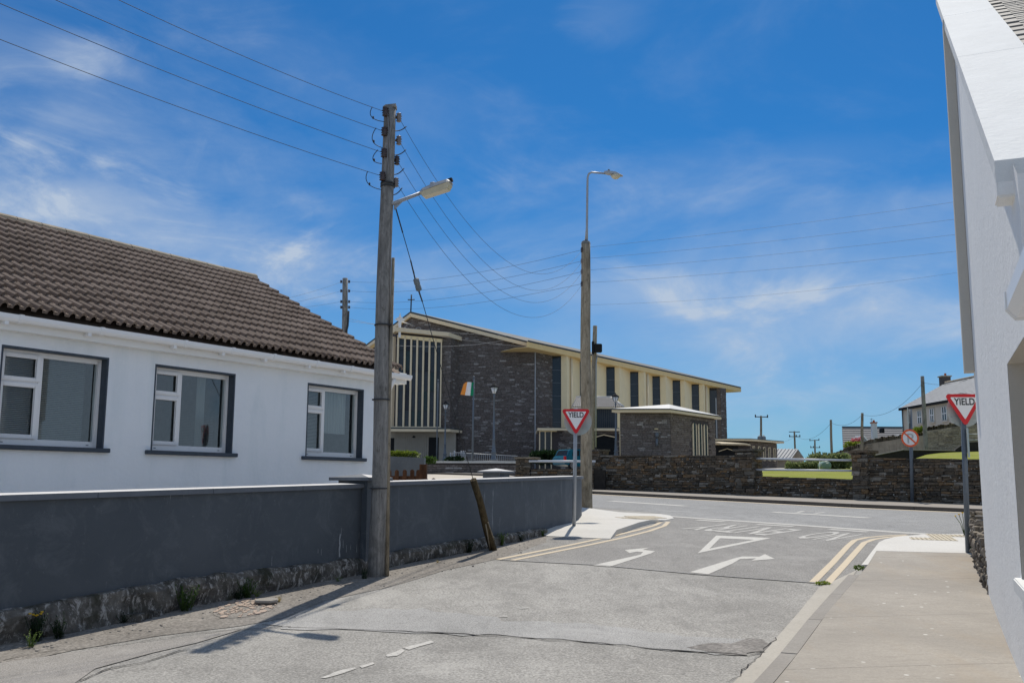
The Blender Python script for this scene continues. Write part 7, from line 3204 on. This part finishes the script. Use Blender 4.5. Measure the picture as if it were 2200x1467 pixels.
# white house with dark slate roof
h3 = thing('white_house', 'white house with dark slate roof, dormer and white chimney beyond the rising wall', 'house', atY(1870, 970, 112))
D3 = Pl(atY(1813, 960, 112), 90)
du = lambda x: D3.hit(x, 960)[0]
dz_ = lambda y, d=0: D3.hit(1870, y, d)[1]
bk3 = Vector((.338 * 4, 4, 0))
q = MB()
w0, w1 = D3.P(du(1813), 3), D3.P(du(1945), 3)
ze3, zr3 = dz_(970), atY(1813, 918, 116).z
q.poly([w0, w1, e(w1, ze3 - 3), e(w0, ze3 - 3)])
for p in (w0, w1):
    q.poly([p, e(p, ze3 - 3), e(p + bk3, zr3 - 3.15), e(p + bk3 * 2, ze3 - 3), p + bk3 * 2])
q.poly([w0 + bk3 * 2, w1 + bk3 * 2, e(w1 + bk3 * 2, ze3 - 3), e(w0 + bk3 * 2, ze3 - 3)])
q.build('wall', M_FWALLW, h3)
q = MB()
e0, e1 = D3.P(du(1809), dz_(970, .4), .4), D3.P(du(1945), dz_(970, .4), .4)
r0 = Vector((w0.x + bk3.x, w0.y + 4, zr3)) + Vector((-.1, 0, 0))
r1 = Vector((w1.x + bk3.x, w1.y + 4, zr3))
q.prism([e0, e1, r1, r0], Vector((0, .1, -.15)))
q.prism([r0, r1, r1 + bk3 + Vector((0, 0, ze3 - zr3)), r0 + bk3 + Vector((0, 0, ze3 - zr3))], Vector((0, 0, -.15)))
rf = q.build('roof', M_FSLATE2, h3)
q = MB()
for k in range(13):
    f = k / 13
    p0, p1 = e0.lerp(r0, f), e1.lerp(r1, f)
    q.box8([p0 + Vector((0, -.03, .02)), p1 + Vector((0, -.03, .02)), p1 + (r1 - e1) * .06 + Vector((0, 0, .01)), p0 + (r0 - e0) * .06 + Vector((0, 0, .01)), p0 + Vector((0, -.03, .05)), p1 + Vector((0, -.03, .05)), p1 + (r1 - e1) * .06 + Vector((0, 0, .02)), p0 + (r0 - e0) * .06 + Vector((0, 0, .02))])
q.build('slate_courses', M_FSLATE2, rf, 'stuff')
q = MB()
q.box(Pl(r0, 90), 0, (r1 - r0).length, r0.z - .02, r0.z + .12, .1, -.1)
q.build('ridge', M_ROOFDK, rf)
for cx_, wx in ((1854, 17), (1937, 10)):
    q = MB()
    d_ = .9
    ap_, la_, ra_ = atY(cx_, 932, 110.5), atY(cx_ - wx, 952, 110.5), atY(cx_ + wx, 952, 110.5)
    for p0, p1 in ((ap_, la_), (ap_, ra_)):
        q.prism([p0, p1, p1 - Vector((0, 0, .22)), p0 - Vector((0, 0, .22))], Vector((0, .08, 0)))
    do = q.build('dormer', M_PVC, h3)
    q = MB()
    q.prism([ap_ + Vector((0, .1, -.05)), la_ + Vector((0, .1, -.05)), ra_ + Vector((0, .1, -.05))], Vector((0, 2.2, 0)))
    q.build('dormer_face', M_FWALLW if cx_ > 1900 else M_FSLATE, do)
q = MB()
c3 = atY(1879, 945, 110.8)
CC = Pl(c3, 90)
q.box(CC, -.26, .26, c3.z - 1.5, atY(1879, 909, 110.8).z, .25, -.3)
chm = q.build('chimney', M_FWALLW, h3)
q = MB()
q.box(CC, -.32, .32, atY(1879, 909, 110.8).z, atY(1879, 906.5, 110.8).z, .3, -.35)
q.lathe(Vector((c3.x, c3.y, atY(1879, 906.5, 110.8).z)), [(0, .14), (.22, .12)], 8)
q.build('chimney_pot', M_POT, chm)
q = MB()
q.box(Pl(atY(1896, 928, 110.8), 90), -.15, .12, dz_(931), dz_(921.5), .3, -.6)
q.build('roof_window', M_BLACK, rf)
q = MB()
q.tube([atY(1872, 925, 111), atY(1872, 898, 111)], .025, 5)
q.tube([atY(1869, 901, 111), atY(1876, 899, 111)], .02, 5)
q.build('aerial', M_WIRE, h3)


# =================================================================== PLANTS
def leaves(name, blobs, n, size, mat, label=None, cat=None, group=None, parent=None, origin=None, flat=.0, seed=1):
    rr = random.Random(seed)
    q = MB()
    for _ in range(n):
        c, rx, ry, rz2 = rr.choice(blobs)
        while True:
            v = Vector((rr.uniform(-1, 1), rr.uniform(-1, 1), rr.uniform(-1, 1)))
            if .25 < v.length < 1:
                break
        p = Vector(c) + Vector((v.x * rx, v.y * ry, v.z * rz2))
        d = (v.normalized() + Vector((rr.uniform(-.6, .6), rr.uniform(-.6, .6), rr.uniform(-.2, .9)))).normalized()
        s = d.cross(Vector((rr.uniform(-1, 1), rr.uniform(-1, 1), rr.uniform(-1, 1)))).normalized()
        l, w_ = size * rr.uniform(.6, 1.3), size * rr.uniform(.25, .5)
        q.poly([p - s * w_ * .3, p + d * l * .5 - s * w_, p + d * l, p + d * l * .5 + s * w_])
    o = q.build(name, mat, parent, None, origin=origin if origin is not None else blobs[0][0])
    if label:
        tag(o, label, cat, group)
    return o


def bush(px0, px1, pt_, pb_, y, name, label, mat, n, size, seed):
    k = max(2, int((px1 - px0) / max(4, (pb_ - pt_))))
    bl = []
    rr = random.Random(seed)
    for i in range(k * 2 + 1):
        px = px0 + (px1 - px0) * i / (k * 2)
        h = (pb_ - pt_) / F * y
        c = atY(px, (pt_ + pb_) / 2 + rr.uniform(-.1, .15) * (pb_ - pt_), y)
        bl.append((c, h * .6, h * .6, h * .5))
    return leaves(name, bl, n, size, mat, label, 'shrub', seed=seed, origin=atY((px0 + px1) / 2, pb_, y))


bush(1700, 1768, 994, 1013, 62, 'hedge', 'pale sage green hedge beyond the lawn left of the green tank', M_SHRUB, 2600, .16, 3)
bush(1752, 1812, 978, 1008, 66, 'bush', 'taller grassy bush behind the green tank below the slim pole', M_SHRUB, 2600, .22, 4)
bush(1822, 1848, 950, 962, 84.5, 'bush', 'yellow green bush above the low end of the rising wall', M_LEAFL, 500, .22, 5)
bush(1836, 1848, 943, 954, 86, 'flowering_bush', 'pink flowering bush in front of the white house', M_PINK, 260, .22, 6)
bush(1969, 1986, 921, 932, 81, 'bush', 'small bright green tuft behind the wall next to the tallest pale pole', M_LEAFL, 300, .25, 7)
bush(1152, 1190, 971, 992, 74, 'bush', 'dark evergreen bush below the porch windows of the church', M_LEAFD, 1500, .22, 8)
bush(836, 888, 971, 981, 27.3, 'hedge', 'lime green hedge top showing over the blue grey wall', M_LEAFL, 900, .07, 9)
bush(880, 896, 973, 984, 27.3, 'bush', 'olive tuft at the right end of the lime hedge top', M_SHRUB, 200, .07, 10)
bush(913, 931, 983, 993, 50, 'bush', 'small round green bush on the forecourt coping left end', M_LEAF, 300, .13, 11)
bush(962, 990, 983, 992, 64, 'bush', 'low dark green planting at the foot of the ramp railing', M_LEAFD, 300, .16, 12)


def weed(px, py, h, label, mat, n, seed, spread=.6, blade=False, flowers=None):
    rr = random.Random(seed)
    b = G(px, py)
    o = thing('weed', label, 'weed', b, 'weeds growing along the foot of the grey wall')
    q = MB()
    for _ in range(n):
        a_ = rr.uniform(0, 2 * math.pi)
        lean = rr.uniform(.1, 1) * spread
        L_ = h * rr.uniform(.5, 1.05)
        p0 = b + Vector((rr.uniform(-1, 1), rr.uniform(-1, 1), 0)) * h * .15
        tip = p0 + Vector((math.cos(a_) * lean, math.sin(a_) * lean, 1)).normalized() * L_
        if blade:
            s = Vector((-math.sin(a_), math.cos(a_), 0)) * h * .02
            mid = p0.lerp(tip, .6) + Vector((0, 0, L_ * .1))
            q.poly([p0 - s, p0 + s, mid + s * .7, mid - s * .7])
            q.poly([mid - s * .7, mid + s * .7, tip + Vector((math.cos(a_), math.sin(a_), -.6)) * L_ * .12])
        else:
            q.tube([p0, p0.lerp(tip, .9)], h * .012, 4)
            for k in range(9):
                f = .12 + .88 * k / 8
                c = p0.lerp(tip, f)
                d = Vector((rr.uniform(-1, 1), rr.uniform(-1, 1), rr.uniform(-.1, .8))).normalized()
                s = d.cross(Vector((0, 0, 1))).normalized() * h * .035
                l = h * rr.uniform(.08, .2)
                q.poly([c, c + d * l * .5 - s, c + d * l, c + d * l * .5 + s])
    q.build('leaves', mat, o)
    if flowers:
        for _ in range(6):
            q = MB()
            c = b + Vector((rr.uniform(-.4, .4) * h, rr.uniform(-.3, .3) * h, h * rr.uniform(.85, 1.1)))
            q.lathe(c, [(0, .012), (.012, .016)], 6)
            q.build('flower', flowers, o)
    return o


WG = 'weeds'
M_YFLOW = plain('yellow_flower', (0.7, 0.45, 0.02), .7)
weed(66, 1391, .16, 'bright green leafy weed at the far left foot of the grey wall', M_LEAFB, 16, 1)
weed(76, 1378, .27, 'tall dark weed with yellow flowers against the plinth at far left', M_LEAFD, 26, 2, .45, flowers=M_YFLOW)
weed(128, 1372, .22, 'dark bushy weed second from the left edge on the plinth', M_LEAFD, 20, 3, .5)
weed(262, 1338, .16, 'low dark weed spreading at a dark hollow of the plinth', M_LEAFD, 16, 4, 1.2)
weed(341, 1318, .30, 'upright fresh green weed growing out of the plinth', M_LEAF, 12, 5, .3)
weed(400, 1312, .34, 'leafy dock like weed between the upright weed and the round cover', M_LEAF, 18, 6, .6)
weed(532, 1284, .26, 'bushy green weed behind the round pavement cover', M_LEAF, 30, 7, .8)
weed(512, 1288, .16, 'dark low weed left of the bushy weed behind the round cover', M_LEAFD, 18, 8, 1.0)
weed(570, 1272, .24, 'dark green weed on the plinth behind the flat loose stone', M_LEAFD, 22, 9, .6)
weed(552, 1282, .12, 'yellowing weed by the flat loose stone', M_LEAFL, 14, 10, 1.0)
weed(598, 1293, .10, 'straw coloured dry grass tuft right of the flat loose stone', M_STRAW, 60, 11, 1.6, True)
weed(727, 1249, .10, 'small bright weed left of the near pole foot', M_LEAFB, 14, 12, 1.2)
weed(783, 1243, .20, 'dark grass tuft tucked behind the near pole foot', M_LEAFD, 30, 13, .6, True)
weed(940, 1209, .07, 'dry grass scrap on the gritty verge right of the near pole', M_STRAW, 40, 14, 1.8, True)
weed(1008, 1187, .22, 'dark green weed left of the leaning post', M_LEAFD, 24, 15, .6)
weed(1076, 1172, .26, 'lime green weed at the foot of the leaning post', M_LEAFB, 26, 16, .6)
weed(1056, 1176, .2, 'darker weed directly behind the leaning post', M_LEAF, 18, 17, .6)
weed(1120, 1163, .16, 'green moss like weed on the plinth right of the leaning post', M_LEAFD, 24, 18, .9)
weed(1167, 1152, .18, 'grass tuft where the plinth meets the white pavement', M_LEAF, 40, 19, .6, True)
for i, (x, y, lab) in enumerate(((1768, 1256, 'flat moss patch at the ends of the right yellow lines'), (1846, 1234, 'small green weed in the kerb joint beside the right yellow lines'))):
    b = G(x, y)
    o = leaves('weed', [(b + Vector((0, 0, .02)), .10, .04, .015)] if i == 0 else [(b + Vector((0, 0, .10)), .07, .04, .02)], 150, .028, M_LEAFB if i else M_LEAFL, lab, 'weed', seed=20 + i, origin=b)
b = G(2096, 1188, H)
leaves('weed', [(b + Vector((.05, 0, .1)), .1, .2, .14)], 220, .08, M_LEAF, 'green weed at the foot of the dry stone wall beside the right yield sign', 'weed', seed=30, origin=b)
b2 = G(2072, 1150, H)
o = thing('weed', 'thin stalk with small yellow flowers left of the right yield sign post', 'weed', b2)
q = MB()
for k in range(4):
    q.tube([b2, b2 + Vector((-.06 + .03 * k, 0, .22)), b2 + Vector((-.15 + .07 * k, 0, .36 + .03 * k))], .006, 4)
q.build('stalk', M_LEAF, o)
for k in range(4):
    q = MB()
    q.lathe(b2 + Vector((-.15 + .07 * k, 0, .36 + .03 * k)), [(0, .01), (.02, .025)], 6)
    q.build('flower', M_YFLOW, o)

# ---- verge details: round tiled cover, loose slab, pebbles
cv = thing('round_cover', 'round crazy patterned terracotta coloured cover set in the verge', 'cover', G(529, 1306))
q = MB()
cc = G(529, 1306)
ra = (G(590, 1306) - G(468, 1306)).length / 2
rd2 = .62
pts = []
rr = random.Random(5)
cells = [(rr.uniform(-1, 1), rr.uniform(-1, 1)) for _ in range(170)]
cells = [c for c in cells if c[0] ** 2 + c[1] ** 2 < .95]
n_p = 0
for cx_, cy_ in cells:
    near = sorted(((a - cx_) ** 2 + (b - cy_) ** 2) ** .5 for a, b in cells)[1]
    r_ = max(.035, near * .62)
    P_ = []
    a0 = rr.uniform(0, 6)
    for k in range(6):
        a_ = a0 + k * math.pi / 3
        x, y = cc.x + (cx_ + r_ * math.cos(a_) * rr.uniform(.8, 1.15)) * ra, cc.y + (cy_ + r_ * math.sin(a_) * rr.uniform(.8, 1.15)) * rd2
        P_.append(Vector((x, y, g(x, y) + .016)))
    q.prism([p + Vector((0, 0, 0.0008 * n_p % .004)) for p in P_], Vector((0, 0, -.01)))
    n_p += 1
q.build('cover_pieces', M_TERRA, cv, 'stuff')
q = MB()
q.prism([Vector((cc.x + ra * 1.02 * math.cos(k * math.pi / 16), cc.y + rd2 * 1.02 * math.sin(k * math.pi / 16), g(cc.x, cc.y + rd2 * math.sin(k * math.pi / 16)) + .009)) for k in range(32)], Vector((0, 0, -.03)))
q.build('bedding', M_VERGE, cv)
q = MB()
sc_ = G(572, 1298)
q.prism([sc_ + Vector((x, y, .03 + g(sc_.x + x, sc_.y + y) - sc_.z)) for x, y in ((-.11, -.10), (.08, -.12), (.14, -.02), (.12, .09), (.02, .13), (-.10, .08), (-.14, 0))], Vector((0, 0, .03)))
tag(q.build('loose_slab', M_KERB, None, origin=sc_, bevel=.008), 'flat loose stone slab lying at the edge of the round cover', 'stone')
q = MB()
rr = random.Random(9)
for _ in range(900):
    px = rr.uniform(0, 1150)
    py = itp([(0, 1392), (400, 1310), (790, 1236), (1160, 1152)], px) - 2 + 34 * rr.random() ** 2
    c = G(px, py)
    s_ = .003 + .010 * rr.random() ** 3
    q.box8([c + Vector((x * s_ * rr.uniform(.7, 1.3), y * s_ * rr.uniform(.7, 1.3), z * s_)) for z in (0, 1.2) for x, y in ((-1, -1), (1, -1), (1, 1), (-1, 1))])
q.build('gravel', M_KERB, None, 'stuff')
bpy.data.objects['gravel']['label'] = 'loose grit and pebbles along the foot of the grey wall'
q = MB()
for px, f in ((290, 1), (312, .7), (332, .8), (355, .5)):
    c = G(px, 1334 - (px - 290) * .28)
    w_ = .10 * f
    q.box8([c + Vector((x * w_ * rr.uniform(.8, 1.3), y * w_ * rr.uniform(.6, 1), z * w_ * rr.uniform(.8, 1.1))) for z in (0, .8) for x, y in ((-1, -1), (1, -1), (1, 1), (-1, 1))])
o = q.build('fallen_plaster', M_PLINTH, None, origin=G(310, 1332), bevel=.01)
tag(o, 'lumps of broken stone fallen from the plinth at its dark hollow', 'rubble')
